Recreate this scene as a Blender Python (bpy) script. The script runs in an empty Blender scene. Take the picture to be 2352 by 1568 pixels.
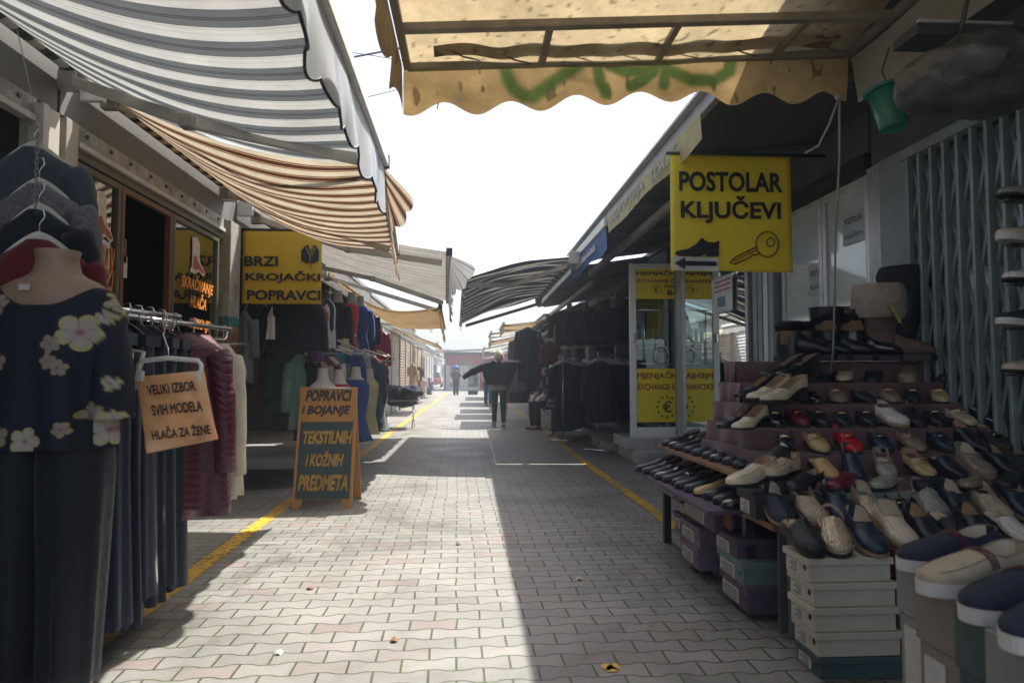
import bpy, bmesh, math, random
from mathutils import Vector, Matrix, Euler, noise
R = math.radians
rnd = random.Random(7)
S = bpy.context.scene
COL = S.collection

# ---------------------------------------------------------------- camera
CAM_H = 1.10
cam = bpy.data.cameras.new("camera")
cam.sensor_width = 36; cam.lens = 24.0; cam.clip_start = 0.05; cam.clip_end = 600
cam_o = bpy.data.objects.new("camera", cam); COL.objects.link(cam_o)
cam_o.location = (0, 0, CAM_H)
cam_o.rotation_euler = (R(90 + 2.85), 0, R(-3.47))
cam.dof.use_dof = True; cam.dof.focus_distance = 5.5; cam.dof.aperture_fstop = 3.5
S.camera = cam_o
CAM_M = Euler(cam_o.rotation_euler).to_matrix()

def at(px, py, x=None, y=None, z=None):
    """point of the lane seen at (px, py) of a 2352x1568 print, on the plane x=, y= or z="""
    d = CAM_M @ Vector(((px - 1176) / 1568.0, (784 - py) / 1568.0, -1.0))
    if y is not None: k = y / d.y
    elif x is not None: k = x / d.x
    else: k = (z - CAM_H) / d.z
    return Vector((d.x * k, d.y * k, CAM_H + d.z * k))

# ---------------------------------------------------------------- light
SUN = Vector((0.41, 0.50, 1.0)).normalized()
w = bpy.data.worlds.new("World"); S.world = w; w.use_nodes = True
nt = w.node_tree; nt.nodes.clear()
sky = nt.nodes.new("ShaderNodeTexSky"); sky.sky_type = 'NISHITA'; sky.sun_disc = False
sky.sun_elevation = math.asin(SUN.z); sky.sun_rotation = math.atan2(SUN.x, SUN.y)
sky.air_density = 1.0; sky.dust_density = 4.0; sky.ozone_density = 1.0
hsv = nt.nodes.new("ShaderNodeHueSaturation"); hsv.inputs['Saturation'].default_value = 0.75
bg = nt.nodes.new("ShaderNodeBackground"); bg.inputs['Strength'].default_value = 0.125
wo = nt.nodes.new("ShaderNodeOutputWorld")
nt.links.new(sky.outputs[0], hsv.inputs['Color']); nt.links.new(hsv.outputs[0], bg.inputs[0])
nt.links.new(bg.outputs[0], wo.inputs[0])
sl = bpy.data.lights.new("sun", 'SUN'); sl.energy = 5.0; sl.angle = R(0.55); sl.color = (1.0, 0.96, 0.90)
so = bpy.data.objects.new("sun", sl); COL.objects.link(so)
so.rotation_euler = SUN.to_track_quat('Z', 'Y').to_euler(); so.location = (6, 6, 12)
S.view_settings.view_transform = 'Standard'; S.view_settings.look = 'None'
S.view_settings.exposure = 1.10; S.view_settings.gamma = 1.0
S.cycles.max_bounces = 8; S.cycles.diffuse_bounces = 4; S.cycles.transparent_max_bounces = 12

# ---------------------------------------------------------------- materials
MATS = {}
def _nodes(name):
    m = bpy.data.materials.new(name); m.use_nodes = True
    t = m.node_tree; t.nodes.clear()
    out = t.nodes.new("ShaderNodeOutputMaterial")
    p = t.nodes.new("ShaderNodeBsdfPrincipled")
    t.links.new(p.outputs[0], out.inputs[0])
    return m, t, p, out
def N(t, typ, **kw):
    n = t.nodes.new(typ)
    for k, v in kw.items():
        if k.startswith('_'): setattr(n, k[1:], v)
        else: n.inputs[k.replace('__', ' ')].default_value = v
    return n
def math_n(t, op, a, b=None, c=None):
    n = t.nodes.new("ShaderNodeMath"); n.operation = op
    for i, v in enumerate((a, b, c)):
        if v is None: continue
        if isinstance(v, (int, float)): n.inputs[i].default_value = v
        else: t.links.new(v, n.inputs[i])
    return n.outputs[0]
def mixc(t, fac, a, b, mode='MIX'):
    n = t.nodes.new("ShaderNodeMix"); n.data_type = 'RGBA'; n.blend_type = mode
    for s, v in ((n.inputs[0], fac), (n.inputs[6], a), (n.inputs[7], b)):
        if isinstance(v, (int, float)): s.default_value = v
        elif isinstance(v, tuple): s.default_value = v if len(v) == 4 else (*v, 1)
        else: t.links.new(v, s)
    return n.outputs[2]
def ramp(t, fac, stops, interp='LINEAR'):
    n = t.nodes.new("ShaderNodeValToRGB"); n.color_ramp.interpolation = interp
    e = n.color_ramp.elements
    while len(e) < len(stops): e.new(0.5)
    for el, (p, c) in zip(e, stops): el.position = p; el.color = c if len(c) == 4 else (*c, 1)
    t.links.new(fac, n.inputs[0]); return n.outputs[0]
def mat(name, col, rough=0.6, metal=0.0, var=0.25, scale=6.0, bump=0.0, bscale=60.0, trans=0.0, spec=0.5, coat=0.0, dirt=0.0, weave=0.0, sheen=0.0):
    """plain material: base colour with grime variation, bump and optional translucency"""
    key = (name, col, rough, metal, var, scale, bump, trans)
    if key in MATS: return MATS[key]
    m, t, p, out = _nodes(name)
    tc = N(t, "ShaderNodeTexCoord")
    n1 = N(t, "ShaderNodeTexNoise", Scale=scale, Detail=5.0, Roughness=0.6)
    t.links.new(tc.outputs['Object'], n1.inputs['Vector'])
    dark = tuple(c * (1 - var) for c in col); lite = tuple(min(1, c * (1 + var)) for c in col)
    c = ramp(t, n1.outputs['Fac'], [(0.3, dark), (0.7, lite)])
    if dirt:
        n3 = N(t, "ShaderNodeTexNoise", Scale=scale * 2.3, Detail=8.0, Roughness=0.75)
        t.links.new(tc.outputs['Object'], n3.inputs['Vector'])
        f = ramp(t, n3.outputs['Fac'], [(0.55, (0, 0, 0)), (0.68, (1, 1, 1))])
        c = mixc(t, math_n(t, 'MULTIPLY', f, dirt), c, tuple(x * 0.35 for x in col))
    t.links.new(c, p.inputs['Base Color'])
    p.inputs['Roughness'].default_value = rough; p.inputs['Metallic'].default_value = metal
    p.inputs['Specular IOR Level'].default_value = spec
    if coat: p.inputs['Coat Weight'].default_value = coat; p.inputs['Coat Roughness'].default_value = 0.08
    if sheen: p.inputs['Sheen Weight'].default_value = sheen
    if bump or weave:
        if weave:
            v = N(t, "ShaderNodeTexVoronoi", Scale=weave); t.links.new(tc.outputs['Object'], v.inputs['Vector']); h = v.outputs['Distance']; st = 0.6; ds = 0.006
        else:
            n2 = N(t, "ShaderNodeTexNoise", Scale=bscale, Detail=4.0); t.links.new(tc.outputs['Object'], n2.inputs['Vector']); h = n2.outputs['Fac']; st = bump; ds = 0.01
        b = N(t, "ShaderNodeBump", Strength=st, Distance=ds); t.links.new(h, b.inputs['Height'])
        t.links.new(b.outputs[0], p.inputs['Normal'])
    if trans:
        tr = N(t, "ShaderNodeBsdfTranslucent"); t.links.new(c, tr.inputs['Color'])
        mx = N(t, "ShaderNodeMixShader", Fac=trans)
        t.links.new(p.outputs[0], mx.inputs[1]); t.links.new(tr.outputs[0], mx.inputs[2]); t.links.new(mx.outputs[0], out.inputs[0])
    MATS[key] = m; return m
def stripes(name, period, stops, trans=0.35, axis=0, rough=0.7, dirt=0.25):
    """striped canvas: stops = [(pos 0..1, colour)] across one period (metres) of the UV"""
    m, t, p, out = _nodes(name)
    uv = N(t, "ShaderNodeUVMap"); sx = N(t, "ShaderNodeSeparateXYZ"); t.links.new(uv.outputs[0], sx.inputs[0])
    f = math_n(t, 'FRACT', math_n(t, 'MULTIPLY', sx.outputs[axis], 1.0 / period))
    c = ramp(t, f, stops, 'CONSTANT')
    tc = N(t, "ShaderNodeTexCoord"); n = N(t, "ShaderNodeTexNoise", Scale=3.0, Detail=8.0, Roughness=0.7); t.links.new(tc.outputs['Object'], n.inputs['Vector'])
    g = ramp(t, n.outputs['Fac'], [(0.35, (1 - dirt,) * 3), (0.7, (1, 1, 1))])
    c = mixc(t, 1.0, c, g, 'MULTIPLY')
    n2 = N(t, "ShaderNodeTexNoise", Scale=350.0, Detail=2.0); t.links.new(tc.outputs['Object'], n2.inputs['Vector'])
    b = N(t, "ShaderNodeBump", Strength=0.25, Distance=0.004); t.links.new(n2.outputs['Fac'], b.inputs['Height']); t.links.new(b.outputs[0], p.inputs['Normal'])
    t.links.new(c, p.inputs['Base Color']); p.inputs['Roughness'].default_value = rough
    p.inputs['Specular IOR Level'].default_value = 0.2
    if trans:
        tr = N(t, "ShaderNodeBsdfTranslucent"); t.links.new(c, tr.inputs['Color'])
        mx = N(t, "ShaderNodeMixShader", Fac=trans)
        t.links.new(p.outputs[0], mx.inputs[1]); t.links.new(tr.outputs[0], mx.inputs[2]); t.links.new(mx.outputs[0], out.inputs[0])
    return m
def attr_mat(name, rough=0.7, trans=0.0, wear=0.3, sc=9.0, bump=0.2):
    """colour read from the mesh's own pattern attribute (prints, graffiti), with wear"""
    m, t, p, out = _nodes(name)
    a = N(t, "ShaderNodeAttribute", _attribute_name="pattern")
    tc = N(t, "ShaderNodeTexCoord"); n = N(t, "ShaderNodeTexNoise", Scale=sc, Detail=9.0, Roughness=0.75); t.links.new(tc.outputs['Object'], n.inputs['Vector'])
    g = ramp(t, n.outputs['Fac'], [(0.32, (1 - wear,) * 3), (0.62, (1, 1, 1))])
    c = mixc(t, 1.0, a.outputs['Color'], g, 'MULTIPLY')
    t.links.new(c, p.inputs['Base Color']); p.inputs['Roughness'].default_value = rough; p.inputs['Specular IOR Level'].default_value = 0.25
    n2 = N(t, "ShaderNodeTexNoise", Scale=160.0, Detail=3.0); t.links.new(tc.outputs['Object'], n2.inputs['Vector'])
    b = N(t, "ShaderNodeBump", Strength=bump, Distance=0.006); t.links.new(n2.outputs['Fac'], b.inputs['Height']); t.links.new(b.outputs[0], p.inputs['Normal'])
    if trans:
        tr = N(t, "ShaderNodeBsdfTranslucent"); t.links.new(c, tr.inputs['Color'])
        mx = N(t, "ShaderNodeMixShader", Fac=trans)
        t.links.new(p.outputs[0], mx.inputs[1]); t.links.new(tr.outputs[0], mx.inputs[2]); t.links.new(mx.outputs[0], out.inputs[0])
    return m
def glass(name, refl=0.22, tint=(0.75, 0.85, 0.85), rough=0.015):
    m, t, p, out = _nodes(name)
    t.nodes.remove(p)
    tr = N(t, "ShaderNodeBsdfTransparent"); tr.inputs[0].default_value = (*tint, 1)
    gl = N(t, "ShaderNodeBsdfGlossy", Roughness=rough); gl.inputs[0].default_value = (0.9, 0.95, 0.95, 1)
    fr = N(t, "ShaderNodeFresnel", IOR=1.5)
    f = math_n(t, 'MINIMUM', math_n(t, 'ADD', math_n(t, 'MULTIPLY', fr.outputs[0], 1.4), refl), 0.9)
    mx = N(t, "ShaderNodeMixShader"); t.links.new(f, mx.inputs[0]); t.links.new(tr.outputs[0], mx.inputs[1]); t.links.new(gl.outputs[0], mx.inputs[2])
    t.links.new(mx.outputs[0], out.inputs[0]); return m

# ---------------------------------------------------------------- mesh helpers
class MB:
    def __init__(s): s.v = []; s.f = []; s.uv = []; s.sm = []; s.col = None
    def add(s, vs, fs, smooth=False, uvs=None):
        o = len(s.v); s.v += [Vector(p) for p in vs]
        s.uv += list(uvs) if uvs else [(p[0], p[1]) for p in vs]
        for f in fs: s.f.append([i + o for i in f]); s.sm.append(smooth)
        return s
    def box(s, a, b):
        x0, y0, z0 = (min(a[i], b[i]) for i in range(3)); x1, y1, z1 = (max(a[i], b[i]) for i in range(3))
        return s.add([(x0,y0,z0),(x1,y0,z0),(x1,y1,z0),(x0,y1,z0),(x0,y0,z1),(x1,y0,z1),(x1,y1,z1),(x0,y1,z1)],
              [(0,3,2,1),(4,5,6,7),(0,1,5,4),(1,2,6,5),(2,3,7,6),(3,0,4,7)])
    def bar(s, p0, p1, w, h, up=(0,0,1)):
        p0 = Vector(p0); p1 = Vector(p1); d = (p1 - p0).normalized(); up = Vector(up)
        if abs(d.dot(up)) > 0.98: up = Vector((1, 0, 0))
        r = d.cross(up).normalized(); u = r.cross(d)
        vs = [p + r * (a * w / 2) + u * (b * h / 2) for p in (p0, p1) for a, b in ((-1,-1),(1,-1),(1,1),(-1,1))]
        return s.add(vs, [(3,2,1,0),(4,5,6,7),(0,1,5,4),(1,2,6,5),(2,3,7,6),(3,0,4,7)])
    def tube(s, pts, r, n=8, cap=True, smooth=True):
        pts = [Vector(p) for p in pts]; rs = r if isinstance(r, (list, tuple)) else [r] * len(pts); rings = []
        u = None
        for i, p in enumerate(pts):
            d = (pts[min(i+1, len(pts)-1)] - pts[max(i-1, 0)]).normalized()
            if u is None:
                a = Vector((0,0,1)) if abs(d.z) < 0.9 else Vector((1,0,0)); u = d.cross(a).normalized()
            else:
                u = u - d * u.dot(d); u.normalize()
            v = d.cross(u)
            rings.append([p + (u * math.cos(2*math.pi*k/n) + v * math.sin(2*math.pi*k/n)) * rs[i] for k in range(n)])
        return s.loft(rings, cap=cap, smooth=smooth)
    def loft(s, rings, cap=True, smooth=True, closed=True):
        n = len(rings[0]); vs = [p for r in rings for p in r]; fs = []
        for i in range(len(rings) - 1):
            for k in range(n if closed else n - 1):
                a = i*n + k; b = i*n + (k+1) % n; fs.append((a, b, b + n, a + n))
        s.add(vs, fs, smooth)
        if cap and closed:
            o = len(s.v) - len(vs)
            s.f.append([o + k for k in range(n)][::-1]); s.sm.append(False)
            s.f.append([o + (len(rings)-1)*n + k for k in range(n)]); s.sm.append(False)
        return s
    def grid(s, fn, nu, nv, uvfn=None, smooth=True):
        vs = []; uvs = []
        for j in range(nv + 1):
            for i in range(nu + 1):
                u, v = i / nu, j / nv; vs.append(fn(u, v)); uvs.append(uvfn(u, v) if uvfn else (u, v))
        fs = [(j*(nu+1)+i, j*(nu+1)+i+1, (j+1)*(nu+1)+i+1, (j+1)*(nu+1)+i) for j in range(nv) for i in range(nu)]
        return s.add(vs, fs, smooth, uvs)
    def prism(s, outline, M, th):
        """2-D outline (x, y) extruded by th along z of the matrix M"""
        n = len(outline)
        vs = [M @ Vector((x, y, 0)) for x, y in outline] + [M @ Vector((x, y, th)) for x, y in outline]
        return s.add(vs, [list(range(n))[::-1], [n + i for i in range(n)]] + [(i, (i+1) % n, n + (i+1) % n, n + i) for i in range(n)])
    def ball(s, c, r, n=10, m=7):
        r = (r, r, r) if isinstance(r, (int, float)) else r; c = Vector(c)
        return s.loft([[c + Vector((r[0]*math.sin(math.pi*max(j,.04)/m if j<m else math.pi*.994)*math.cos(2*math.pi*k/n), r[1]*math.sin(math.pi*max(j,.04)/m if j<m else math.pi*.994)*math.sin(2*math.pi*k/n), r[2]*math.cos(math.pi*j/m))) for k in range(n)] for j in range(m+1)])
    def build(s, name, m, parent=None, bevel=0.0, thick=0.0, sub=0):
        o0 = root_loc(parent)
        me = bpy.data.meshes.new(name)
        me.from_pydata([tuple(p - o0) for p in s.v], [], s.f)
        me.polygons.foreach_set('use_smooth', s.sm)
        ul = me.uv_layers.new(name="UVMap")
        for li, l in enumerate(me.loops): ul.data[li].uv = s.uv[l.vertex_index]
        if s.col:
            ca = me.color_attributes.new("pattern", 'FLOAT_COLOR', 'POINT')
            for i, c in enumerate(s.col): ca.data[i].color = (*c, 1)
        me.update()
        me.materials.append(m)
        o = bpy.data.objects.new(name, me); COL.objects.link(o)
        if parent: o.parent = parent
        if thick:
            md = o.modifiers.new("thickness", 'SOLIDIFY'); md.thickness = thick; md.offset = 0
        if sub:
            md = o.modifiers.new("smooth", 'SUBSURF'); md.levels = sub; md.render_levels = sub
        if bevel:
            md = o.modifiers.new("bevel", 'BEVEL'); md.width = bevel; md.segments = 2; md.limit_method = 'ANGLE'
        return o
def root_loc(o):
    if o is None: return Vector((0, 0, 0))
    while o.parent: o = o.parent
    return o.location.copy()
def tag(o, label=None, cat=None, group=None, kind=None):
    if label: o['label'] = label
    if cat: o['category'] = cat
    if group: o['group'] = group
    if kind: o['kind'] = kind
    return o
def thing(name, label, cat, loc=(0,0,0), group=None):
    o = bpy.data.objects.new(name, None); o.empty_display_size = 0.1; COL.objects.link(o)
    o.location = loc; return tag(o, label, cat, group)
def dup(o, loc, rot, label, group=None):
    kids = {}
    for c in bpy.data.objects:
        if c.parent: kids.setdefault(c.parent.name, []).append(c)
    def cp(x, par):
        c = x.copy(); COL.objects.link(c)
        if par: c.parent = par
        for k in kids.get(x.name, []): cp(k, c)
        return c
    c = cp(o, None); c.location = loc; c.rotation_euler = rot; c['label'] = label
    if group: c['group'] = group
    return c
def frame_M(o, xd, ud):
    """matrix with local x along xd, y along ud"""
    xd = Vector(xd).normalized(); ud = Vector(ud).normalized(); zd = xd.cross(ud).normalized()
    M = Matrix((xd, ud, zd)).transposed().to_4x4(); M.translation = Vector(o); return M
def text(s, M, width=None, height=0.1, bold=0.0, shear=0.0, m=None, parent=None, name="lettering", align='CENTER', th=0.0015, jag=0.0, spacing=1.0):
    """lettering: real extruded glyphs laid in the x/y plane of M, fitted to width x height"""
    cu = bpy.data.curves.new("t", 'FONT'); cu.body = s; cu.size = 1.0; dupb = bold if "M" in s else 0.0; cu.offset = 0.0 if dupb else bold; cu.shear = shear; cu.space_character = spacing
    cu.resolution_u = 3
    o = bpy.data.objects.new("t", cu); COL.objects.link(o)
    dg = bpy.context.evaluated_depsgraph_get(); dg.update()
    me = bpy.data.meshes.new_from_object(o.evaluated_get(dg)); bpy.data.objects.remove(o)
    vs = [v.co.copy() for v in me.vertices]; fs = [list(p.vertices) for p in me.polygons]; bpy.data.meshes.remove(me)
    if not vs: return None
    x0 = min(v.x for v in vs); x1 = max(v.x for v in vs); y0 = min(v.y for v in vs); y1 = max(v.y for v in vs)
    sy = height / (y1 - y0); sx = (width / (x1 - x0)) if width else sy
    ox = {'CENTER': (x0 + x1) / 2, 'LEFT': x0, 'RIGHT': x1}[align]
    mb = MB()
    for k in range(9 if dupb else 1):   # strokes thickened by overlaid passes, each a hair in front of the last
        dx, dy = (0, 0) if k == 8 or not dupb else (dupb * math.cos(k * .785), dupb * math.sin(k * .785))
        mb.add([M @ Vector(((v.x - ox + dx) * sx, (v.y - (y0 + y1) / 2 + dy) * sy, th + k * .00012)) for v in vs], fs)
    return mb.build(name, m, parent)
def skin(J, E, root=0, sub=1):
    """one continuous surface grown round joints J = [(x,y,z,r)] joined by edges E"""
    me = bpy.data.meshes.new("s"); me.from_pydata([j[:3] for j in J], E, [])
    o = bpy.data.objects.new("s", me); COL.objects.link(o)
    md = o.modifiers.new("skin", 'SKIN'); md.use_smooth_shade = True
    for i, j in enumerate(J):
        rr = j[3] if isinstance(j[3], tuple) else (j[3], j[3])
        me.skin_vertices[0].data[i].radius = rr; me.skin_vertices[0].data[i].use_root = (i == root)
    md2 = o.modifiers.new("sub", 'SUBSURF'); md2.levels = sub; md2.render_levels = sub
    dg = bpy.context.evaluated_depsgraph_get(); dg.update()
    m2 = bpy.data.meshes.new_from_object(o.evaluated_get(dg)); bpy.data.objects.remove(o)
    mb = MB(); mb.add([v.co.copy() for v in m2.vertices], [list(p.vertices) for p in m2.polygons], True); bpy.data.meshes.remove(m2)
    return mb
def lerp(a, b, t): return a + (b - a) * t
def interp(x, xs, ys):
    if x <= xs[0]: return ys[0]
    for i in range(len(xs) - 1):
        if x <= xs[i+1]: return lerp(ys[i], ys[i+1], (x - xs[i]) / (xs[i+1] - xs[i]))
    return ys[-1]
def sm(x, a, b):
    t = max(0, min(1, (x - a) / (b - a))); return t * t * (3 - 2 * t)

# palette
M_STEEL = mat("painted_steel", (0.42, 0.40, 0.36), 0.45, 0.0, 0.15, dirt=0.4)
M_CHROME = mat("chrome", (0.75, 0.76, 0.78), 0.18, 1.0, 0.1)
M_ALU = mat("aluminium_frame", (0.50, 0.51, 0.52), 0.38, 0.5, 0.12, dirt=0.2)
M_WHITE = mat("white_paint", (0.62, 0.60, 0.55), 0.5, 0, 0.1, dirt=0.25)
M_BLACKP = mat("black_plastic", (0.018, 0.020, 0.024), 0.4)
M_CREAM = mat("cream_panel", (0.44, 0.41, 0.35), 0.6, 0, 0.14, 2.0, dirt=0.3, bump=0.1)
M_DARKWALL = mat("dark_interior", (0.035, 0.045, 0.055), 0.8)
M_YELLOW = mat("yellow_vinyl", (0.92, 0.72, 0.03), 0.5, 0, 0.06, 3.0, trans=0.1)
M_INK = mat("black_lettering", (0.010, 0.012, 0.016), 0.6)
M_ORANGE = mat("orange_lettering", (0.65, 0.22, 0.03), 0.6)
M_REDINK = mat("red_lettering", (0.36, 0.03, 0.02), 0.6)
M_SKIN = mat("skin", (0.50, 0.29, 0.20), 0.55, 0, 0.08)
M_WOOD = mat("brown_board", (0.20, 0.10, 0.045), 0.6, 0, 0.3, 12.0, bump=0.2)
GLASS = glass("shop_glass")
# ================================================================ ground
def paver_mat():
    m, t, p, out = _nodes("interlocking_pavers")
    tc = N(t, "ShaderNodeTexCoord"); mp = N(t, "ShaderNodeMapping"); mp.inputs['Rotation'].default_value = (0, 0, R(-1.1))
    t.links.new(tc.outputs['Object'], mp.inputs['Vector'])
    nd = N(t, "ShaderNodeTexNoise", Scale=1.3, Detail=2.0); t.links.new(mp.outputs[0], nd.inputs['Vector'])
    nd2 = N(t, "ShaderNodeTexNoise", Scale=14.0, Detail=2.0); t.links.new(mp.outputs[0], nd2.inputs['Vector'])
    sx = N(t, "ShaderNodeSeparateXYZ"); t.links.new(mp.outputs[0], sx.inputs[0])
    x = math_n(t, 'ADD', sx.outputs[0], math_n(t, 'MULTIPLY', math_n(t, 'SUBTRACT', nd.outputs['Fac'], 0.5), 0.05))
    y = math_n(t, 'ADD', sx.outputs[1], math_n(t, 'MULTIPLY', math_n(t, 'SUBTRACT', nd.outputs['Fac'], 0.5), 0.07))
    y = math_n(t, 'ADD', y, math_n(t, 'MULTIPLY', math_n(t, 'SUBTRACT', nd2.outputs['Fac'], 0.5), 0.008))
    wv = math_n(t, 'COSINE', math_n(t, 'MULTIPLY', x, 2 * math.pi / 0.205))
    wv = math_n(t, 'MAXIMUM', math_n(t, 'MINIMUM', math_n(t, 'MULTIPLY', wv, 1.8), 1.0), -1.0)
    al = math_n(t, 'COSINE', math_n(t, 'MULTIPLY', y, math.pi / 0.105))
    y2 = math_n(t, 'SUBTRACT', y, math_n(t, 'MULTIPLY', math_n(t, 'MULTIPLY', wv, al), 0.0085))
    cb = N(t, "ShaderNodeCombineXYZ"); t.links.new(x, cb.inputs[0]); t.links.new(y2, cb.inputs[1])
    bk = N(t, "ShaderNodeTexBrick"); bk.offset = 0.5; bk.squash = 1.0
    bk.inputs['Color1'].default_value = (0, 0, 0, 1); bk.inputs['Color2'].default_value = (1, 1, 1, 1); bk.inputs['Mortar'].default_value = (0.5, 0.5, 0.5, 1)
    bk.inputs['Scale'].default_value = 1.0; bk.inputs['Brick Width'].default_value = 0.205; bk.inputs['Row Height'].default_value = 0.105
    bk.inputs['Mortar Size'].default_value = 0.0046; bk.inputs['Mortar Smooth'].default_value = 0.25; bk.inputs['Bias'].default_value = 0.0
    t.links.new(cb.outputs[0], bk.inputs['Vector'])
    col = ramp(t, bk.outputs['Color'], [(0.0, (0.20, 0.195, 0.18)), (0.3, (0.27, 0.26, 0.24)), (0.6, (0.235, 0.225, 0.21)), (0.80, (0.25, 0.24, 0.22)), (0.9, (0.255, 0.215, 0.195)), (0.95, (0.225, 0.18, 0.165)), (1.0, (0.28, 0.27, 0.25))])
    gr = N(t, "ShaderNodeTexNoise", Scale=160.0, Detail=4.0, Roughness=0.7); t.links.new(tc.outputs['Object'], gr.inputs['Vector'])
    col = mixc(t, 1.0, col, ramp(t, gr.outputs['Fac'], [(0.3, (0.72,) * 3), (0.7, (1.12, 1.12, 1.1))]), 'MULTIPLY')
    st = N(t, "ShaderNodeTexNoise", Scale=1.7, Detail=7.0, Roughness=0.65); t.links.new(tc.outputs['Object'], st.inputs['Vector'])
    col = mixc(t, 1.0, col, ramp(t, st.outputs['Fac'], [(0.3, (0.78, 0.77, 0.76)), (0.65, (1.05,) * 3)]), 'MULTIPLY')
    # old gum spots and oil stains
    vo = N(t, "ShaderNodeTexVoronoi", Scale=2.6); vo.inputs['Randomness'].default_value = 1.0; t.links.new(tc.outputs['Object'], vo.inputs['Vector'])
    spot = ramp(t, vo.outputs['Distance'], [(0.035, (1, 1, 1)), (0.05, (0, 0, 0))]); col = mixc(t, math_n(t, 'MULTIPLY', spot, 0.55), col, (0.07, 0.068, 0.065))
    oi = N(t, "ShaderNodeTexNoise", Scale=0.55, Detail=9.0, Roughness=0.72); oi.inputs['Distortion'].default_value = 1.2; t.links.new(tc.outputs['Object'], oi.inputs['Vector'])
    col = mixc(t, 1.0, col, ramp(t, oi.outputs['Fac'], [(0.36, (0.60, 0.59, 0.58)), (0.50, (1, 1, 1)), (0.70, (1.06, 1.06, 1.04))]), 'MULTIPLY')
    # mossy joints
    ms = N(t, "ShaderNodeTexNoise", Scale=5.0, Detail=6.0, Roughness=0.7); t.links.new(tc.outputs['Object'], ms.inputs['Vector'])
    joint = ramp(t, ms.outputs['Fac'], [(0.40, (0.03, 0.027, 0.022)), (0.53, (0.04, 0.065, 0.012)), (0.75, (0.065, 0.12, 0.015))])
    col = mixc(t, bk.outputs['Fac'], col, joint)
    t.links.new(col, p.inputs['Base Color'])
    rg = ramp(t, st.outputs['Fac'], [(0.3, (0.42,) * 3), (0.7, (0.62,) * 3)]); t.links.new(rg, p.inputs['Roughness'])
    h = math_n(t, 'ADD', math_n(t, 'MULTIPLY', math_n(t, 'SUBTRACT', 1.0, bk.outputs['Fac']), 1.0), math_n(t, 'MULTIPLY', gr.outputs['Fac'], 0.22))
    h = math_n(t, 'ADD', h, math_n(t, 'MULTIPLY', bk.outputs['Color'], 0.25))
    b = N(t, "ShaderNodeBump", Strength=0.75, Distance=0.006); t.links.new(h, b.inputs['Height']); t.links.new(b.outputs[0], p.inputs['Normal'])
    return m
mb = MB(); mb.add([(-150, -30, 0), (150, -30, 0), (150, 320, 0), (-150, 320, 0)], [(0, 1, 2, 3)])
tag(mb.build("pavement", paver_mat()), kind='structure')

def paint_mat():
    m, t, p, out = _nodes("worn_yellow_paint")
    tc = N(t, "ShaderNodeTexCoord"); n = N(t, "ShaderNodeTexNoise", Scale=22.0, Detail=9.0, Roughness=0.75); t.links.new(tc.outputs['Object'], n.inputs['Vector'])
    n0 = N(t, "ShaderNodeTexNoise", Scale=1.1, Detail=2.0); t.links.new(tc.outputs['Object'], n0.inputs['Vector'])
    c = ramp(t, n.outputs['Fac'], [(0.3, (0.42, 0.24, 0.02)), (0.7, (0.62, 0.38, 0.03))]); t.links.new(c, p.inputs['Base Color']); p.inputs['Roughness'].default_value = 0.55
    a = math_n(t, 'ADD', n.outputs['Fac'], math_n(t, 'MULTIPLY', math_n(t, 'SUBTRACT', n0.outputs['Fac'], 0.5), 0.35))
    uv = N(t, "ShaderNodeUVMap"); sx = N(t, "ShaderNodeSeparateXYZ"); t.links.new(uv.outputs[0], sx.inputs[0])
    edge = math_n(t, 'MULTIPLY', math_n(t, 'ABSOLUTE', math_n(t, 'SUBTRACT', sx.outputs[0], 0.5)), 2.0)
    a = math_n(t, 'SUBTRACT', a, math_n(t, 'MULTIPLY', math_n(t, 'POWER', edge, 6.0), 0.22))
    f = ramp(t, a, [(0.385, (0, 0, 0)), (0.43, (1, 1, 1))])
    tr = N(t, "ShaderNodeBsdfTransparent"); mx = N(t, "ShaderNodeMixShader"); t.links.new(f, mx.inputs[0]); t.links.new(tr.outputs[0], mx.inputs[1]); t.links.new(p.outputs[0], mx.inputs[2]); t.links.new(mx.outputs[0], out.inputs[0])
    b = N(t, "ShaderNodeBump", Strength=0.4, Distance=0.003); t.links.new(n.outputs['Fac'], b.inputs['Height']); t.links.new(b.outputs[0], p.inputs['Normal'])
    return m
PAINT = paint_mat()
for nm, x0, x1, wd, ys_ in (("painted_line_left", -1.56, -1.42, 0.13, .4), ("painted_line_right", 1.47, 1.46, 0.12, 3.1)):
    mb = MB(); mb.grid(lambda u, v: Vector((lerp(x0, x1, v) + (u - .5) * wd + 0.02 * math.sin(v * 40), ys_ + 52 * v, 0.004)), 1, 60, lambda u, v: (u, v * 30))
    tag(mb.build(nm, PAINT), kind='structure')
mb = MB()
for px, py in ((1395, 1532), (1404, 1536), (1412, 1531)):
    c = at(px, py, z=0); mb.add([c + Vector((.022 * math.cos(a) * (1 + .4 * math.sin(3*a + px)), .03 * math.sin(a), 0.003)) for a in [k * .7854 for k in range(8)]], [list(range(8))])
tag(mb.build("paint_spot", mat("yellow_spill", (0.62, 0.36, 0.03), 0.6)), "small splashes of yellow paint on the pavers near the shoe stall", "paint mark")

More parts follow.
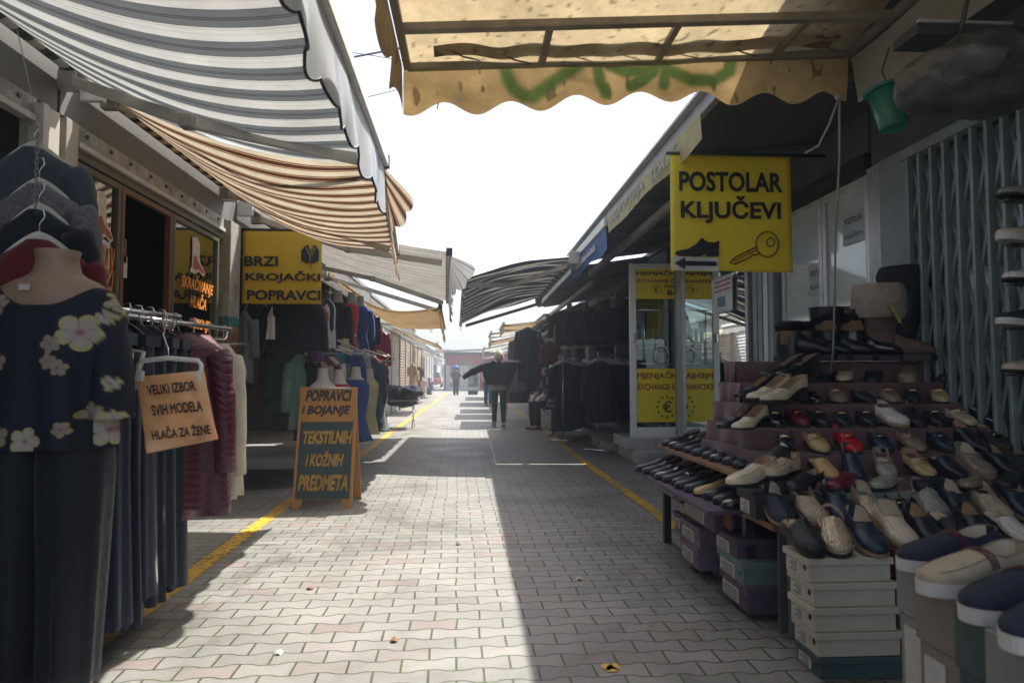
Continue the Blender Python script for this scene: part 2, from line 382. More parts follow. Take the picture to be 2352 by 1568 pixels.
# ================================================================ shops, left side
XL = -2.25
M_FASCIA = mat("fascia_board", (0.125, 0.12, 0.11), 0.65, 0, 0.12, 1.5, dirt=0.35)
M_ROOF = mat("roof_sheet", (0.22, 0.21, 0.20), 0.6, 0, 0.25, 3.0)
M_FLOOR = mat("concrete_platform", (0.22, 0.215, 0.20), 0.75, 0, 0.2, 5.0, bump=0.2)
M_SHUT = None
def shutter_mat(name, col):
    m, t, p, out = _nodes(name)
    tc = N(t, "ShaderNodeTexCoord"); sx = N(t, "ShaderNodeSeparateXYZ"); t.links.new(tc.outputs['Object'], sx.inputs[0])
    n = N(t, "ShaderNodeTexNoise", Scale=1.4, Detail=8.0, Roughness=0.7); t.links.new(tc.outputs['Object'], n.inputs['Vector'])
    c = ramp(t, n.outputs['Fac'], [(0.35, tuple(v * .6 for v in col)), (0.62, col)])
    n2 = N(t, "ShaderNodeTexNoise", Scale=1.1, Detail=3.0); n2.inputs['Distortion'].default_value = 2.5; t.links.new(tc.outputs['Object'], n2.inputs['Vector'])
    c = mixc(t, ramp(t, n2.outputs['Fac'], [(0.60, (0, 0, 0)), (0.63, (.8, .8, .8)), (0.66, (0, 0, 0))]), c, (0.10, 0.14, 0.25))
    t.links.new(c, p.inputs['Base Color']); p.inputs['Roughness'].default_value = 0.5
    f = math_n(t, 'FRACT', math_n(t, 'MULTIPLY', sx.outputs[2], 1 / 0.09)); h = math_n(t, 'PINGPONG', f, 0.5)
    b = N(t, "ShaderNodeBump", Strength=1.0, Distance=0.03); t.links.new(h, b.inputs['Height']); t.links.new(b.outputs[0], p.inputs['Normal'])
    return m
M_SHUT = shutter_mat("ribbed_shutter", (0.50, 0.50, 0.49))
M_FASCR = mat("dark_fascia", (.075, .085, .09), .6, 0, .15, 2.0, dirt=.3)
def shop_shell(name, label, side, x, y0, y1, ztop, depth, open_front=True, fascia=(2.53, 3.0), floor=0.10, inner=None, loc_y=None):
    """walls, roof, floor and fascia of one market shop; side -1 stands left of the lane, +1 right"""
    t = thing(name, label, "shop", (x, (y0 + y1) / 2, 0))
    s = side
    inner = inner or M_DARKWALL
    xb = x + s * depth
    b = MB().box((xb, y0, 0), (xb + s * .06, y1, ztop)); b.build("back_wall", inner, t)
    for yy, q in ((y0, 1), (y1, -1)):
        MB().box((x + s * .03, yy + q * .003, 0), (xb - s * .002, yy + q * .05, ztop - .02)).build("side_wall", inner, t)
    MB().box((x - s * .02, y0 + .004, ztop), (xb + s * .1, y1 - .004, ztop + .07)).build("roof", M_ROOF, t)
    if fascia: MB().box((x, y0 + .006, fascia[0]), (x + s * .05, y1 - .006, fascia[1])).build("fascia", M_FASCIA if s < 0 else M_FASCR, t, bevel=.004)
    if floor: MB().box((x + s * .06, y0 + .06, 0), (xb - s * .004, y1 - .06, floor)).build("floor", M_FLOOR, t)
    return t
def pillar(t, x0, x1, y0, y1, z1, m, name="pillar"): return MB().box((x0, y0, 0), (x1, y1, z1)).build(name, m, t, bevel=.006)
M_RUST = None
def rust_pillar():
    m, t, p, out = _nodes("peeling_pillar")
    tc = N(t, "ShaderNodeTexCoord"); sx = N(t, "ShaderNodeSeparateXYZ"); t.links.new(tc.outputs['Object'], sx.inputs[0])
    n = N(t, "ShaderNodeTexNoise", Scale=9.0, Detail=8.0, Roughness=.7); t.links.new(tc.outputs['Object'], n.inputs['Vector'])
    z = math_n(t, 'ADD', sx.outputs[2], math_n(t, 'MULTIPLY', n.outputs['Fac'], 0.10))
    c = ramp(t, math_n(t, 'MULTIPLY', z, 0.4), [(0.0, (0.16, 0.075, 0.03)), (0.615, (0.24, 0.13, 0.05)), (0.64, (0.05, 0.16, 0.18)), (0.672, (0.28, 0.26, 0.22))], 'CONSTANT')
    d = ramp(t, n.outputs['Fac'], [(0.5, (1, 1, 1)), (0.62, (.55, .5, .45))]); c = mixc(t, 1.0, c, d, 'MULTIPLY')
    t.links.new(c, p.inputs['Base Color']); p.inputs['Roughness'].default_value = .6
    return m
M_RUST = rust_pillar()
def slot_strip(t, y0, y1, z0, z1):
    """grimy metal strip with bolts that guides the rolled shutter"""
    g = MB().box((XL + .012, y0, z0), (XL - .03, y1, z1)).build("shutter_slot", mat("grimy_strip", (0.26, 0.25, 0.23), .55, .2, .5, 7.0, dirt=.8), t)
    yy = max(y0 + .1, 2.4)
    while yy < y1 - .05:
        MB().tube([(XL + .012, yy, z0 + .055), (XL + .022, yy, z0 + .055)], .013, 8).build("bolt", M_BLACKP, t); yy += .28 + rnd.uniform(-.04, .04)
    MB().box((XL + .03, y0, z0 - .035), (XL - .03, y1, z0 - .002)).build("lip", M_STEEL, t, bevel=.003)

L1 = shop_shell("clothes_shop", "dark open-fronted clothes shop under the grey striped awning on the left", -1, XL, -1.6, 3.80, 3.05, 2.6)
slot_strip(L1, -1.5, 3.60, 2.43, 2.525)
pillar(L1, XL + .02, XL - .10, 3.64, 3.79, 2.52, M_CREAM)
MB().box((XL + .06, 3.58, 2.10), (XL - .02, 3.63, 2.50)).build("shutter_rail", M_STEEL, L1, bevel=.003)

L2 = shop_shell("tailor_shop", "tailor's shop with lettered windows beneath the brown striped awning", -1, XL, 3.81, 6.62, 3.05, 2.4)
slot_strip(L2, 3.96, 6.28, 2.43, 2.525)
pillar(L2, XL + .03, XL - .10, 3.83, 3.95, 2.52, mat("pale_cream_pillar", (0.30, 0.27, 0.21), .6, 0, .1, 3.0, dirt=.3))
pl = pillar(L2, XL + .06, XL - .12, 6.33, 6.60, 2.52, M_RUST); pl['label'] = "cream pillar with peeling teal and rust-brown foot"
MB().box((XL, 3.96, .10), (XL - .06, 6.30, .42)).build("plinth", M_CREAM, L2)
MB().box((XL + .005, 3.96, 2.34), (XL - .06, 6.30, 2.39)).build("window_head", mat("dark_olive_frame", (.085, .075, .05), .5, 0, .2, 5), L2)
def pane(t, y0, y1, z0, z1, fm, name="window", x=XL, s=-1, fw=.04, gm=None):
    f = MB()
    f.box((x + .0 * s, y0, z0), (x + s * .045, y0 + fw, z1)); f.box((x, y1 - fw, z0), (x + s * .045, y1, z1))
    f.box((x + s*.002, y0 + fw, z0), (x + s * .043, y1 - fw, z0 + fw)); f.box((x + s*.002, y0 + fw, z1 - fw), (x + s * .043, y1 - fw, z1))
    fo = f.build(name, fm, t, bevel=.003)
    if gm is not False: MB().add([(x + s * .022, y0 + fw, z0 + fw), (x + s * .022, y1 - fw, z0 + fw), (x + s * .022, y1 - fw, z1 - fw), (x + s * .022, y0 + fw, z1 - fw)], [(0, 1, 2, 3)]).build("pane", gm or GLASS, fo)
    return fo
M_OLIVE = mat("dark_olive_frame", (.085, .075, .05), .5, 0, .2, 5)
M_BROWNFR = mat("brown_frame", (.13, .055, .022), .5, 0, .2, 5)
w1 = pane(L2, 3.97, 4.50, .43, 2.33, M_OLIVE)
w2 = pane(L2, 5.27, 6.22, .43, 2.33, M_OLIVE)
pane(L2, 4.51, 5.26, .12, 2.33, M_BROWNFR, "doorway", gm=False)
# boards, shelves and a strip lamp inside the tailor's shop
sh = MB()
for k in range(5): sh.box((XL - 1.9, 4.1, .5 + k * .4), (XL - 2.25, 6.3, .52 + k * .4))
sh.build("shelf", M_WOOD, L2)
# orange window lettering
def left_wall_M(px, py, x=XL + .004): return frame_M(at(px, py, x=x), (0, 1, 0), (0, 0, 1))
for s_, px, py, wpx, h in (("POPRAVCI", 238, 592, (205, 277), .17), ("BRZI", 236, 640, (215, 262), .13), ("SKRAČIVANJE", 453, 655, (415, 491), .15), ("HLAČA", 458, 692, (436, 474), .13), ("SUKNJI", 458, 748, (434, 482), .11)):
    a = at(wpx[0], py, x=XL - .016).y; b = at(wpx[1], py, x=XL - .016).y
    text(s_, frame_M((XL - .016, (a + b) / 2, at(px, py, x=XL - .016).z), (0, 1, 0), (0, 0, 1)), abs(b - a) * .98, h, .03, .25, M_ORANGE, w1 if px < 300 else w2)
# boot-shaped stickers on the glass
BOOT = [(0, .02), (.02, .10), (.10, .16), (.12, .50), (.10, .95), (.45, 1.0), (.50, .90), (.58, .92), (.60, .50), (.66, .36), (.92, .20), (1.0, .08), (.85, .02), (.60, .10), (.30, .0)]
for (px0, px1, py0, py1, prt) in ((214, 262, 452, 545, w1), (436, 472, 555, 625, w2)):
    a = at(px0, py1, x=XL - .015); b = at(px1, py0, x=XL - .015); wd = (b.y - a.y); h = b.z - a.z
    st = MB().prism([(x * wd, y * h) for x, y in BOOT], frame_M((XL - .014, a.y, a.z), (0, 1, 0), (0, 0, 1)), .002).build("boot_sticker", mat("sticker_paper", (.55, .48, .38), .6, 0, .2, 20), prt)
    MB().prism([(x * wd, y * h) for x, y in [(.18, .15), (.2, .45), (.36, .50), (.5, .34), (.62, .3), (.9, .16), (.95, .09), (.8, .08), (.55, .16), (.3, .1)]], frame_M((XL - .0115, a.y, a.z), (0, 1, 0), (0, 0, 1)), .001).build("printed_foot", mat("sticker_red", (.30, .07, .05), .6, 0, .3, 15), st)
for (px, py, w_, h_, c) in ((283, 612, .09, .14, (.55, .52, .45)), (281, 575, .10, .16, (.06, .055, .05))):
    p_ = at(px, py, x=XL - .015); MB().box((XL - .016, p_.y - w_/2, p_.z - h_/2), (XL - .012, p_.y + w_/2, p_.z + h_/2)).build("notice", mat("notice_%d" % px, c, .6, 0, .3, 40), w1)

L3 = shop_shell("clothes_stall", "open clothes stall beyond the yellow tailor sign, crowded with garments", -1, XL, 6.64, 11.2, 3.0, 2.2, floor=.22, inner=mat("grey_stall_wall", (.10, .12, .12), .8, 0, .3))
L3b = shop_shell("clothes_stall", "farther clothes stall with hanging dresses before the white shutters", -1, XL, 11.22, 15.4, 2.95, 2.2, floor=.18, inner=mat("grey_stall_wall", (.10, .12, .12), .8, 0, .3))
MB().box((XL + .62, 6.75, .20), (XL - .04, 9.3, .27)).build("platform", M_FLOOR, L3, bevel=.005)
for yy in (6.9, 8.0, 9.1): MB().box((XL + .55, yy, 0), (XL + .50, yy + .05, .2)).build("platform_leg", M_BLACKP, L3)
# shuttered shops farther along
def shutter_shop(label, side, x, y0, y1, zt=2.9, col=None, sgn=None):
    t = shop_shell("shuttered_shop", label, side, x, y0, y1, zt, 2.2, fascia=(2.35, zt - .03), floor=None)
    n = max(1, round((y1 - y0) / 2.3)); d = (y1 - y0) / n
    for i in range(n):
        MB().box((x + side * .03, y0 + i * d + .08, .02), (x + side * .07, y0 + (i + 1) * d - .08, 2.345)).build("roller_shutter", col or M_SHUT, t)
        MB().box((x - side * .01, y0 + i * d - .05 if i else y0 + .01, 0), (x + side * .1, y0 + i * d + .07, 2.34)).build("post", M_CREAM, t)
    return t
shutter_shop("row of white ribbed shutters with scribbles on the left", -1, XL, 15.45, 22.0)
shutter_shop("second shuttered shop on the left, beyond the scribbled shutters", -1, XL, 22.05, 28.0, col=shutter_mat("brown_shutter", (.34, .25, .15)))
shutter_shop("far brown-fronted shop on the left side of the lane", -1, XL - .1, 28.1, 36.0, 2.8, shutter_mat("tan_shutter", (.42, .32, .20)))
shutter_shop("farthest pale shop at the left end of the lane", -1, XL - .2, 36.1, 46.0, 2.7)

# ================================================================ shops, right side
XR = 2.70
M_GREYBLUE = mat("grey_blue_metal", (.21, .25, .27), .5, .1, .18, 4.0, dirt=.3)
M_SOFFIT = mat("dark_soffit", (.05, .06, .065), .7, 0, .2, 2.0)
R1 = shop_shell("shoe_shop", "grey-fronted shoe shop with folding gate behind the shoe stall", 1, XR, -1.2, 4.40, 2.95, 2.2, fascia=(2.50, 2.93), inner=mat("shoe_shop_inside", (.10, .12, .125), .7))
pl = pillar(R1, XR - .05, XR + .1, 3.94, 4.24, 2.49, M_GREYBLUE)
c = at(2117, 470, x=XR - .052)
for dz, s_ in ((0, "PL"), (-.16, "7B")):
    text(s_, frame_M((XR - .0525, c.y, c.z + dz), (0, -1, 0), (0, 0, 1)), .09, .12, -.03, 0, mat("orange_scrawl", (.22, .09, .035), .7), pl)
g = MB()
for k in range(8): g.box((XR - .03, 4.25 + k * .02, .02), (XR + .02, 4.262 + k * .02, 2.49))
g.build("shutter_guide", M_ALU, R1)
# folding lattice gate
gate = thing("folding_gate", "grey folding scissor gate of upright channels beside the shoe tiers", "gate", (XR - .06, 3.0, 0))
ys = [3.90 - .105 * k for k in range(11)]
for yy in ys:
    MB().box((XR - .09, yy - .011, .04), (XR - .05, yy + .011, 2.40)).build("upright", mat("gate_channel", (.24, .295, .31), .42, .3, .15, 6, dirt=.25), gate, bevel=.004)
for i in range(len(ys) - 1):
    lb = MB()
    for k in range(6):
        z = .15 + k * .37
        lb.bar((XR - .055, ys[i], z), (XR - .055, ys[i+1], z + .36), .022, .006, (1, 0, 0)); lb.bar((XR - .047, ys[i+1], z), (XR - .047, ys[i], z + .36), .022, .006, (1, 0, 0))
    lb.build("lattice", mat("gate_lattice", (.24, .285, .295), .4, .4, .2, 6), gate)
MB().box((XR - .10, 2.8, 2.40), (XR - .03, 3.94, 2.46)).build("top_track", M_GREYBLUE, gate)
M_SHEET = mat("gate_backing", (.30, .36, .37), .18, .6, .2, 3)
bk = MB().box((XR + .02, 2.75, .05), (XR + .035, 3.93, 2.40)); bk.build("backing_sheet", M_SHEET, gate)

R2 = shop_shell("repair_shop", "shoe repair shop with white-framed window behind the hanging yellow sign", 1, XR, 4.42, 6.42, 2.95, 2.2, fascia=(2.62, 2.93), inner=mat("pale_inside", (.30, .34, .33), .7))
MB().box((XR, 4.44, .1), (XR + .06, 6.40, .92)).build("plinth", M_CREAM, R2)
MB().box((XR - .02, 4.44, 2.50), (XR + .05, 6.40, 2.615)).build("window_head", M_BLACKP, R2)
GLASS2 = mat("frosted_window", (.42, .48, .46), .06, 0, .12, 2.5, spec=.8, coat=.6)
wa = pane(R2, 4.44, 5.06, .93, 2.47, M_ALU, x=XR, s=1, fw=.05, gm=GLASS2)
wb = pane(R2, 5.07, 5.76, .93, 2.47, M_ALU, x=XR, s=1, fw=.05, gm=GLASS2)
MB().box((XR + .06, 4.5, .9), (XR + .07, 5.75, 2.5)).build("window_film", mat("frosted_film", (.80, .85, .83), .6, 0, .12, 3), R2)
for prt, px, py in ((wa, 1960, 520), (wb, 1878, 640)):
    c = at(px, py, x=XR + .012)
    nb = MB().box((XR + .012, c.y - .14, c.z - .12), (XR + .016, c.y + .14, c.z + .12)).build("notice", mat("grey_notice", (.28, .32, .33), .5, 0, .1, 9), prt)
    for dz, s_ in ((.05, "POSTOLAR"), (-.06, "KLJUČEVI")):
        text(s_, frame_M((XR + .0115, c.y, c.z + dz), (0, -1, 0), (0, 0, 1)), .22, .045, .02, 0, M_INK, nb)
for yy in (5.80, 5.95, 6.10, 6.25):
    MB().box((XR - .06 + (yy - 5.8) * .1, yy, .02), (XR + .03, yy + .09, 2.49)).build("post", M_GREYBLUE if yy != 5.95 else M_ALU, R2, bevel=.004)

R3 = shop_shell("exchange_office", "money exchange booth with glazed front on a marble step", 1, XR, 6.44, 9.0, 2.95, 2.2, fascia=(2.56, 2.93), inner=mat("booth_inside", (.05, .06, .065), .6))
pn = pane(R3, 6.50, 8.62, .33, 2.52, M_ALU, x=XR, s=1, fw=.06, gm=glass("mirror_glass", .50, (.5, .55, .55)))
gr = MB()
for k in range(5): gr.tube([(XR + .10, 6.62 + k * .34, .4), (XR + .10, 6.62 + k * .34, 2.4)], .008, 6)
for z in (.85, 1.6): gr.tube([(XR + .11, 6.5, z), (XR + .11, 8.1, z)], .008, 6)
gr.build("window_bars", M_ALU, R3)
MB().box((XR - .01, 8.63, .1), (XR + .05, 8.80, 2.55)).build("door_post", M_ALU, R3, bevel=.004); MB().box((XR + .02, 8.81, .1), (XR + .05, 8.98, 2.55)).build("door_jamb", M_GREYBLUE, R3)
M_MARBLE = mat("marble_step", (.42, .40, .37), .35, 0, .3, 8.0)
MB().box((2.08, 8.42, 0), (XR - .005, 9.6, .15)).build("step", M_MARBLE, R3, bevel=.006)
MB().box((2.02, 8.70, .15), (XR - .005, 9.6, .29)).build("step", M_MARBLE, R3, bevel=.006)
# the open glazed door leaf, across the lane
Y = 8.95
a = at(1449, 1004, y=Y); b = at(1598, 606, y=Y)
D = thing("glazed_door", "white glazed door standing open, papered with yellow exchange posters", "door", (a.x, Y, a.z))
xd0, xd1, zd0, zd1 = a.x, b.x + .02, a.z, b.z
f = MB()
f.box((xd0, Y, zd0), (xd0 + .085, Y + .05, zd1)); f.box((xd1 - .08, Y, zd0), (xd1, Y + .05, zd1))
f.box((xd0 + .085, Y + .002, zd0), (xd1 - .08, Y + .048, zd0 + .13)); f.box((xd0 + .085, Y + .002, zd1 - .07), (xd1 - .08, Y + .048, zd1))
f.build("frame", mat("clean_white_frame", (.80, .80, .77), .45, 0, .06), D, bevel=.005)
MB().box((xd0 + .085, Y + .02, zd0 + .13), (xd1 - .08, Y + .028, zd1 - .07)).build("pane", glass("door_glass", .12, (.6, .7, .7)), D)
gd = MB()
for zz in (at(1500, 800, y=Y).z, at(1500, 835, y=Y).z, at(1500, 712, y=Y).z): gd.tube([(xd0 + .12, Y - .012, zz), (xd1 - .1, Y - .012, zz)], .007, 6)
for xx in (xd0 + .19, xd1 - .14): gd.tube([(xx, Y - .012, at(1500, 835, y=Y).z), (xx, Y - .012, at(1500, 712, y=Y).z)], .007, 6)
gd.build("grille", M_CHROME, D)
gb = MB(); cx_ = (xd0 + xd1) / 2 + .05
for dz, r_ in ((.09, .10), (-.07, .12)):
    c = at(1520, 806, y=Y); gb.tube([(c.x + r_ * .8 * math.cos(k * .3927), Y - .014, c.z + dz + r_ * math.sin(k * .3927)) for k in range(17)], .007, 6)
gb.build("scroll", M_CHROME, D)
MB().box((xd0 + .03, Y - .05, at(1455, 776, y=Y).z - .06), (xd0 + .06, Y - .003, at(1455, 776, y=Y).z + .06)).build("handle", M_CHROME, D, bevel=.006)
def poster(py0, py1, lines, nm="poster"):
    z1_ = at(1500, py0, y=Y).z; z0_ = at(1500, py1, y=Y).z
    p = MB().box((xd0 + .09, Y + .010, z0_), (xd1 - .085, Y + .014, z1_)).build(nm, M_YELLOW, D)
    for s_, py, wf, hpx, m_, xo in lines:
        zc = at(1500, py, y=Y).z; hh = hpx / 1568 * Y
        text(s_, frame_M(((xd0 + xd1) / 2 + xo, Y + .009, zc), (1, 0, 0), (0, 0, 1)), (xd1 - xd0 - .18) * wf, hh, .03, 0, m_, p)
    return p
def euro(p, px, py, r):
    c = at(px, py, y=Y); e = MB()
    for k in range(12):
        an = k * math.pi / 6; o = (c.x + r * math.cos(an), c.z + r * math.sin(an)); q = []
        for j in range(10):
            rr = r * .17 if j % 2 == 0 else r * .07; q.append((o[0] + rr * math.sin(j * math.pi / 5), o[1] + rr * math.cos(j * math.pi / 5)))
        e.prism(q, Matrix(((1,0,0,0),(0,0,-1,Y + .0085),(0,1,0,0),(0,0,0,1))), .0012)
    e.build("star_ring", M_INK, p)
    text("€", frame_M((c.x, Y + .009, c.z), (1, 0, 0), (0, 0, 1)), None, r * 1.15, .01, 0, M_INK, p)
p1 = poster(612, 686, (("MJENJAČNICA", 627, .98, 12, M_INK, 0), ("EXCHANGE OFFICE", 645, .95, 8, M_REDINK, 0), ("NON-STOP", 657, .42, 7, M_INK, .17), ("8-20", 672, .36, 13, M_INK, .18)))
euro(p1, 1507, 665, .062)
p2 = poster(846, 969, (("MJENJAČNICA", 862, .98, 20, M_REDINK, 0), ("EXCHANGE OFFICE", 888, .98, 14, M_REDINK, 0)))
euro(p2, 1533, 934, .135)
# goods leaning inside the door glass: jars and a red cap on a little shelf
sp = MB().box((xd0 + .1, Y + .16, at(1500, 782, y=Y).z - .02), (xd1 - .1, Y + .4, at(1500, 782, y=Y).z)); sp.build("shelf", M_WHITE, D)
jr = MB()
for k in range(7): jr.tube([(xd0 + .16 + k * .075, Y + .25, at(1500, 782, y=Y).z), (xd0 + .16 + k * .075, Y + .25, at(1500, 752, y=Y).z)], .027, 10)
jr.build("jar", mat("grey_jars", (.35, .40, .42), .3), D)
MB().box((xd0 + .1, Y + .42, at(1500, 845, y=Y).z), (xd1 - .1, Y + .45, at(1500, 786, y=Y).z)).build("blue_panel", mat("blue_panel", (.02, .03, .09), .5), D)
# white paper with a printed block on the glazed front (right of the door)
c = at(1658, 677, x=XR - .004)
np_ = MB().box((XR - .006, c.y - .30, c.z - .19), (XR - .002, c.y + .30, c.z + .19)).build("notice", mat("white_notice", (.55, .56, .55), .5), R3)
for k in range(3): MB().box((XR - .009, c.y - .25, c.z + .14 - k * .05), (XR - .0065, c.y + .22, c.z + .155 - k * .05)).build("print_line", M_REDINK, np_)
MB().box((XR - .009, c.y - .1, c.z - .13), (XR - .0065, c.y + .12, c.z - .02)).build("print_block", mat("print_teal", (.10, .25, .28), .6), np_)

# clothing shop with dark open front and beyond
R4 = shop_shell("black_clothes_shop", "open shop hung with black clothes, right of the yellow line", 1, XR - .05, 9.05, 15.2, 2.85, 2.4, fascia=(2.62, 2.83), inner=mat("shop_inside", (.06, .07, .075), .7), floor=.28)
MB().box((1.95, 9.75, 0), (XR - .06, 11.0, .14)).build("step", mat("concrete_step", (.30, .29, .27), .7, 0, .2, 4), R4, bevel=.01)
MB().box((2.15, 11.2, 0), (XR - .06, 13.4, .14)).build("step", mat("concrete_step", (.30, .29, .27), .7, 0, .2, 4), R4, bevel=.01)
for yy in (9.2, 12.1, 15.0): pillar(R4, XR - .10, XR + .06, yy, yy + .12, 2.61, M_GREYBLUE, "post")
MB().box((XR + .9, 11.1, 1.35), (XR + 1.0, 11.6, 1.8)).build("shelf_panel", M_WHITE, R4)
R5 = shop_shell("clothes_shop", "farther open clothes shop behind the seated woman", 1, XR - .05, 15.25, 21.5, 2.8, 2.4, fascia=(2.5, 2.78), floor=.1, inner=mat("shop_inside", (.06, .07, .075), .7))
for yy in (15.4, 17.5, 19.5, 21.3): pillar(R5, XR - .08, XR + .04, yy, yy + .1, 2.49, M_GREYBLUE, "post")
shutter_shop("far shuttered shop on the right beyond the open clothes shops", 1, XR - .1, 21.6, 30.0, 2.75)
shutter_shop("farthest shop on the right before the corner booth", 1, XR + .2, 30.1, 41.0, 2.7, shutter_mat("grey_shutter", (.35, .36, .36)))

# overhanging roof of the right side: soffit boards, beam, fascia gutter
XE, ZE = 1.50, 2.78
def eave(name, label, y0, y1, xe, ze, xb, zb, beam=True, seams=0):
    t = thing(name, label, "roof", (xe, (y0 + y1) / 2, ze))
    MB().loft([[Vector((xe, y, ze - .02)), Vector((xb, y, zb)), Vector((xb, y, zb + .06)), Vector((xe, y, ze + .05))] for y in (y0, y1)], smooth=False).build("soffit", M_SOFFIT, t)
    MB().box((xe - .05, y0, ze - .03), (xe - .004, y1, ze + .06)).build("gutter", mat("grey_gutter", (.25, .24, .24), .45, .3, .15, 4), t, bevel=.006)
    MB().box((xe - .10, y0, ze + .065), (xe + .35, y1, ze + .085)).build("roof_edge", mat("roof_edge_sheet", (.40, .42, .43), .4, .4, .15, 4), t)
    if beam: MB().bar((xe + .25, max(y0, 4.9), ze - .19), (xe + .25, y1, ze - .19), .06, .07).build("beam", mat("grey_beam", (.20, .205, .20), .5, .2, .2, 4), t, bevel=.004)
    if seams:
        s_ = MB()
        for k in range(seams):
            yy = lerp(y0, y1, (k + .5) / seams); s_.bar((xe + .05, yy, ze - .05), (xb, yy, zb - .03), .035, .04)
        s_.build("rib", mat("soffit_rib", (.11, .125, .13), .5, 0, .2), t)
    return t
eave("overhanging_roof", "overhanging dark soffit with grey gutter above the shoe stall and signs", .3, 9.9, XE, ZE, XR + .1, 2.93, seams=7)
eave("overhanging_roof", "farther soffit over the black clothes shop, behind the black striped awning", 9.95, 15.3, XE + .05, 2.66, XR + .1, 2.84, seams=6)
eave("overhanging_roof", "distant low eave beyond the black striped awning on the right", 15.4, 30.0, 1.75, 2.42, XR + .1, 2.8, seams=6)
# header panels above the right shop fronts: ceiling light box etc. stay dark
# ================================================================ far end
M_PINK = mat("pink_red_banner", (.42, .07, .13), .6, 0, .2, 3)
Yk = 50.0
a = at(1024, 896, z=0); Yk = a.y; b = at(1300, 896, y=Yk)
K = thing("corner_booth", "white booth with pink-red banner closing the far end of the lane", "booth", (a.x, Yk, 0))
x0 = a.x; x1 = b.x; zt = at(1024, 808, y=Yk).z
MB().box((x0, Yk + .1, 0), (x1, Yk + 6, zt)).build("wall", mat("booth_inside_dark", (.16, .16, .15), .6), K)
MB().box((x0 - .15, Yk + .12, 0), (x0 - .01, Yk + 6, zt)).build("side_wall", mat("booth_side", (.12, .13, .14), .6), K)
MB().loft([[Vector((x0 - 1.6, Yk - 1.1, zt - .15)), Vector((x1, Yk - 1.1, zt + .35)), Vector((x1, Yk - 1.1, zt + .5)), Vector((x0 - 1.6, Yk - 1.1, zt))], [Vector((x0 - 1.6, Yk + 6, zt + .1)), Vector((x1, Yk + 6, zt + .6)), Vector((x1, Yk + 6, zt + .75)), Vector((x0 - 1.6, Yk + 6, zt + .25))]], smooth=False).build("roof", mat("booth_roof", (.40, .37, .32), .6), K)
for px in (1024, 1040, 1056, 1066, 1098, 1107, 1130, 1168):
    xx = at(px, 880, y=Yk).x
    if px in (1024, 1056, 1066, 1098, 1107, 1168): MB().box((xx, Yk, .0), (xx + .28, Yk + .12, zt - 1.0)).build("post", M_WHITE, K)
MB().box((x0, Yk - .01, 0), (x1, Yk + .09, .25)).build("sill", M_WHITE, K)
MB().box((x0 + .1, Yk + .03, .25), (x1, Yk + .05, zt - 1.0)).build("pane", glass("booth_glass", .15, (.5, .55, .55)), K)
bn = MB().box((x0 - .05, Yk - .06, zt - .98), (x1, Yk, zt - .22)).build("banner", M_PINK, K)
MB().box((at(1052, 830, y=Yk).x, Yk - .12, at(1050, 838, y=Yk).z), (at(1085, 830, y=Yk).x, Yk - .07, at(1050, 824, y=Yk).z)).build("banner_patch", mat("tan_board", (.30, .18, .08), .6), bn)
MB().box((at(1102, 880, y=Yk).x, Yk - .12, .1), (at(1112, 880, y=Yk).x, Yk - .02, 1.7)).build("red_panel", mat("red_panel", (.5, .03, .03), .5), K)
# low pale buildings in the distance
for nm, lb, px0, px1, pyt, yy, c in (("distant_building", "pale low building far off beyond the lane's end", 930, 1005, 826, 78, (.55, .55, .54)), ("distant_building", "white block behind the corner booth's roof", 1004, 1030, 806, 95, (.6, .6, .6))):
    a = at(px0, pyt, y=yy); b = at(px1, pyt, y=yy)
    t = thing(nm, lb, "building", ((a.x + b.x) / 2, yy, 0))
    MB().box((a.x, yy, 0), (b.x, yy + 8, a.z)).build("wall", mat("far_wall", c, .7, 0, .1, .5), t)
    MB().box((a.x - .3, yy - .4, a.z), (b.x + .3, yy + 8.4, a.z + .25)).build("roof", mat("far_roof", (.35, .3, .27), .7), t)
    for k in range(5):
        xx = lerp(a.x, b.x, (k + .3) / 5); wf = MB().box((xx, yy - .05, 1.0), (xx + (b.x - a.x) * .1, yy - .003, 2.3)).build("window", M_DARKWALL, t)
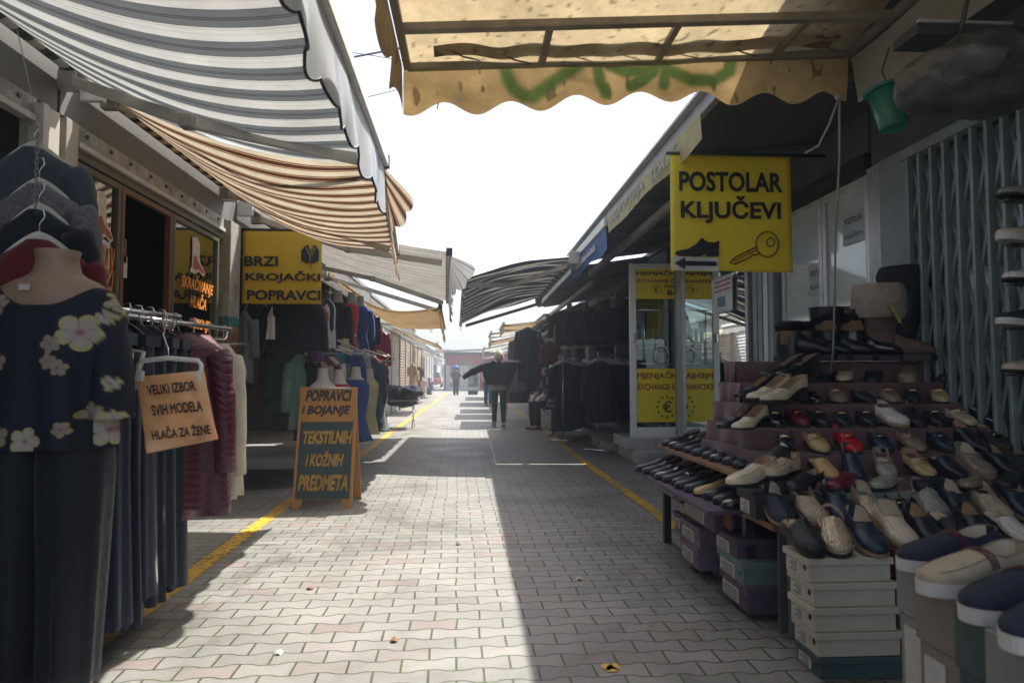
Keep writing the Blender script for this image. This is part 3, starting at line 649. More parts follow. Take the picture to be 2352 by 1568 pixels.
# ================================================================ retractable awnings
def awning(name, label, group, fab, y0, y1, rol, f0, f1, sag=.15, drop=.22, scal=.19, flare=None, tip=0.0, arms=(), roller_m=None, wr=.015, edge=None, rr=.045, bil=0.0, fringe=0, barw=.05, nsag=1.0, name2="canopy", v_m=None, endcap=True, seed=1.0):
    """rol = (x, z) of the roller, f0/f1 = (x, y, z) of the near and far end of the front bar"""
    f0 = Vector(f0); f1 = Vector(f1); L = y1 - y0
    t = thing(name, label, "awning", (rol[0], (y0 + y1) / 2, rol[1]), group)
    def P(u, v):
        a = Vector((rol[0], lerp(y0, y1, u), rol[1])); b = f0.lerp(f1, u); p = a.lerp(b, v)
        s_ = sag * (math.sin(math.pi * v) ** .9) * (.75 + .25 * math.sin(math.pi * u)) * (1 if nsag == 1 else (nsag + (1 - nsag) * u))
        p.z += -s_ + bil * math.sin(math.pi * v) * math.sin(math.pi * u)
        w_ = wr * math.sin(math.pi * min(1, v * 1.15))
        p.z += w_ * (noise.noise((u * L * 1.6, v * 1.3, seed)) * 2.0 + .7 * noise.noise((u * L * 5.0 + v * 2, v * 1.2, seed + 4)))
        return p
    nu = max(24, int(L * 16)); MB().grid(P, nu, 22, lambda u, v: (u * L, v)).build(name2, fab, t)
    R_ = []
    n = 60
    mb = MB()
    for i in range(n + 1):
        yy = lerp(y0 + .03, y1 - .03, i / n); R_.append([Vector((rol[0] + rr * math.cos(k * .5236), yy, rol[1] + rr * math.sin(k * .5236) + .01)) for k in range(12)])
    mb.loft(R_); mb.uv = [(p.y - y0, 0) for p in mb.v]; mb.build("roller", roller_m or fab, t)
    if endcap:
        for yy in (y0, y1): MB().box((rol[0] - .09, yy - .02, rol[1] - .09), (rol[0] + .05, yy + .02, rol[1] + .07)).build("bracket", M_STEEL, t, bevel=.006)
    d = (f1 - f0).normalized()
    MB().bar(f0, f1, barw, barw * 1.3).build("front_bar", M_WHITE, t, bevel=.006)
    for p in (f0, f1): MB().bar(p - d * .015, p + d * .015, barw * 1.2, barw * 1.55).build("end_cap", M_BLACKP, t, bevel=.004)
    flare = flare or (lambda u: Vector((0.02, 0, -1)))
    nsc = max(1, round(L / scal))
    def V(u, v):
        b = f0.lerp(f1, u) + Vector((.0, 0, -barw * .6)); dirv = flare(u).normalized()
        ph = u * nsc; sc = abs(math.sin(math.pi * ph)) ** .8
        ln = drop * (1 - .14 * (1 - sc)) * (1 + tip * (1 - u))
        s_ = v * ln; rip = .012 * math.sin(u * L * 9 + seed) * v + .018 * noise.noise((u * L * 4, v, seed)) * v * 2
        return b + dirv * s_ + Vector((rip, 0, 0))
    vm = MB().grid(V, nsc * 10, 8, lambda u, v: (u * L, v)); va = vm.build("valance", v_m or fab, t)
    if edge: MB().tube([V(i / (nsc * 10), 1.0) for i in range(nsc * 10 + 1)], .006, 5).build("piping", edge, va)
    for pts in arms:
        for a, b in zip(pts[:-1], pts[1:]):
            MB().bar(a, b, .045, .06).build("arm", M_STEEL, t, bevel=.005)
        for q in pts[1:-1]: MB().box(Vector(q) - Vector((.035, .035, .035)), Vector(q) + Vector((.035, .035, .035))).build("elbow", mat("elbow_cast", (.30, .29, .27), .4, .5, .2), t, bevel=.008)
        MB().box(Vector(pts[0]) - Vector((.07, .03, .05)), Vector(pts[0]) + Vector((.03, .03, .05))).build("shoulder", mat("elbow_cast", (.30, .29, .27), .4, .5, .2), t, bevel=.006)
    return t
WHT = (.56, .56, .52); GRY = (.13, .14, .145); BLK = (.015, .017, .022)
S1 = stripes("grey_white_stripe", .205, [(0, GRY), (.20, BLK), (.225, GRY), (.26, BLK), (.285, GRY), (.50, BLK), (.515, WHT), (.56, (.45, .44, .40)), (.60, WHT), (.73, (.47, .46, .42)), (.76, WHT), (.97, BLK), (.985, GRY)], .30)
S2 = stripes("brown_cream_stripe", .165, [(0, (.56, .48, .35)), (.40, (.12, .03, .02)), (.47, (.36, .25, .14)), (.55, (.07, .025, .018)), (.80, (.36, .25, .14)), (.88, (.12, .03, .02)), (.94, (.56, .48, .35))], .34, dirt=.35)
S3 = stripes("cream_navy_line", .21, [(0, (.44, .41, .35)), (.28, (.04, .055, .10)), (.37, (.46, .42, .36)), (.58, (.15, .145, .14)), (.66, (.42, .39, .33)), (.78, (.04, .055, .10)), (.87, (.44, .41, .35))], .34, dirt=.3)
S4 = stripes("orange_brown_stripe", .15, [(0, (.38, .25, .12)), (.36, (.10, .04, .02)), (.5, (.42, .31, .17)), (.78, (.14, .06, .03)), (.9, (.35, .22, .1))], .38, dirt=.4)
S5 = stripes("black_white_stripe", .84, [(0, (.010, .012, .018)), (.22, (.46, .44, .38)), (.36, (.010, .012, .018)), (.58, (.32, .31, .27)), (.64, (.010, .012, .018)), (.78, (.44, .42, .36)), (.89, (.02, .05, .2)), (.93, (.010, .012, .018))], .14, dirt=.3)
SV = stripes("white_blue_valance", .9, [(0, (.64, .66, .68)), (.3, (.44, .52, .62)), (.38, (.64, .67, .70)), (.62, (.50, .56, .64)), (.72, (.64, .67, .70))], .4, dirt=.1)
M_NAVYEDGE = mat("navy_piping", (.012, .018, .045), .6)
GA = "striped awnings along the lane"
awning("striped_awning", "grey and white striped awning nearest the camera with white scalloped valance", GA, S1, 1.25, 3.86, (-2.17, 2.77), (-.50, 1.25, 2.40), (-.50, 3.92, 2.33), sag=.21, drop=.29, scal=.20, edge=M_NAVYEDGE, v_m=SV, wr=.014,
       arms=[((-2.14, 3.74, 2.68), (-1.36, 3.32, 2.32), (-.56, 3.80, 2.29)), ((-2.14, 1.5, 2.68), (-1.36, 1.9, 2.40), (-.56, 1.4, 2.35))], seed=2)
awning("striped_awning", "brown, cream and red striped awning sagging over the tailor's windows", GA, S2, 4.02, 6.30, (-2.17, 2.77), (-.52, 3.99, 2.36), (-.66, 6.05, 2.20), sag=.20, drop=.26, scal=.22,
       flare=lambda u: Vector((lerp(.75, .08, sm(u, 0, .30)), 0, lerp(-.85, -1, sm(u, 0, .3)))), tip=.1, wr=.028,
       arms=[((-2.14, 4.16, 2.74), (-1.38, 4.62, 2.50), (-.60, 4.22, 2.33)), ((-2.14, 6.1, 2.70), (-1.35, 5.6, 2.40), (-.70, 5.85, 2.17))], seed=7)
awning("striped_awning", "cream awning with thin navy lines beyond the brown one", GA, S3, 6.66, 10.0, (-2.15, 2.72), (-.21, 6.62, 2.30), (-.33, 9.9, 2.18), sag=.06, drop=.30, scal=.25,
       flare=lambda u: Vector((lerp(.6, .15, sm(u, 0, .25)), 0, lerp(-.25, -1, sm(u, 0, .16)))), wr=.012, v_m=stripes("white_navy_valance", .16, [(0, (.52, .52, .50)), (.45, (.07, .10, .22)), (.55, (.52, .52, .5)), (.85, (.25, .28, .36)), (.9, (.52, .52, .5))], .2),
       arms=[((-2.12, 6.9, 2.66), (-1.3, 7.3, 2.44), (-.3, 6.9, 2.24)), ((-2.12, 9.7, 2.62), (-1.3, 9.1, 2.38), (-.4, 9.7, 2.13))], seed=11)
A4 = awning("striped_awning", "tattered orange-brown awning sagging behind the cream one", GA, S4, 10.1, 13.2, (-2.15, 2.62), (-.45, 10.1, 2.12), (-.50, 13.1, 2.02), sag=.34, drop=.30, scal=.12, wr=.035,
       flare=lambda u: Vector((.05, 0, -1)), arms=[((-2.12, 10.3, 2.56), (-.5, 10.3, 2.08))], seed=15)
awning("striped_awning", "black and white striped awning reaching in from the right", GA, S5, 8.75, 13.4, (1.36, 2.64), (-.09, 8.95, 2.36), (-.20, 13.4, 2.10), sag=-.09, bil=.03, drop=.10, scal=.5, wr=.05,
       arms=[((1.34, 9.0, 2.58), (.6, 9.6, 2.38), (-.02, 9.1, 2.30)), ((1.34, 13.2, 2.5), (-.1, 13.2, 2.06))], seed=21, roller_m=S5)
# small far awnings on both sides
M_TANAW = mat("tan_canvas", (.42, .30, .17), .7, 0, .25, 3, trans=.3); M_GREYAW = mat("grey_canvas", (.42, .41, .38), .7, 0, .25, 3, trans=.3); M_WHAW = mat("white_canvas", (.62, .60, .56), .7, 0, .2, 3, trans=.35)
def flat_awning(label, m, y0, y1, x0, z0, x1, z1):
    t = thing("small_awning", label, "awning", (x0, (y0 + y1) / 2, z0), "small far awnings")
    MB().grid(lambda u, v: Vector((lerp(x0, x1, v), lerp(y0, y1, u), lerp(z0, z1, v) - .08 * math.sin(math.pi * v) + .03 * noise.noise((u * 5, v * 2, y0)))), 16, 8).build("canopy", m, t)
    MB().bar((x1, y0, z1), (x1, y1, z1), .05, .06).build("front_bar", M_WHITE, t)
    MB().grid(lambda u, v: Vector((x1, lerp(y0, y1, u), z1 - .03 - v * (.16 + .03 * abs(math.sin(u * 16))))), 40, 2).build("valance", m, t)
    for yy in (y0 + .15, y1 - .15): MB().bar((x0, yy, z0 - .06), (x1, yy, z1 - .05), .04, .05).build("arm", M_STEEL, t)
for a_ in (("grey flat awning over the white shutters on the left", M_GREYAW, 14.0, 17.0, -2.2, 2.42, -.95, 2.35), ("tan awning tip past the white shutters on the left", M_TANAW, 19.5, 22.5, -2.2, 2.5, -.95, 2.02),
           ("small grey awning far along the left shops", M_GREYAW, 27, 30, -2.3, 2.35, -1.25, 1.95), ("white awning far along the left shops near the end", M_WHAW, 33, 37, -2.3, 2.3, -1.4, 1.9),
           ("tan awning just beyond the black striped one on the right", M_TANAW, 15.4, 17.6, 1.75, 2.40, .75, 2.28), ("pale blue-white awning behind the tan one on the right", M_WHAW, 18.2, 20.5, 1.75, 2.45, .55, 2.26),
           ("second tan awning on the right, over the blonde woman's head", M_TANAW, 21.0, 23.5, 1.8, 2.45, .62, 2.18), ("white awning low on the right near the far booth", M_WHAW, 25, 29, 2.0, 2.45, .5, 2.12), ("grey awning farthest along the right shops", M_GREYAW, 31, 36, 2.2, 2.4, .6, 1.95)):
    flat_awning(*a_)

# ================================================================ mustard canopy over the near lane (frame, roof sheet, valances, graffiti)
CY = 3.0
CN = thing("box_canopy", "mustard box canopy overhead with green graffiti and wavy valance", "canopy", (.7, CY, 2.47))
fl = at(936, 155, y=CY); fr = at(1945, 124, y=CY); XL0, XR0 = fl.x, fr.x; ZL, ZR = fl.z, fr.z
def zf(x): return lerp(ZL, ZR, (x - XL0) / (XR0 - XL0))
M_FRAME = mat("canopy_frame", (.19, .165, .13), .5, .2, .25, 7, dirt=.3)
Y2 = CY - .34
def fbar(nm, p0, p1, w_=.032, h_=.032): return MB().bar(p0, p1, w_, h_).build(nm, M_FRAME, CN, bevel=.004)
fbar("rail", (XL0, CY, ZL), (XR0, CY, ZR)); fbar("rail", (XL0, Y2, ZL), (XR0, Y2, ZR), .04, .034)
fbar("rail", (XL0, CY, ZL), (XL0, 1.0, ZL)); fbar("rail", (XR0, CY, ZR), (XR0, 1.0, ZR)); fbar("rail", (XR0 + .07, CY - .2, ZR + .05), (XR0 + .07, 1.0, ZR + .05), .03, .05)
for px in (1250, 1525, 1800):
    xx = at(px, 110, y=CY - .1).x; fbar("spacer", (xx, CY - .017, zf(xx)), (xx, Y2 + .02, zf(xx)), .03, .025)
for k in range(3): fbar("spacer", (XR0 - .18 - k * .12, CY - .02, ZR + .06), (XR0 - .18 - k * .12, CY - .6, ZR + .16), .025, .02)
fbar("rail", (XL0, 1.9, ZL), (XR0, 1.9, ZR))
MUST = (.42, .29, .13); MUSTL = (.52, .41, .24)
CANV = attr_mat("mustard_canvas", .75, .40, .38, 7.0, .25)
def seg_d(p, a, b):
    ax, ay = a; bx, by = b; dx, dy = bx - ax, by - ay; t_ = max(0, min(1, ((p[0]-ax)*dx + (p[1]-ay)*dy) / max(1e-9, dx*dx + dy*dy)))
    return math.hypot(p[0] - ax - t_*dx, p[1] - ay - t_*dy)
# graffiti strokes in print pixels: polyline, width, softness
STROKES = [([(1150, 100), (1165, 175), (1180, 205), (1205, 222), (1225, 222), (1260, 195), (1320, 155), (1345, 140)], 14, 13),
           ([(1370, 145), (1380, 190), (1392, 215)], 12, 10), ([(1400, 150), (1440, 165), (1490, 165), (1510, 150)], 13, 10), ([(1500, 165), (1475, 185), (1450, 198)], 13, 7),
           ([(1525, 110), (1530, 155), (1525, 195)], 12, 8), ([(1545, 165), (1590, 185), (1640, 185), (1675, 165), (1680, 135), (1650, 105), (1620, 95)], 13, 10)]
def graf(p):
    q = (0.0)
    for pts, wd, sf in STROKES:
        d = min(seg_d(p, pts[i], pts[i+1]) for i in range(len(pts) - 1)); q = max(q, 1 - sm(d, wd - sf * .6, wd + sf * .9))
    return q
def topx(P):
    v = CAM_M.transposed() @ (P - Vector((0, 0, CAM_H))); return (1176 + 1568 * v.x / -v.z, 784 - 1568 * v.y / -v.z)
def vcol(P, base, g=False):
    n = noise.noise((P.x * 9, P.y * 9, P.z * 9)); n2 = noise.noise((P.x * 2.2, P.y * 2.2 + 5, P.z * 2)); k = 1 + .14 * n + .18 * n2
    c = [b * k for b in base]
    s_ = noise.noise((P.x * 30, P.y * 30, P.z * 12)); 
    if s_ > .48: c = [v * .45 for v in c]
    if g:
        q = graf(topx(P))
        if q > 0: gc = (.055, .11, .025); c = [lerp(v, w_, q * .9) for v, w_ in zip(c, gc)]
    return tuple(c)
# far valance, seen from its back
nw = 7.0; off = -.016
def VF(u, v):
    x = lerp(XL0 - .02, XR0 + .02, u); sc = .5 + .5 * math.cos(2 * math.pi * (u * nw - .12)); ln = .165 + .055 * sc + .012 * math.sin(u * 9)
    y = CY + .02 + .018 * noise.noise((u * 9, v * 1.5, 2)) * (v + .2) + (.03 * v * sm(u, .8, 1) * math.sin(u * 40))
    return Vector((x, y, zf(x) + .012 - v * ln))
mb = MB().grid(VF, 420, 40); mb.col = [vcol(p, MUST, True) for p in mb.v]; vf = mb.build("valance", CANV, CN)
# left valance
def VL(u, v):
    y = lerp(CY + .02, 1.0, u); sc = .5 + .5 * math.cos(2 * math.pi * (u * 7.2 - .02)); ln = .165 + .055 * sc
    return Vector((XL0 - .025 - .01 * v + .016 * math.sin(u * 30 + 1) * v, y, ZL + .012 - v * ln))
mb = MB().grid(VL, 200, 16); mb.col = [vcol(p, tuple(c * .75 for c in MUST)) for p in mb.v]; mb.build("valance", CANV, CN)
# roof sheet (slack canvas, slightly domed)
def RF(u, v):
    x = lerp(XL0 - .02, XR0 + .02, u); y = lerp(CY + .02, 1.0, v); z = zf(x) + .03 + .10 * min(1, v * 3) - .05 * math.sin(math.pi * u) + .012 * noise.noise((x * 3, y * 3, 1))
    return Vector((x, y, z))
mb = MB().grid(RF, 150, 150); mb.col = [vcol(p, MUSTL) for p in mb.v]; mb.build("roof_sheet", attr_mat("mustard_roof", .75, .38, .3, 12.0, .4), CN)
# gathered strip laced to the far rail, with eyelets and cord
def FOLD(u, v):
    x = lerp(XL0 + .12, XR0 - .1, u); return Vector((x, CY - .045 - .10 * v + .008 * math.sin(u * 46), zf(x) + .02 + .012 * math.sin(u * 31) + .02 * math.sin(v * 3.1)))
mb = MB().grid(FOLD, 160, 6); mb.col = [vcol(p, (.15, .105, .055)) for p in mb.v]; fo = mb.build("laced_strip", attr_mat("brown_strip", .75, .1, .3, 14, .3), CN)
for px in (1032, 1152, 1296, 1410, 1545, 1680):
    c = at(px, 128, y=CY - .075); cc = FOLD((c.x - XL0 - .12) / (XR0 - XL0 - .22), .35)
    MB().tube([cc + Vector((.010 * math.cos(k * .6283), .004 * math.sin(k*.6283) , -.012 + .010 * math.sin(k * .6283))) for k in range(11)], .0035, 5).build("eyelet", mat("brass", (.45, .33, .12), .35, .9), fo)
    MB().tube([cc + Vector((0, 0, -.012)), cc + Vector((.06, .02, -.03)), cc + Vector((.13, .05, -.028)), cc + Vector((.15, .07, 0.0))], .004, 5).build("cord", mat("lace_cord", (.13, .10, .07), .8), fo)
# pale plastic valance along the right rail
def VR(u, v):
    y = lerp(CY, 1.1, u); return Vector((XR0 + .02 + .03 * v + .01 * math.sin(u * 14), y, ZR - .02 - v * (.21 - .05 * u)))
mb = MB().grid(VR, 60, 8); mb.build("plastic_valance", mat("grey_plastic_sheet", (.30, .29, .25), .55, 0, .2, 4, trans=.25), CN)
# scraps of white tape on the valance
for pts in (((1057, 193), (1060, 215), (1062, 228), (1045, 236)), ((1004, 250), (1007, 238), (1005, 243))):
    MB().tube([at(x, y, y=CY + .0) for x, y in pts], .0035, 5).build("tape", M_WHITE, vf)

# ================================================================ lettered banners under the right eave
def banner(name, label, m, y0, y1, x, ztop, drop, words, lm):
    t = thing(name, label, "banner", (x, (y0 + y1) / 2, ztop))
    def B(u, v):
        y = lerp(y0, y1, u); return Vector((x + .012 * math.sin(u * 7) * v + .01 * v, y, ztop - v * drop * (1 + .10 * math.sin(u * 11) + .05 * noise.noise((u * 30, 0, 3)))))
    MB().grid(B, 60, 8).build("cloth", m, t)
    for s_, yc, wd, hh, tilt in words:
        text(s_, frame_M((x - .008, yc, ztop - drop * .45), (0, -1, tilt), (0.05, 0, 1)), wd, hh, .012, .15, lm, t)
    return t
banner("hanging_banner", "cream-yellow lettered banner hanging along the right eave", mat("cream_banner", (.78, .68, .36), .6, 0, .2, 3, trans=.55), 4.15, 7.1, XE - .06, ZE - .02, .17,
       (("GALANTERIJA", 6.25, 1.4, .11, 0), ("TORBE", 5.0, .7, .10, 0)), mat("faded_letters", (.30, .31, .24), .7))
banner("hanging_banner", "blue banner with white script at the far end of the right eave", mat("blue_banner", (.03, .13, .36), .6, 0, .3, 3, trans=.4), 7.15, 9.75, XE - .06, ZE - .09, .24,
       (), M_WHITE)
bo = [o for o in bpy.data.objects if o.get('label', '').startswith('blue banner')][0]
tb = MB()
for k in range(26):
    yy = 9.2 - k * .055; hh = .05 + .03 * math.sin(k * 2.3); tb.tube([(XE - .068, yy, ZE - .24), (XE - .068, yy - .03, ZE - .24 + hh), (XE - .068, yy - .05, ZE - .24)], .009, 5)
tb.build("script_lettering", M_WHITE, bo)
MB().bar((XE - .07, 7.12, ZE - .045), (XE - .07, 9.7, ZE - .045), .03, .09).build("batten", M_WHITE, bo)

# ================================================================ signs
def vinyl(mb_fn, name, label, cat, loc): pass
# POSTOLAR KLJUCEVI
Y = 4.62
a = at(1542, 622, y=Y); b = at(1815, 360, y=Y)
SG = thing("hanging_sign", "yellow hanging sign reading POSTOLAR KLJUČEVI with a shoe and a key", "sign", (b.x, Y, b.z))
def SP(u, v): return Vector((lerp(a.x, b.x, u) + .012 * (v - .5) * 0 - .018 * (1 - v) * (1 - u) * 0, Y + .012 * math.sin(u * 5 + 1) * (1 - v), lerp(a.z, b.z, v) + .006 * math.sin(u * 6) * (1 - v)))
MB().grid(SP, 24, 24).build("panel", mat("yellow_sign", (.82, .64, .03), .45, 0, .06, 2.0, trans=.15, bump=.05), SG, thick=.003)
MB().tube([(a.x - .03, Y, b.z + .008), (b.x + .25, Y, b.z + .008)], .012, 8).build("rod", M_BLACKP, SG)
def sg(px, py): return at(px, py, y=Y - .006)
def px2m(n): return n / 1568 * Y
MF = lambda px, py: frame_M(at(px, py, y=Y - .016), (1, 0, 0), (0, 0, 1))
text("POSTOLAR", MF(1679, 418), px2m(250), px2m(48), .03, 0, M_INK, SG)
text("KLJUČEVI", MF(1679, 482), px2m(242), px2m(66), .03, 0, M_INK, SG)
def flat(nm, pts, m, parent, y=None, th=.002):
    y = (Y - .016) if y is None else y
    q = [at(px, py, y=y) for px, py in pts]; 
    return MB().prism([(p.x, p.z) for p in q], Matrix(((1,0,0,0),(0,0,-1,y),(0,1,0,0),(0,0,0,1))), th).build(nm, m, parent)
flat("pictogram_shoe", [(1549, 582), (1556, 576), (1580, 572), (1600, 560), (1612, 545), (1619, 552), (1626, 556), (1640, 557), (1652, 553), (1651, 580), (1652, 588), (1622, 589), (1622, 583), (1606, 589), (1560, 588)], M_INK, SG)
flat("white_patch", [(1546, 589), (1650, 592), (1649, 623), (1545, 620)], mat("white_vinyl", (.55, .54, .50), .5), SG, Y - .013)
flat("arrow", [(1549, 604), (1574, 590), (1574, 599), (1646, 601), (1646, 611), (1574, 610), (1574, 619)], M_INK, SG)
KM = mat("brown_outline", (.20, .09, .01), .6)
kb = MB()
def line3(pts, y): return [at(px, py, y=y) for px, py in pts]
kb.tube(line3([(1762 + 26 * math.cos(k * .3), 561 + 29 * math.sin(k * .3)) for k in range(22)], Y - .016), .0055, 5)
kb.tube(line3([(1770 + 9 * math.cos(k * .3), 556 + 10 * math.sin(k * .3)) for k in range(22)], Y - .016), .005, 5)
kb.tube(line3([(1740, 566), (1690, 590), (1676, 603), (1686, 607), (1724, 590), (1730, 584), (1737, 586), (1746, 580)], Y - .016), .0055, 5)
kb.tube(line3([(1738, 574), (1684, 600)], Y - .016), .004, 5)
kb.build("pictogram_key", KM, SG)
# BRZI KROJACKI POPRAVCI
Y = 6.70
a = at(560, 697, y=Y); b = at(740, 531, y=Y)
SB = thing("hanging_sign", "yellow hanging sign reading BRZI KROJAČKI POPRAVCI with a dark suit", "sign", (a.x, Y, b.z))
MB().grid(lambda u, v: Vector((lerp(a.x - .02, b.x, u) + .0 * v, Y + .010 * math.sin(u * 4) * (1 - v), lerp(a.z, b.z, v))), 20, 20).build("panel", mat("yellow_sign_deep", (.74, .50, .03), .5, 0, .08, 2.0, trans=.35, bump=.05), SB, thick=.003)
MB().tube([(XL - .02, Y, b.z + .008), (b.x, Y, b.z + .008)], .012, 8).build("rod", M_BLACKP, SB)
MF = lambda px, py: frame_M(at(px, py, y=Y - .016), (1, 0, 0), (0, 0, 1))
text("BRZI", MF(600, 600), px2m(75), px2m(23), .034, 0, M_INK, SB)
text("KROJAČKI", MF(650, 636), px2m(166), px2m(28), .034, 0, M_INK, SB)
text("POPRAVCI", MF(652, 678), px2m(163), px2m(23), .034, 0, M_INK, SB)
su = flat("pictogram_suit", [(692, 575), (700, 566), (708, 562), (714, 574), (720, 562), (727, 566), (733, 575), (732, 600), (724, 601), (724, 604), (700, 604), (700, 600), (692, 600)], M_INK, SB)
for q in ([(709, 562), (714, 585), (719, 562)], [(703, 568), (712, 588), (712, 604)], [(724, 568), (716, 588)]): MB().tube([at(px, py, y=Y - .0185) for px, py in q], .005, 5).build("lapel", mat("gold_line", (.4, .27, .03), .6), su)
MB().tube([at(714, 604, y=Y - .017), at(714, 618, y=Y - .017)], .004, 5).build("hook_line", M_INK, SB)
# ================================================================ garments
def cloth(name, col, rough=.85, **k): return mat(name, col, rough, 0, k.pop('var', .14), k.pop('scale', 8.0), bump=k.pop('bump', .45), bscale=k.pop('bscale', 24.0), spec=.2, sheen=.15, **k)
C_NAVY = cloth("navy_cloth", (.009, .016, .036)); C_BLACK = cloth("black_cloth", (.008, .013, .020)); C_BLUEBLK = cloth("blue_black_cloth", (.008, .014, .026))
C_MAROON = cloth("maroon_cloth", (.13, .012, .032)); C_CREAM = cloth("cream_cloth", (.55, .49, .38)); C_GREY = cloth("grey_cloth", (.11, .12, .13)); C_LGREY = cloth("light_grey_cloth", (.32, .33, .34))
C_GREEN = cloth("dark_green_cloth", (.035, .07, .05)); C_MINT = cloth("mint_cloth", (.16, .28, .21)); C_BROWN = cloth("taupe_cloth", (.13, .095, .075)); C_RED = cloth("red_cloth", (.40, .02, .025)); C_CORAL = cloth("coral_satin", (.55, .06, .06), .4)
C_TEAL = cloth("teal_cloth", (.02, .20, .24)); C_WHITE = cloth("white_cloth", (.62, .60, .57)); C_PURPLE = cloth("purple_cloth", (.12, .06, .16)); C_MAGENTA = cloth("magenta_cloth", (.42, .01, .13)); C_BLUE = cloth("royal_blue_cloth", (.012, .04, .20)); C_DKRED = cloth("wine_cloth", (.12, .012, .02)); C_BEIGE = cloth("beige_cloth", (.42, .33, .24)); C_PINKW = cloth("pale_pink_cloth", (.60, .52, .50)); C_YEL = cloth("pale_yellow_cloth", (.55, .48, .25))
C_STRIPE = stripes("navy_white_stripes", .05, [(0, (.03, .05, .10)), (.55, (.62, .64, .64))], 0, axis=1)
def folds_ring(cx, cy, z, rx, ry, n=36, k=7, amp=0.0, ph=0.0, sq=1.0, yaw=0.0):
    out = []
    for i in range(n):
        a = 2 * math.pi * i / n; f = 1 + 1.35 * amp * math.sin(k * a + ph) + amp * .8 * math.sin((2 * k - 3) * a + ph * 2.3)
        c, s_ = math.cos(a), math.sin(a); c = math.copysign(abs(c) ** sq, c); s_ = math.copysign(abs(s_) ** sq, s_)
        x, y = rx * f * c, ry * f * s_
        out.append(Vector((cx + x * math.cos(yaw) - y * math.sin(yaw), cy + x * math.sin(yaw) + y * math.cos(yaw), z)))
    return out
def body(mb, prof, n=36, seed=0, sub=3):
    """prof = [(z, cx, cy, rx, ry, fold amp)] top to hem, subdivided smoothly"""
    rings = []; ph = seed * 1.7; k = 5 + seed % 4
    for i in range(len(prof) - 1):
        for j in range(sub):
            t_ = j / sub; q = [lerp(a, b, t_) for a, b in zip(prof[i], prof[i+1])]; rings.append(folds_ring(q[1], q[2], q[0], q[3], q[4], n, k, q[5], ph + q[0] * .8))
    q = prof[-1]; rings.append(folds_ring(q[1], q[2], q[0], q[3], q[4], n, k, q[5], ph + q[0] * .8))
    return mb.loft(rings)
def sleeve(mb, p0, p1, p2, r0, r1, seed=0):
    pts = []; rs = []
    P0, P1, P2 = Vector(p0), Vector(p1), Vector(p2)
    for i in range(9):
        t_ = i / 8; q = P0.lerp(P1, t_).lerp(P1.lerp(P2, t_), t_); pts.append(q + Vector((0, .004 * math.sin(i * 2 + seed), 0))); rs.append(lerp(r0, r1, t_) * (1 + .06 * math.sin(i * 2.6 + seed)))
    return mb.tube(pts, rs, 12)
M_HANG = mat("white_hanger", (.55, .55, .52), .35); M_HANGB = M_BLACKP
def hanger(t, top, w=.40, m=None, yaw=0.0):
    """curved plastic hanger under a wire hook; top = the rail point"""
    mb = MB(); x, y, z = top; m = m or M_HANG
    d = Vector((math.cos(yaw), math.sin(yaw), 0)); T = Vector(top)
    pts = [T + d * (w / 2 * s_) + Vector((0, 0, -.085 - .075 * abs(s_) ** 1.5)) for s_ in [k / 6 - 1 for k in range(13)]]
    rings = []
    for p in pts: 
        k = (p - T).dot(d) / (w / 2); hh = .020 - .010 * abs(k); nrm = d.cross(Vector((0, 0, 1)))
        rings.append([p + nrm * .006 + Vector((0, 0, hh)), p - nrm * .006 + Vector((0, 0, hh)), p - nrm * .006 - Vector((0, 0, hh)), p + nrm * .006 - Vector((0, 0, hh))])
    mb.loft(rings, smooth=False); h = mb.build("hanger", m, t)
    MB().tube([T + Vector((0, 0, -.07)), T + Vector((0, 0, -.035)), T + d * .018 + Vector((0, 0, -.012)), T + d * .012 + Vector((0, 0, .014)), T + d * -.012 + Vector((0, 0, .016)), T + d * -.02 + Vector((0, 0, .0))], .0028, 6).build("hook", M_CHROME, h)
    return h
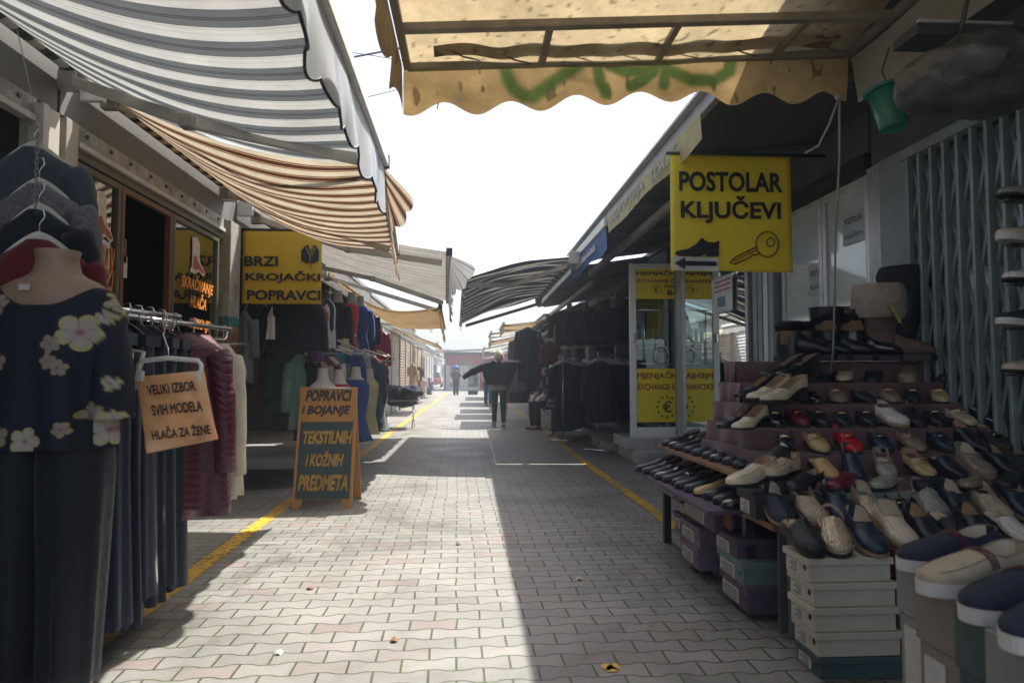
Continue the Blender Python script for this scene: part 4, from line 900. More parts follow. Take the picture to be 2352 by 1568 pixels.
def garment(name, label, group, top, m, length=.9, w=.44, d=.10, kind="coat", sl=.6, yaw=0.0, hang=None, seed=None, sm_=None, cat="garment", flare=1.15, collar=True, neck=0.0):
    """garment on a hanger; broad face along local x, turned by yaw about the rail point top"""
    seed = seed if seed is not None else rnd.randrange(50)
    t = thing(name, label, cat, (0, 0, 0), group)
    if hang is not False: hanger(t, (0, 0, 0), w * (.92 if not neck else (.66 if neck < .04 else .95)), hang)
    z0 = -.09 - neck; mb = MB(); h = w / 2
    if kind in ("coat", "dress", "top"):
        waist = .92 if kind != "dress" else .74
        body(mb, [(z0 + .025, 0, 0, h * .22, d * .38, 0), (z0 - .005, 0, 0, h * .46, d * .45, .01), (z0 - .045, 0, 0, h * .82, d * .5, .02), (z0 - .09, 0, 0, h * .97, d * .55, .03), (z0 - length * .25, 0, 0, h * .96, d * .62, .05), (z0 - length * .5, 0, 0, h * waist, d * .62, .07), (z0 - length * .8, 0, 0, h * waist * lerp(1, flare, .7), d * .75, .10), (z0 - length, 0, 0, h * waist * flare, d * .8, .13)], seed=seed)
        if sl:
            for s_ in (-1, 1): sleeve(mb, (s_ * h * .88, 0, z0 - .075), (s_ * h * 1.16, 0, z0 - .16), (s_ * h * 1.18, .01, z0 - .075 - sl), .062, .048, seed + s_)
    elif kind == "trousers":
        for s_ in (-1, 1):
            body(mb, [(z0 - .06, s_ * h * .42, 0, h * .5, d * .4, .0), (z0 - .25, s_ * h * .44, 0, h * .5, d * .5, .04), (z0 - length * .5, s_ * h * .5, 0, h * .46, d * .55, .06), (z0 - length, s_ * h * .58, 0, h * .52, d * .7, .10)], seed=seed + s_)
        mb.box((-h * .93, -d * .42, z0 - .075), (h * .93, d * .42, z0 - .03))
    g = mb.build("cloth", m, t)
    if collar and kind == "coat":
        cb = MB()
        for s_ in (-1, 1):
            cb.prism([(s_ * .02, 0), (s_ * .085, .03), (s_ * .10, -.03), (s_ * .03, -.20)], Matrix(((1,0,0,0),(0,0,1,-d*.62),(0,1,0,z0 - .01),(0,0,0,1))), .008)
        cb.build("collar", sm_ or m, g)
        MB().box((-.006, -d * .70, z0 - length * .98), (.006, -d * .55, z0 - .2)).build("placket", sm_ or m, g)
    t.location = Vector(top); t.rotation_euler = (0, 0, yaw)
    return t
def rail(name, label, p0, p1, z0=0.0, feet=True, r=.013, m=None, wall=False):
    t = thing(name, label, "clothes rail", (p0[0], p0[1], z0)); m = m or M_CHROME
    MB().tube([p0, p1], r, 10).build("rail", m, t)
    d = (Vector(p1) - Vector(p0)).normalized(); n_ = Vector((-d.y, d.x, 0))
    if wall:
        for p in (Vector(p0) + d * .02, Vector(p1) - d * .02):
            MB().tube([p, p + Vector((-.02, .01, -.05)), Vector((XL + .05, p.y + .10, p.z - .05))], r * .8, 8).build("wall_arm", m, t)
        return t
    for p in (Vector(p0) + d * .02, Vector(p1) - d * .02):
        MB().tube([p, Vector((p.x, p.y, z0 + .04))], r * .9, 8).build("upright", m, t)
        if feet: MB().tube([Vector((p.x, p.y, z0 + .035)) - n_ * .22, Vector((p.x, p.y, z0 + .035)) + n_ * .22], r, 8).build("foot", m, t)
    return t
# ---------------- near left: chain of hanging tops
hx = at(88, 270, y=2.75)
ch = thing("hanging_chain", "thin chain looped down from the shop fascia, holding the stacked hangers", "chain", (hx.x, 2.75, 2.43))
mbc = MB(); zt = at(80, 285, y=2.75).z + .02
for k in range(22):
    z = zt - k * .021; a = (k % 2) * math.pi / 2
    mbc.tube([Vector((hx.x + .006 * math.cos(q * .785) * math.cos(a), 2.75 + .006 * math.cos(q * .785) * math.sin(a), z + .014 * math.sin(q * .785))) for q in range(9)], .0018, 5)
mbc.tube([(hx.x, 2.75, zt), (hx.x - .03, 2.75, zt + .10), (hx.x - .06, 2.70, 2.44)], .002, 5); mbc.build("links", mat("dull_steel", (.30, .30, .31), .35, .8), ch)
GH = "tops hung one above the other on the chain"
def hung(label, px, py, y, m, length, w, sl, seed, nm="knit_top", hm=None, d=.12, yaw=0.0, **k):
    p = at(px, py, y=y); return garment(nm, label, GH, p, m, length, w, d, "top", sl, yaw, hm, seed, neck=.035, **k)
hung("dark blue-grey ribbed top highest on the hanger chain", 80, 290, 2.98, cloth("slate_cloth", (.045, .06, .085)), .62, .38, .42, 3)
hung("grey speckled striped top below the slate one on the chain", 92, 372, 2.88, cloth("speckled_grey", (.12, .125, .14), var=.4, scale=60), .66, .36, .42, 5)
hung("black jacket hanging behind the dark red cardigan", 92, 428, 2.76, C_BLACK, .95, .34, .62, 8, "hanging_jacket")
rc = hung("dark red open cardigan on a white hanger behind the bust", 92, 492, 2.64, cloth("dark_red_knit", (.10, .010, .014), bump=.3), .80, .38, .50, 11, "hanging_cardigan", d=.10)
MB().prism([(-.06, -.10), (.06, -.10), (.012, -.30), (-.012, -.30)], Matrix(((1,0,0,0),(0,0,1,-.068),(0,1,0,0),(0,0,0,1))), .003).build("inner_lining", cloth("darker_red_lining", (.07, .006, .01)), rc)
MB().box((.012, -.074, -.36), (.048, -.071, -.22)).build("price_tag", mat("paper_tag", (.5, .5, .48), .6), rc)
MB().box((.0, -.074, -.17), (.02, -.071, -.13)).build("care_label", mat("paper_tag", (.5, .5, .48), .6), rc)
MB().box((-.018, -.012, -.075), (.018, .012, -.045)).build("size_clip", mat("red_clip", (.35, .03, .03), .5), rc)
# ---------------- floral mannequin
def flower_cols(vs, fl):
    cols = []
    for p, nrm_ang in vs:
        c = (.007, .011, .024)
        for (fx, fz, r, rot, tone) in fl:
            dx, dz = p[0] - fx, p[1] - fz; d = math.hypot(dx, dz)
            if d > r * 1.1: continue
            an = math.atan2(dz, dx) + rot; pet = r * .78 * (.62 + .38 * abs(math.cos(2.5 * an)) ** .6)
            if d < pet:
                q = d / pet; base = (.34, .31, .29) if tone else (.24, .20, .19); tip = (.36, .33, .13) if tone else (.27, .22, .09)
                c = tuple(lerp(a, b, sm(q, .45, 1.1)) for a, b in zip(base, tip))
                if q < .28: c = tuple(lerp(a, b, 1 - q / .28) for a, b in zip(c, (.24, .03, .07)))
                if abs(math.sin(2.5 * an)) > .985 : c = tuple(v * .7 for v in c)
        cols.append(c)
    return cols
MX, MY = at(115, 1000, y=2.45).x, 2.45
MN = thing("mannequin", "headless tan mannequin in a dark blue floral blouse and wide black trousers", "mannequin", (MX, MY, 0))
zn = at(105, 575, y=MY).z; zs = at(150, 655, y=MY).z; zh = at(120, 1025, y=MY).z
M_MANN = mat("tan_mannequin", (.27, .18, .125), .45, 0, .06, 3.0)
mb = MB(); rings = []
for z, rx, ry, cy in ((.10, .10, .07, 0), (.9, .16, .10, 0), (1.15, .15, .10, 0), (zs - .12, .185, .11, 0), (zs - .05, .185, .10, 0), (zs - .01, .172, .092, .0), (zs + .012, .135, .08, .005), (zs + .028, .098, .072, .01), (zs + .045, .076, .066, .012), (zs + .08, .066, .062, .012), (zn - .03, .066, .061, .01), (zn - .004, .072, .066, .01), (zn, .069, .063, .01)):
    rings.append(folds_ring(MX, MY + cy, z, rx, ry, 32))
mb.loft(rings[1:]); 
for s_ in (-1, 1):
    mb.tube([(MX + s_ * .10, MY, .95), (MX + s_ * .105, MY, .5), (MX + s_ * .11, MY + .02, .09)], [.085, .06, .035], 12)
    mb.loft([folds_ring(MX + s_ * .115, MY - .10 + q * .2, .035 + q * .03, .03 + .012 * math.sin(q * 3), .028 + .02 * q, 12) if False else [Vector((MX + s_ * .115 + (.024 + .014 * math.sin(q * 3.0)) * math.cos(a), MY - .15 + q * .2, (.02 + .05 * q ** 1.3) * (.5 + .5 * math.sin(a)) + .004)) for a in [k * .5236 for k in range(12)]] for q in [0, .15, .35, .6, .85, 1]])
mb.build("mannequin_body", M_MANN, MN)
mb = MB(); n = 420; rows = 240; fl = []
r2 = random.Random(4)
def pxf(px, py): q = at(px, py, y=MY - .12); return (q.x - MX, q.z)
for px, py, r, rt, tn in ((175, 762, .082, .2, 1), (218, 725, .035, 1, 1), (122, 790, .04, .5, 0), (118, 830, .035, 2, 0), (140, 845, .035, 1, 0), (236, 690, .04, .4, 1), (262, 715, .045, 2, 1), (225, 660, .03, 1, 1), (-5, 830, .045, 1, 0), (-15, 700, .05, 1, 0), (198, 955, .055, .7, 0), (225, 990, .075, 2.2, 1), (245, 960, .03, 1, 1), (150, 985, .035, .3, 0), (70, 1012, .06, 0, 1), (5, 1000, .05, .8, 0), (60, 640, .03, 1, 1)):
    fx, fz = pxf(px, py); fl.append((fx, fz, r, rt, tn))
prof = [(zs + .0, .155, .085, 0), (zs - .03, .195, .105, .0), (zs - .07, .215, .125, .012), (zs - .16, .215, .14, .02), (zs - .30, .208, .145, .03), (lerp(zs, zh, .75), .212, .15, .045), (zh, .225, .16, .055)]
Rg = []; keys = []
for i in range(rows + 1):
    q = i / rows; z = lerp(zs + .0, zh, q); zz = [-p[0] for p in prof]
    rx = interp(-z, zz, [p[1] for p in prof]); ry = interp(-z, zz, [p[2] for p in prof]); am = interp(-z, zz, [p[3] for p in prof])
    ring = folds_ring(MX, MY, z, rx, ry, n, 6, am, 1.0 + z)
    if i < 8:   # scooped neckline
        pass
    Rg.append(ring)
for ring in Rg:
    for p in ring:
        front = max(0, -(p.y - MY) / .12); 
        if p.z > zs - .09: p.z -= .085 * max(0, 1 - (abs(p.x - MX) / .16) ** 2) * front * sm(p.z, zs - .09, zs)
mb.loft(Rg, cap=False)
mb.col = flower_cols([((p.x - MX) * 1.0, p.z) and ((p.x - MX, p.z), 0) for p in mb.v], fl)
bl = mb.build("blouse", attr_mat("floral_blouse", .7, 0, .12, 30, .1), MN)
for s_ in (-1, 1):
    mb = MB(); rr = []
    for i in range(40):
        q = i / 39; c = Vector((MX + s_ * (.170 + .035 * sm(q, 0, .6)), MY + .01 - .02 * q, zs - .06 - .40 * q)); rr.append([c + Vector(((.056 + .012 * q) * math.cos(a) * (1 + .06 * math.sin(4 * a + q * 6)), (.075 + .012 * q) * math.sin(a), .03 * math.cos(a) * -s_ * (1 - q))) for a in [k * 2 * math.pi / 40 for k in range(40)]])
    mb.loft(rr); mb.col = flower_cols([((p.x - MX, p.z), 0) for p in mb.v], fl + [(s_ * .235, zs - .34, .035, 2, 1)]); mb.build("sleeve", attr_mat("floral_blouse", .7, 0, .12, 30, .1), bl)
MB().tube([(MX + .02, MY - .118, zs - .125), (MX + .05, MY - .122, zs - .122)], .008, 8).build("clasp", M_CHROME, bl)
MB().box((MX - .055, MY - .105, zs - .03), (MX - .02, MY - .098, zs - .01)).build("price_tag", mat("paper_tag", (.5, .5, .48), .6), bl)
mb = MB()
for s_ in (-1, 1):
    body(mb, [(zh + .10, MX + s_ * .085, MY, .115, .12, 0), (zh - .1, MX + s_ * .09, MY, .115, .13, .02), (.45, MX + s_ * .09, MY, .10, .12, .05), (.075, MX + s_ * .085, MY, .085, .11, .07)], seed=5 + s_, sub=6)
mb.build("trousers", cloth("black_satin_trousers", (.005, .009, .016), .6), MN)
# ---------------- trousers rail with sign
rail("clothes_rail", "chrome clothes rail holding the long navy trousers", (-1.60, 2.80, 1.385), (-1.42, 3.42, 1.385), wall=True)
rail("clothes_rail", "chrome clothes rail behind, holding the maroon and cream coats", (-1.64, 3.05, 1.375), (-1.38, 4.02, 1.365), wall=True)
GT = "long dark trousers hanging on the near rail"
for i, (px, y, m, ln, yw, lb) in enumerate(((232, 2.72, C_NAVY, 1.14, .1, "wide navy trousers nearest the floral blouse, hems almost on the ground"), (262, 2.84, C_BLUEBLK, 1.18, .5, "blue-black trousers second along the near rail"), (292, 2.93, C_NAVY, 1.10, -.1, "navy trousers with soft sheen, third along the near rail"), (318, 3.02, C_BLACK, 1.15, .3, "black trousers behind the orange paper sign"), (345, 3.10, C_NAVY, 1.10, .15, "navy trousers under the orange paper sign"), (372, 3.22, C_BLUEBLK, 1.14, .1, "last dark trousers on the near rail, beside the maroon jacket"))):
    p = at(px, 712, y=y); garment("hanging_trousers", lb, GT, (p.x, p.y, 1.385), m, ln, .24, .15, "trousers", 0, yw, M_HANGB, i * 3, cat="trousers")
# little clip hooks crowding the rails
for (q0, q1, n_, lab) in (((-1.60, 2.80, 1.385), (-1.42, 3.42, 1.385), 9, "wire hanger hook"), ((-1.64, 3.05, 1.375), (-1.38, 4.02, 1.365), 8, "wire hanger hook")):
    for k in range(n_):
        p = Vector(q0).lerp(Vector(q1), (k + .5) / n_); o = thing("empty_hanger", ("bare chrome clip hanger on the near trouser rail" if n_ == 9 else "bare chrome clip hanger on the rail of coats"), "hanger", p, "bare clip hangers on the rails" if n_ == 9 else "bare clip hangers on the coat rail")
        MB().tube([p + Vector((.012, 0, .01)), p + Vector((0, 0, .018)), p + Vector((-.012, 0, .005)), p + Vector((0, 0, -.05)), p + Vector((-.01, 0, -.07))], .003, 6).build("hook", M_CHROME, o)
        MB().bar(p + Vector((-.13, .01, -.085)), p + Vector((.13, -.01, -.085)), .008, .012).build("bar", M_CHROME, o)
# orange paper sign on its white hanger
Y = 2.62
c0, c1, c2, c3 = (at(342, 1040, y=Y), at(503, 1008, y=Y), at(470, 850, y=Y), at(308, 866, y=Y))
PS = thing("paper_sign", "crinkled orange paper sign reading VELIKI IZBOR SVIH MODELA HLAČA ZA ŽENE", "sign", (c3.x, Y, c3.z))
def PSP(u, v):
    p = c0.lerp(c1, u).lerp(c3.lerp(c2, u), v); p = p.copy(); p.y += .012 * math.sin(u * 4 + v * 2) + .006 * noise.noise((u * 6, v * 6, 2)) - .02 * (1 - v) * (1 - u); return p
MB().grid(PSP, 40, 40).build("paper", mat("orange_paper", (.85, .50, .25), .35, 0, .2, 5.0, trans=.25, bump=.3, bscale=14, coat=.5), PS, thick=.001)
xd = (c2 - c3).normalized(); ud = (c3 - c0).normalized()
for s_, u, v, wf, hf in (("VELIKI IZBOR", .53, .80, .68, .13), ("SVIH MODELA", .54, .52, .70, .13), ("HLAČA ZA ŽENE", .53, .21, .82, .16)):
    p = PSP(u, v); p.y -= .016; text(s_, frame_M(p, xd, (c3 - c0)), (c2 - c3).length * wf, (c3 - c0).length * hf, .028, 0, M_INK, PS)
hg = MB(); a = at(318, 850, y=Y); b = at(462, 850, y=Y)
hg.tube([a + Vector((0, 0, -.03)), a + Vector((0, 0, .02)), at(330, 828, y=Y), at(385, 822, y=Y), at(455, 828, y=Y), b + Vector((0, 0, .02)), b + Vector((0, 0, -.03))], .009, 8)
hg.build("hanger", M_HANG, PS)
MB().tube([at(388, 822, y=Y), at(386, 800, y=Y), at(375, 770, y=Y + .15), at(385, 722, y=Y + .3)], .0025, 6).build("hook", M_CHROME, PS)
for px in (322, 458): q = at(px, 864, y=Y); MB().box(q - Vector((.012, .012, .02)), q + Vector((.012, .012, .02))).build("clip", M_HANG, PS, bevel=.003)
wl = MB().tube([at(303, 805, y=Y + .05), at(300, 850, y=Y + .05), at(306, 900, y=Y + .05), at(330, 808, y=Y + .05), at(303, 805, y=Y + .05)], .008, 8)
PW = thing("empty_hanger", "white plastic trouser hanger turned edge-on left of the paper sign", "hanger", at(303, 805, y=Y + .05)); wl.build("frame", M_HANG, PW)
# maroon quilted jacket and cream coat
def quilt(name, col):
    m, t, p, out = _nodes(name); tc = N(t, "ShaderNodeTexCoord"); sx = N(t, "ShaderNodeSeparateXYZ"); t.links.new(tc.outputs['Object'], sx.inputs[0])
    n = N(t, "ShaderNodeTexNoise", Scale=6.0, Detail=4.0); t.links.new(tc.outputs['Object'], n.inputs['Vector'])
    z = math_n(t, 'ADD', math_n(t, 'ADD', sx.outputs[2], math_n(t, 'MULTIPLY', math_n(t, 'PINGPONG', sx.outputs[0], .09), .8)), math_n(t, 'MULTIPLY', n.outputs['Fac'], .03))
    h = math_n(t, 'PINGPONG', math_n(t, 'MULTIPLY', z, 1 / .036), .5); b = N(t, "ShaderNodeBump", Strength=.55, Distance=.008); t.links.new(math_n(t, 'POWER', h, .5), b.inputs['Height']); t.links.new(b.outputs[0], p.inputs['Normal'])
    t.links.new(ramp(t, n.outputs['Fac'], [(.3, tuple(c * .75 for c in col)), (.7, col)]), p.inputs['Base Color']); p.inputs['Roughness'].default_value = .42; p.inputs['Sheen Weight'].default_value = .05
    return m
QM = quilt("maroon_quilt", (.085, .007, .024))
mj = garment("hanging_jacket", "maroon quilted hooded jacket behind the orange paper sign", None, (at(445, 742, y=3.42).x, 3.42, 1.365), QM, .83, .40, .24, "coat", .55, R(-32), M_HANG, 4, cat="jacket", flare=1.08, collar=False)
MB().loft([folds_ring(0, -.02 + .01 * k, -.10 + .05 * k, .12 - .012 * k, .10 - .008 * k, 20, 5, .05, k) for k in range(4)]).build("hood", QM, mj)
MB().tube([(.13, -.135, -.6), (.135, -.14, -.75)], .006, 6).build("zip", M_CHROME, mj)
cc = garment("hanging_coat", "cream coat with dark collar on the last hanger of the rail", None, (at(497, 765, y=3.90).x, 3.90, 1.355), C_CREAM, .82, .36, .16, "coat", .62, R(-40), M_HANGB, 9, cat="coat", sm_=cloth("brown_collar", (.12, .09, .07)))

# ---------------- second stall: dense garments
GS = "garments crowded in the left clothes stall"
def g2(px, pyt, pyb, y, m, wpx, lb, kind="coat", sl=None, yaw=0.0, nm="hanging_garment", cat="garment", d=.10, hm=False, grp=GS):
    p = at(px, pyt, y=y); q = at(px, pyb, y=y); ln = max(.2, p.z - q.z - .09); w_ = wpx / 1568 * y
    return garment(nm, lb, grp, p, m, ln, w_, d, kind, (ln * .7 if sl is None else sl), yaw, M_HANGB if hm is False else hm, None, cat=cat)
g2(563, 700, 880, 6.78, C_GREY, 36, "pale grey shirt hanging beside the rusty pillar", "top", .35)
g2(618, 762, 950, 7.6, C_BROWN, 70, "long taupe coat at the back left of the stall", yaw=.9); g2(655, 755, 955, 7.5, C_GREEN, 72, "long dark green coat left of the mint dress", yaw=.85)
g2(688, 800, 985, 7.3, C_MINT, 60, "pale mint long dress above the stall platform", "dress", .5, yaw=1.0); g2(712, 815, 1010, 7.4, C_BLUEBLK, 60, "blue-black coat right of the mint dress", yaw=.8)
for px, pyt, m, lb, y in ((738, 815, C_BEIGE, "beige cardigan on the crowded stall rail", 7.7), (727, 812, C_NAVY, "navy cardigan beside the beige one", 7.75), (757, 812, C_DKRED, "wine-red cardigan on the crowded stall rail", 7.9), (768, 812, C_WHITE, "thin white top on the crowded stall rail", 8.0), (779, 812, C_GREY, "grey top next to the teal one", 8.15), (791, 805, C_TEAL, "teal blouse on the crowded stall rail", 8.3), (806, 800, C_CORAL, "shiny coral-red blouse on the crowded stall rail", 8.5), (826, 795, C_LGREY, "grey patterned scarf-like top at the rail's end", 8.7), (862, 815, cloth("petrol_cloth", (.03, .07, .11)), "petrol blue jacket behind the white busts", 9.0), (868, 815, C_DKRED, "dark wine coat right of the royal blue top", 9.6)):
    g2(px - 10, pyt - 6, 975, y, m, 60, lb, "top", .5, yaw=.75)
# hanging high
g2(672, 668, 805, 7.0, C_BLACK, 120, "large black coat hung high under the yellow tailor sign", sl=.45); g2(628, 690, 780, 7.0, C_WHITE, 26, "white scarf hung beside the large black coat", "top", 0)
g2(612, 690, 770, 7.1, C_DKRED, 30, "dark red scrap of clothing hung beneath the yellow sign", "top", 0)
g2(728, 690, 830, 7.3, C_PURPLE, 36, "purple dress hung right of the large black coat", "dress", 0); g2(741, 690, 800, 7.5, C_RED, 30, "red dress sliver between the purple and striped ones", "dress", 0)
g2(752, 672, 800, 7.6, C_STRIPE, 40, "navy and white striped top hung high in the stall", "top", 0)
def bust(name, lb, px, py_neck, py_bot, y, m, grp, wpx, neck=None, sleeves=True, dress=False, yaw=0.0, dm=None, legs=0.0):
    """half-body display bust: pale neck and shoulders wearing a garment"""
    p = at(px, py_neck, y=y); q = at(px, py_bot, y=y); h = wpx / 1568 * y / 2; zt = p.z; zb = q.z
    t = thing(name, lb, "mannequin", (p.x, y, zb), grp); zs_ = zt - .15
    mb = MB(); mb.loft([folds_ring(p.x, y, z, rx, ry, 20) for z, rx, ry in ((zb + .08, h * .6, .08), (zs_ - .28, h * .6, .085), (zs_ - .06, h * .80, .085), (zs_, h * .62, .07), (zs_ + .03, .062, .055), (zt - .02, .048, .048), (zt, .052, .05))]); mb.build("mannequin_body", neck or M_BUST, t)
    mb = MB(); 
    if dress: body(mb, [(zs_ + .002, p.x, y, h * .62, .075, 0), (zs_ - .05, p.x, y, h * .95, .10, .01), (zs_ - .2, p.x, y, h * .9, .12, .02), (zs_ - .42, p.x, y, h * .66, .10, .02), (zs_ - .6, p.x, y, h * .95, .13, .05), (zb, p.x, y, h * 1.1, .15, .10)], seed=int(px))
    else: body(mb, [(zs_ - .005, p.x, y, h * .66, .075, 0), (zs_ - .05, p.x, y, h * .95, .10, .01), (zs_ - .25, p.x, y, h * .92, .12, .02), (zb, p.x, y, h * .95, .13, .06)], seed=int(px))
    if sleeves:
        for s_ in (-1, 1): sleeve(mb, (p.x + s_ * h * .85, y, zs_ - .06), (p.x + s_ * h * 1.2, y, zs_ - .2), (p.x + s_ * h * 1.25, y - .02, zs_ - .5), .06, .045, px)
    g_ = mb.build("clothing", m, t)
    if dm: MB().loft([folds_ring(p.x, y, zs_ - .42 + k * .03, h * .68, .105, 24) for k in range(2)]).build("belt", dm, g_)
    return t
M_BUST = mat("ivory_bust", (.52, .49, .43), .4, 0, .05); M_BUSTD = mat("grey_bust", (.22, .22, .215), .45, 0, .05)
GD = "dressed display busts in the left stall"
bust("display_bust", "grey bust in a black dress hung high in the stall", 776, 668, 800, 8.6, C_BLACK, GD, 46, M_BUSTD, True, True)
bust("display_bust", "grey bust in a red belted dress hung high in the stall", 808, 672, 790, 8.9, C_RED, GD, 34, M_BUSTD, False, True, dm=M_WHITE)
bust("display_bust", "grey bust in a long blue jumpsuit beside the red dress", 828, 680, 830, 9.8, C_BLUE, GD, 44, M_BUSTD, True, True)
g2(848, 705, 830, 10.4, C_BLACK, 34, "black dress hung between the blue jumpsuit and pink suit", "dress", .4)
g2(866, 745, 870, 11.0, C_MAGENTA, 44, "bright magenta jacket and skirt hung at the stall's end", "dress", .5)
g2(876, 800, 905, 11.1, C_DKRED, 30, "wine-coloured skirt below the magenta jacket", "dress", 0)
bust("display_bust", "cream bust in a royal blue top above the stall rails", 792, 778, 900, 8.4, C_BLUE, GD, 70, mat("cream_bust", (.48, .42, .28), .4), True)
bust("display_bust", "ivory bust in a pale pink top behind the A-board, leftmost of three", 742, 845, 985, 7.0, C_PINKW, GD, 66, None, False)
bust("display_bust", "ivory bust in a red top behind the A-board, next to the pale pink one", 779, 848, 985, 7.3, C_RED, GD, 60, None, False)
bust("display_bust", "ivory bust in a long blue dress at the corner right of the A-board", 818, 842, 1012, 7.9, C_BLUE, GD, 64, None, False, True)
bust("display_bust", "ivory bust in a white and yellow dress beside the long blue dress", 848, 846, 996, 8.8, C_YEL, GD, 46, None, False, True)
bust("display_bust", "ivory bust in a long grey dress at the stall's far corner", 872, 850, 990, 9.2, C_GREY, GD, 40, None, False, True)
for k, (a_, b_) in enumerate(((( 735, 785), (823, 822)), ((757, 787), (848, 827)), ((768, 778), (862, 820)), ((836, 802), (892, 820)), ((868, 805), (905, 822)))):
    p = at(*a_, y=7.2 + k * .35); q = at(*b_, y=8.6 + k * .45)
    rail("clothes_rail", ["pale slanting rail on the left of the stall", "second slanting rail in the stall, under the blue top", "third slanting rail, highest in the stall", "short pale rail right of the royal blue bust", "short pale rail farthest right in the stall"][k], tuple(p), tuple(q), .0, True, .011, M_WHITE, wall=True)
# clothes table
ta = at(905, 985, z=0)
TB = thing("folding_table", "folding trestle table heaped with dark clothes at the stall's end", "table", (ta.x, ta.y, 0))
tz = at(905, 918, y=ta.y).z; x0_, x1_ = at(862, 920, y=ta.y).x, at(958, 920, y=ta.y).x
MB().box((x0_, ta.y - .1, tz - .03), (x1_, ta.y + .8, tz)).build("tabletop", M_GREY_ := mat("grey_tabletop", (.25, .25, .24), .6), TB)
for xx in (x0_ + .1, x1_ - .1):
    for (s0, s1) in ((0, .6), (.6, 0)): MB().tube([(xx, ta.y + s0, tz - .03), (xx, ta.y + s1, 0.01)], .012, 8).build("leg", M_CHROME, TB)
for k, (px, py, w_, h_, m, lb) in enumerate(((885, 905, 50, 42, C_BLUEBLK, "heap of navy clothes on the left of the folding table"), (915, 903, 56, 36, C_BLACK, "heap of black clothes in the middle of the folding table"), (945, 900, 46, 34, C_NAVY, "heap of dark folded clothes at the right end of the table"), (925, 922, 66, 24, C_BLACK, "black clothes spilling over the table's front edge"))):
    p = at(px, py, y=ta.y + .1 + .12 * (k % 2)); W_ = w_ / 1568 * ta.y / 2; H_ = h_ / 1568 * ta.y / 2
    t = thing("clothes_heap", lb, "clothes", (p.x, p.y, p.z - H_), "heaps of dark clothes on the folding table"); mb = MB(); nn = 28; mm = 14; rr = []
    for j in range(mm + 1):
        ph = math.pi * max(.02, min(.98, j / mm)); ring = []
        for i in range(nn):
            th = 2 * math.pi * i / nn; dv = Vector((math.sin(ph) * math.cos(th), math.sin(ph) * math.sin(th), math.cos(ph))); f = 1 + .28 * noise.noise(dv * 2.2 + Vector((k * 7, 0, 0))) + .15 * noise.noise(dv * 6 + Vector((k, 3, 0)))
            ring.append(p + Vector((dv.x * W_ * f * 1.1, dv.y * .3 * f, dv.z * H_ * f)))
        rr.append(ring)
    mb.loft(rr); mb.build("cloth", m, t)
# A-board
Y = at(680, 1166, z=0).y
a = at(669, 1168, z=0); b = at(806, 1168, z=0); top_l = at(686, 889, y=a.y + .12); top_r = at(818, 889, y=a.y + .12)
AB = thing("a_board", "orange and dark green A-board reading POPRAVCI i BOJANJE TEKSTILNIH i KOŽNIH PREDMETA", "sign", ((a.x + b.x) / 2, a.y, 0))
M_ORW = mat("orange_painted_wood", (.52, .235, .045), .55, 0, .12, 5.0, bump=.1); M_BRD = mat("green_black_board", (.025, .055, .060), .6, 0, .15, 4)
x0_, x1_ = a.x, b.x; y0_, yt = a.y, a.y + .20; zt = top_l.z; cx_ = (x0_ + x1_) / 2; hw = (x1_ - x0_) / 2
Fm = frame_M((cx_, y0_, 0), (1, 0, 0), (0, yt - y0_, zt)); LH = math.hypot(yt - y0_, zt); zr = hw * .985
def fr(x, y): return (x, y)
tl = (top_r.x - top_l.x) / 2; shx = (top_l.x + top_r.x) / 2 - cx_
def AX(u, v): return (lerp(-hw, -tl + shx, v) + u * (lerp(2 * hw, 2 * tl, v)), v * LH)
pane_pts = [AX(0, 0), AX(.13, 0), AX(.18, .07), AX(.82, .07), AX(.87, 0), AX(1, 0), AX(1, 1), AX(0, 1)]
MB().prism(pane_pts, Fm, -.022).build("front_panel", M_ORW, AB, bevel=.003)
ib = MB().prism([AX(.045, .075), AX(.955, .075), AX(.955, .705), AX(.045, .705)], Fm, .003).build("inset_board", M_BRD, AB)
Bm = frame_M((cx_ + .01, yt + .26, 0), (1, 0, 0), (0, -.24, zt)); MB().prism([(-x, y) for x, y in pane_pts], Bm, .020).build("rear_panel", M_ORW, AB, bevel=.003)
MB().tube([(x0_ + .1, yt - .02, zt * .99), (x1_ - .05, yt - .02, zt * .99)], .009, 8).build("hinge", M_STEEL, AB)
MB().tube([(x1_ - .04, lerp(y0_, yt, .72), zt * .70), (x1_ - .03, yt + .10, zt * .66)], .006, 6).build("stay", M_WHITE, AB)
def atx(s_, u, v, wf, hf, m, th=.0035, par=AB):
    x, y = AX(u, v); P_ = Fm @ Vector((x, y, 0)); n_ = Fm.to_3x3() @ Vector((0, 0, 1)); text(s_, frame_M(P_ + n_ * th, (1, 0, 0), (0, yt - y0_, zt)), 2 * hw * wf, LH * hf, .040, .22, m, par, th=.001)
atx("POPRAVCI", .50, .925, .80, .095, M_INK); atx("i BOJANJE", .47, .795, .84, .095, M_INK)
M_OCH = mat("ochre_lettering", (.50, .27, .02), .6)
atx("TEKSTILNIH", .53, .575, .84, .11, M_OCH, .0045); atx("i KOŽNIH", .50, .400, .64, .125, M_OCH, .0045); atx("PREDMETA", .50, .205, .82, .115, M_OCH, .0045)
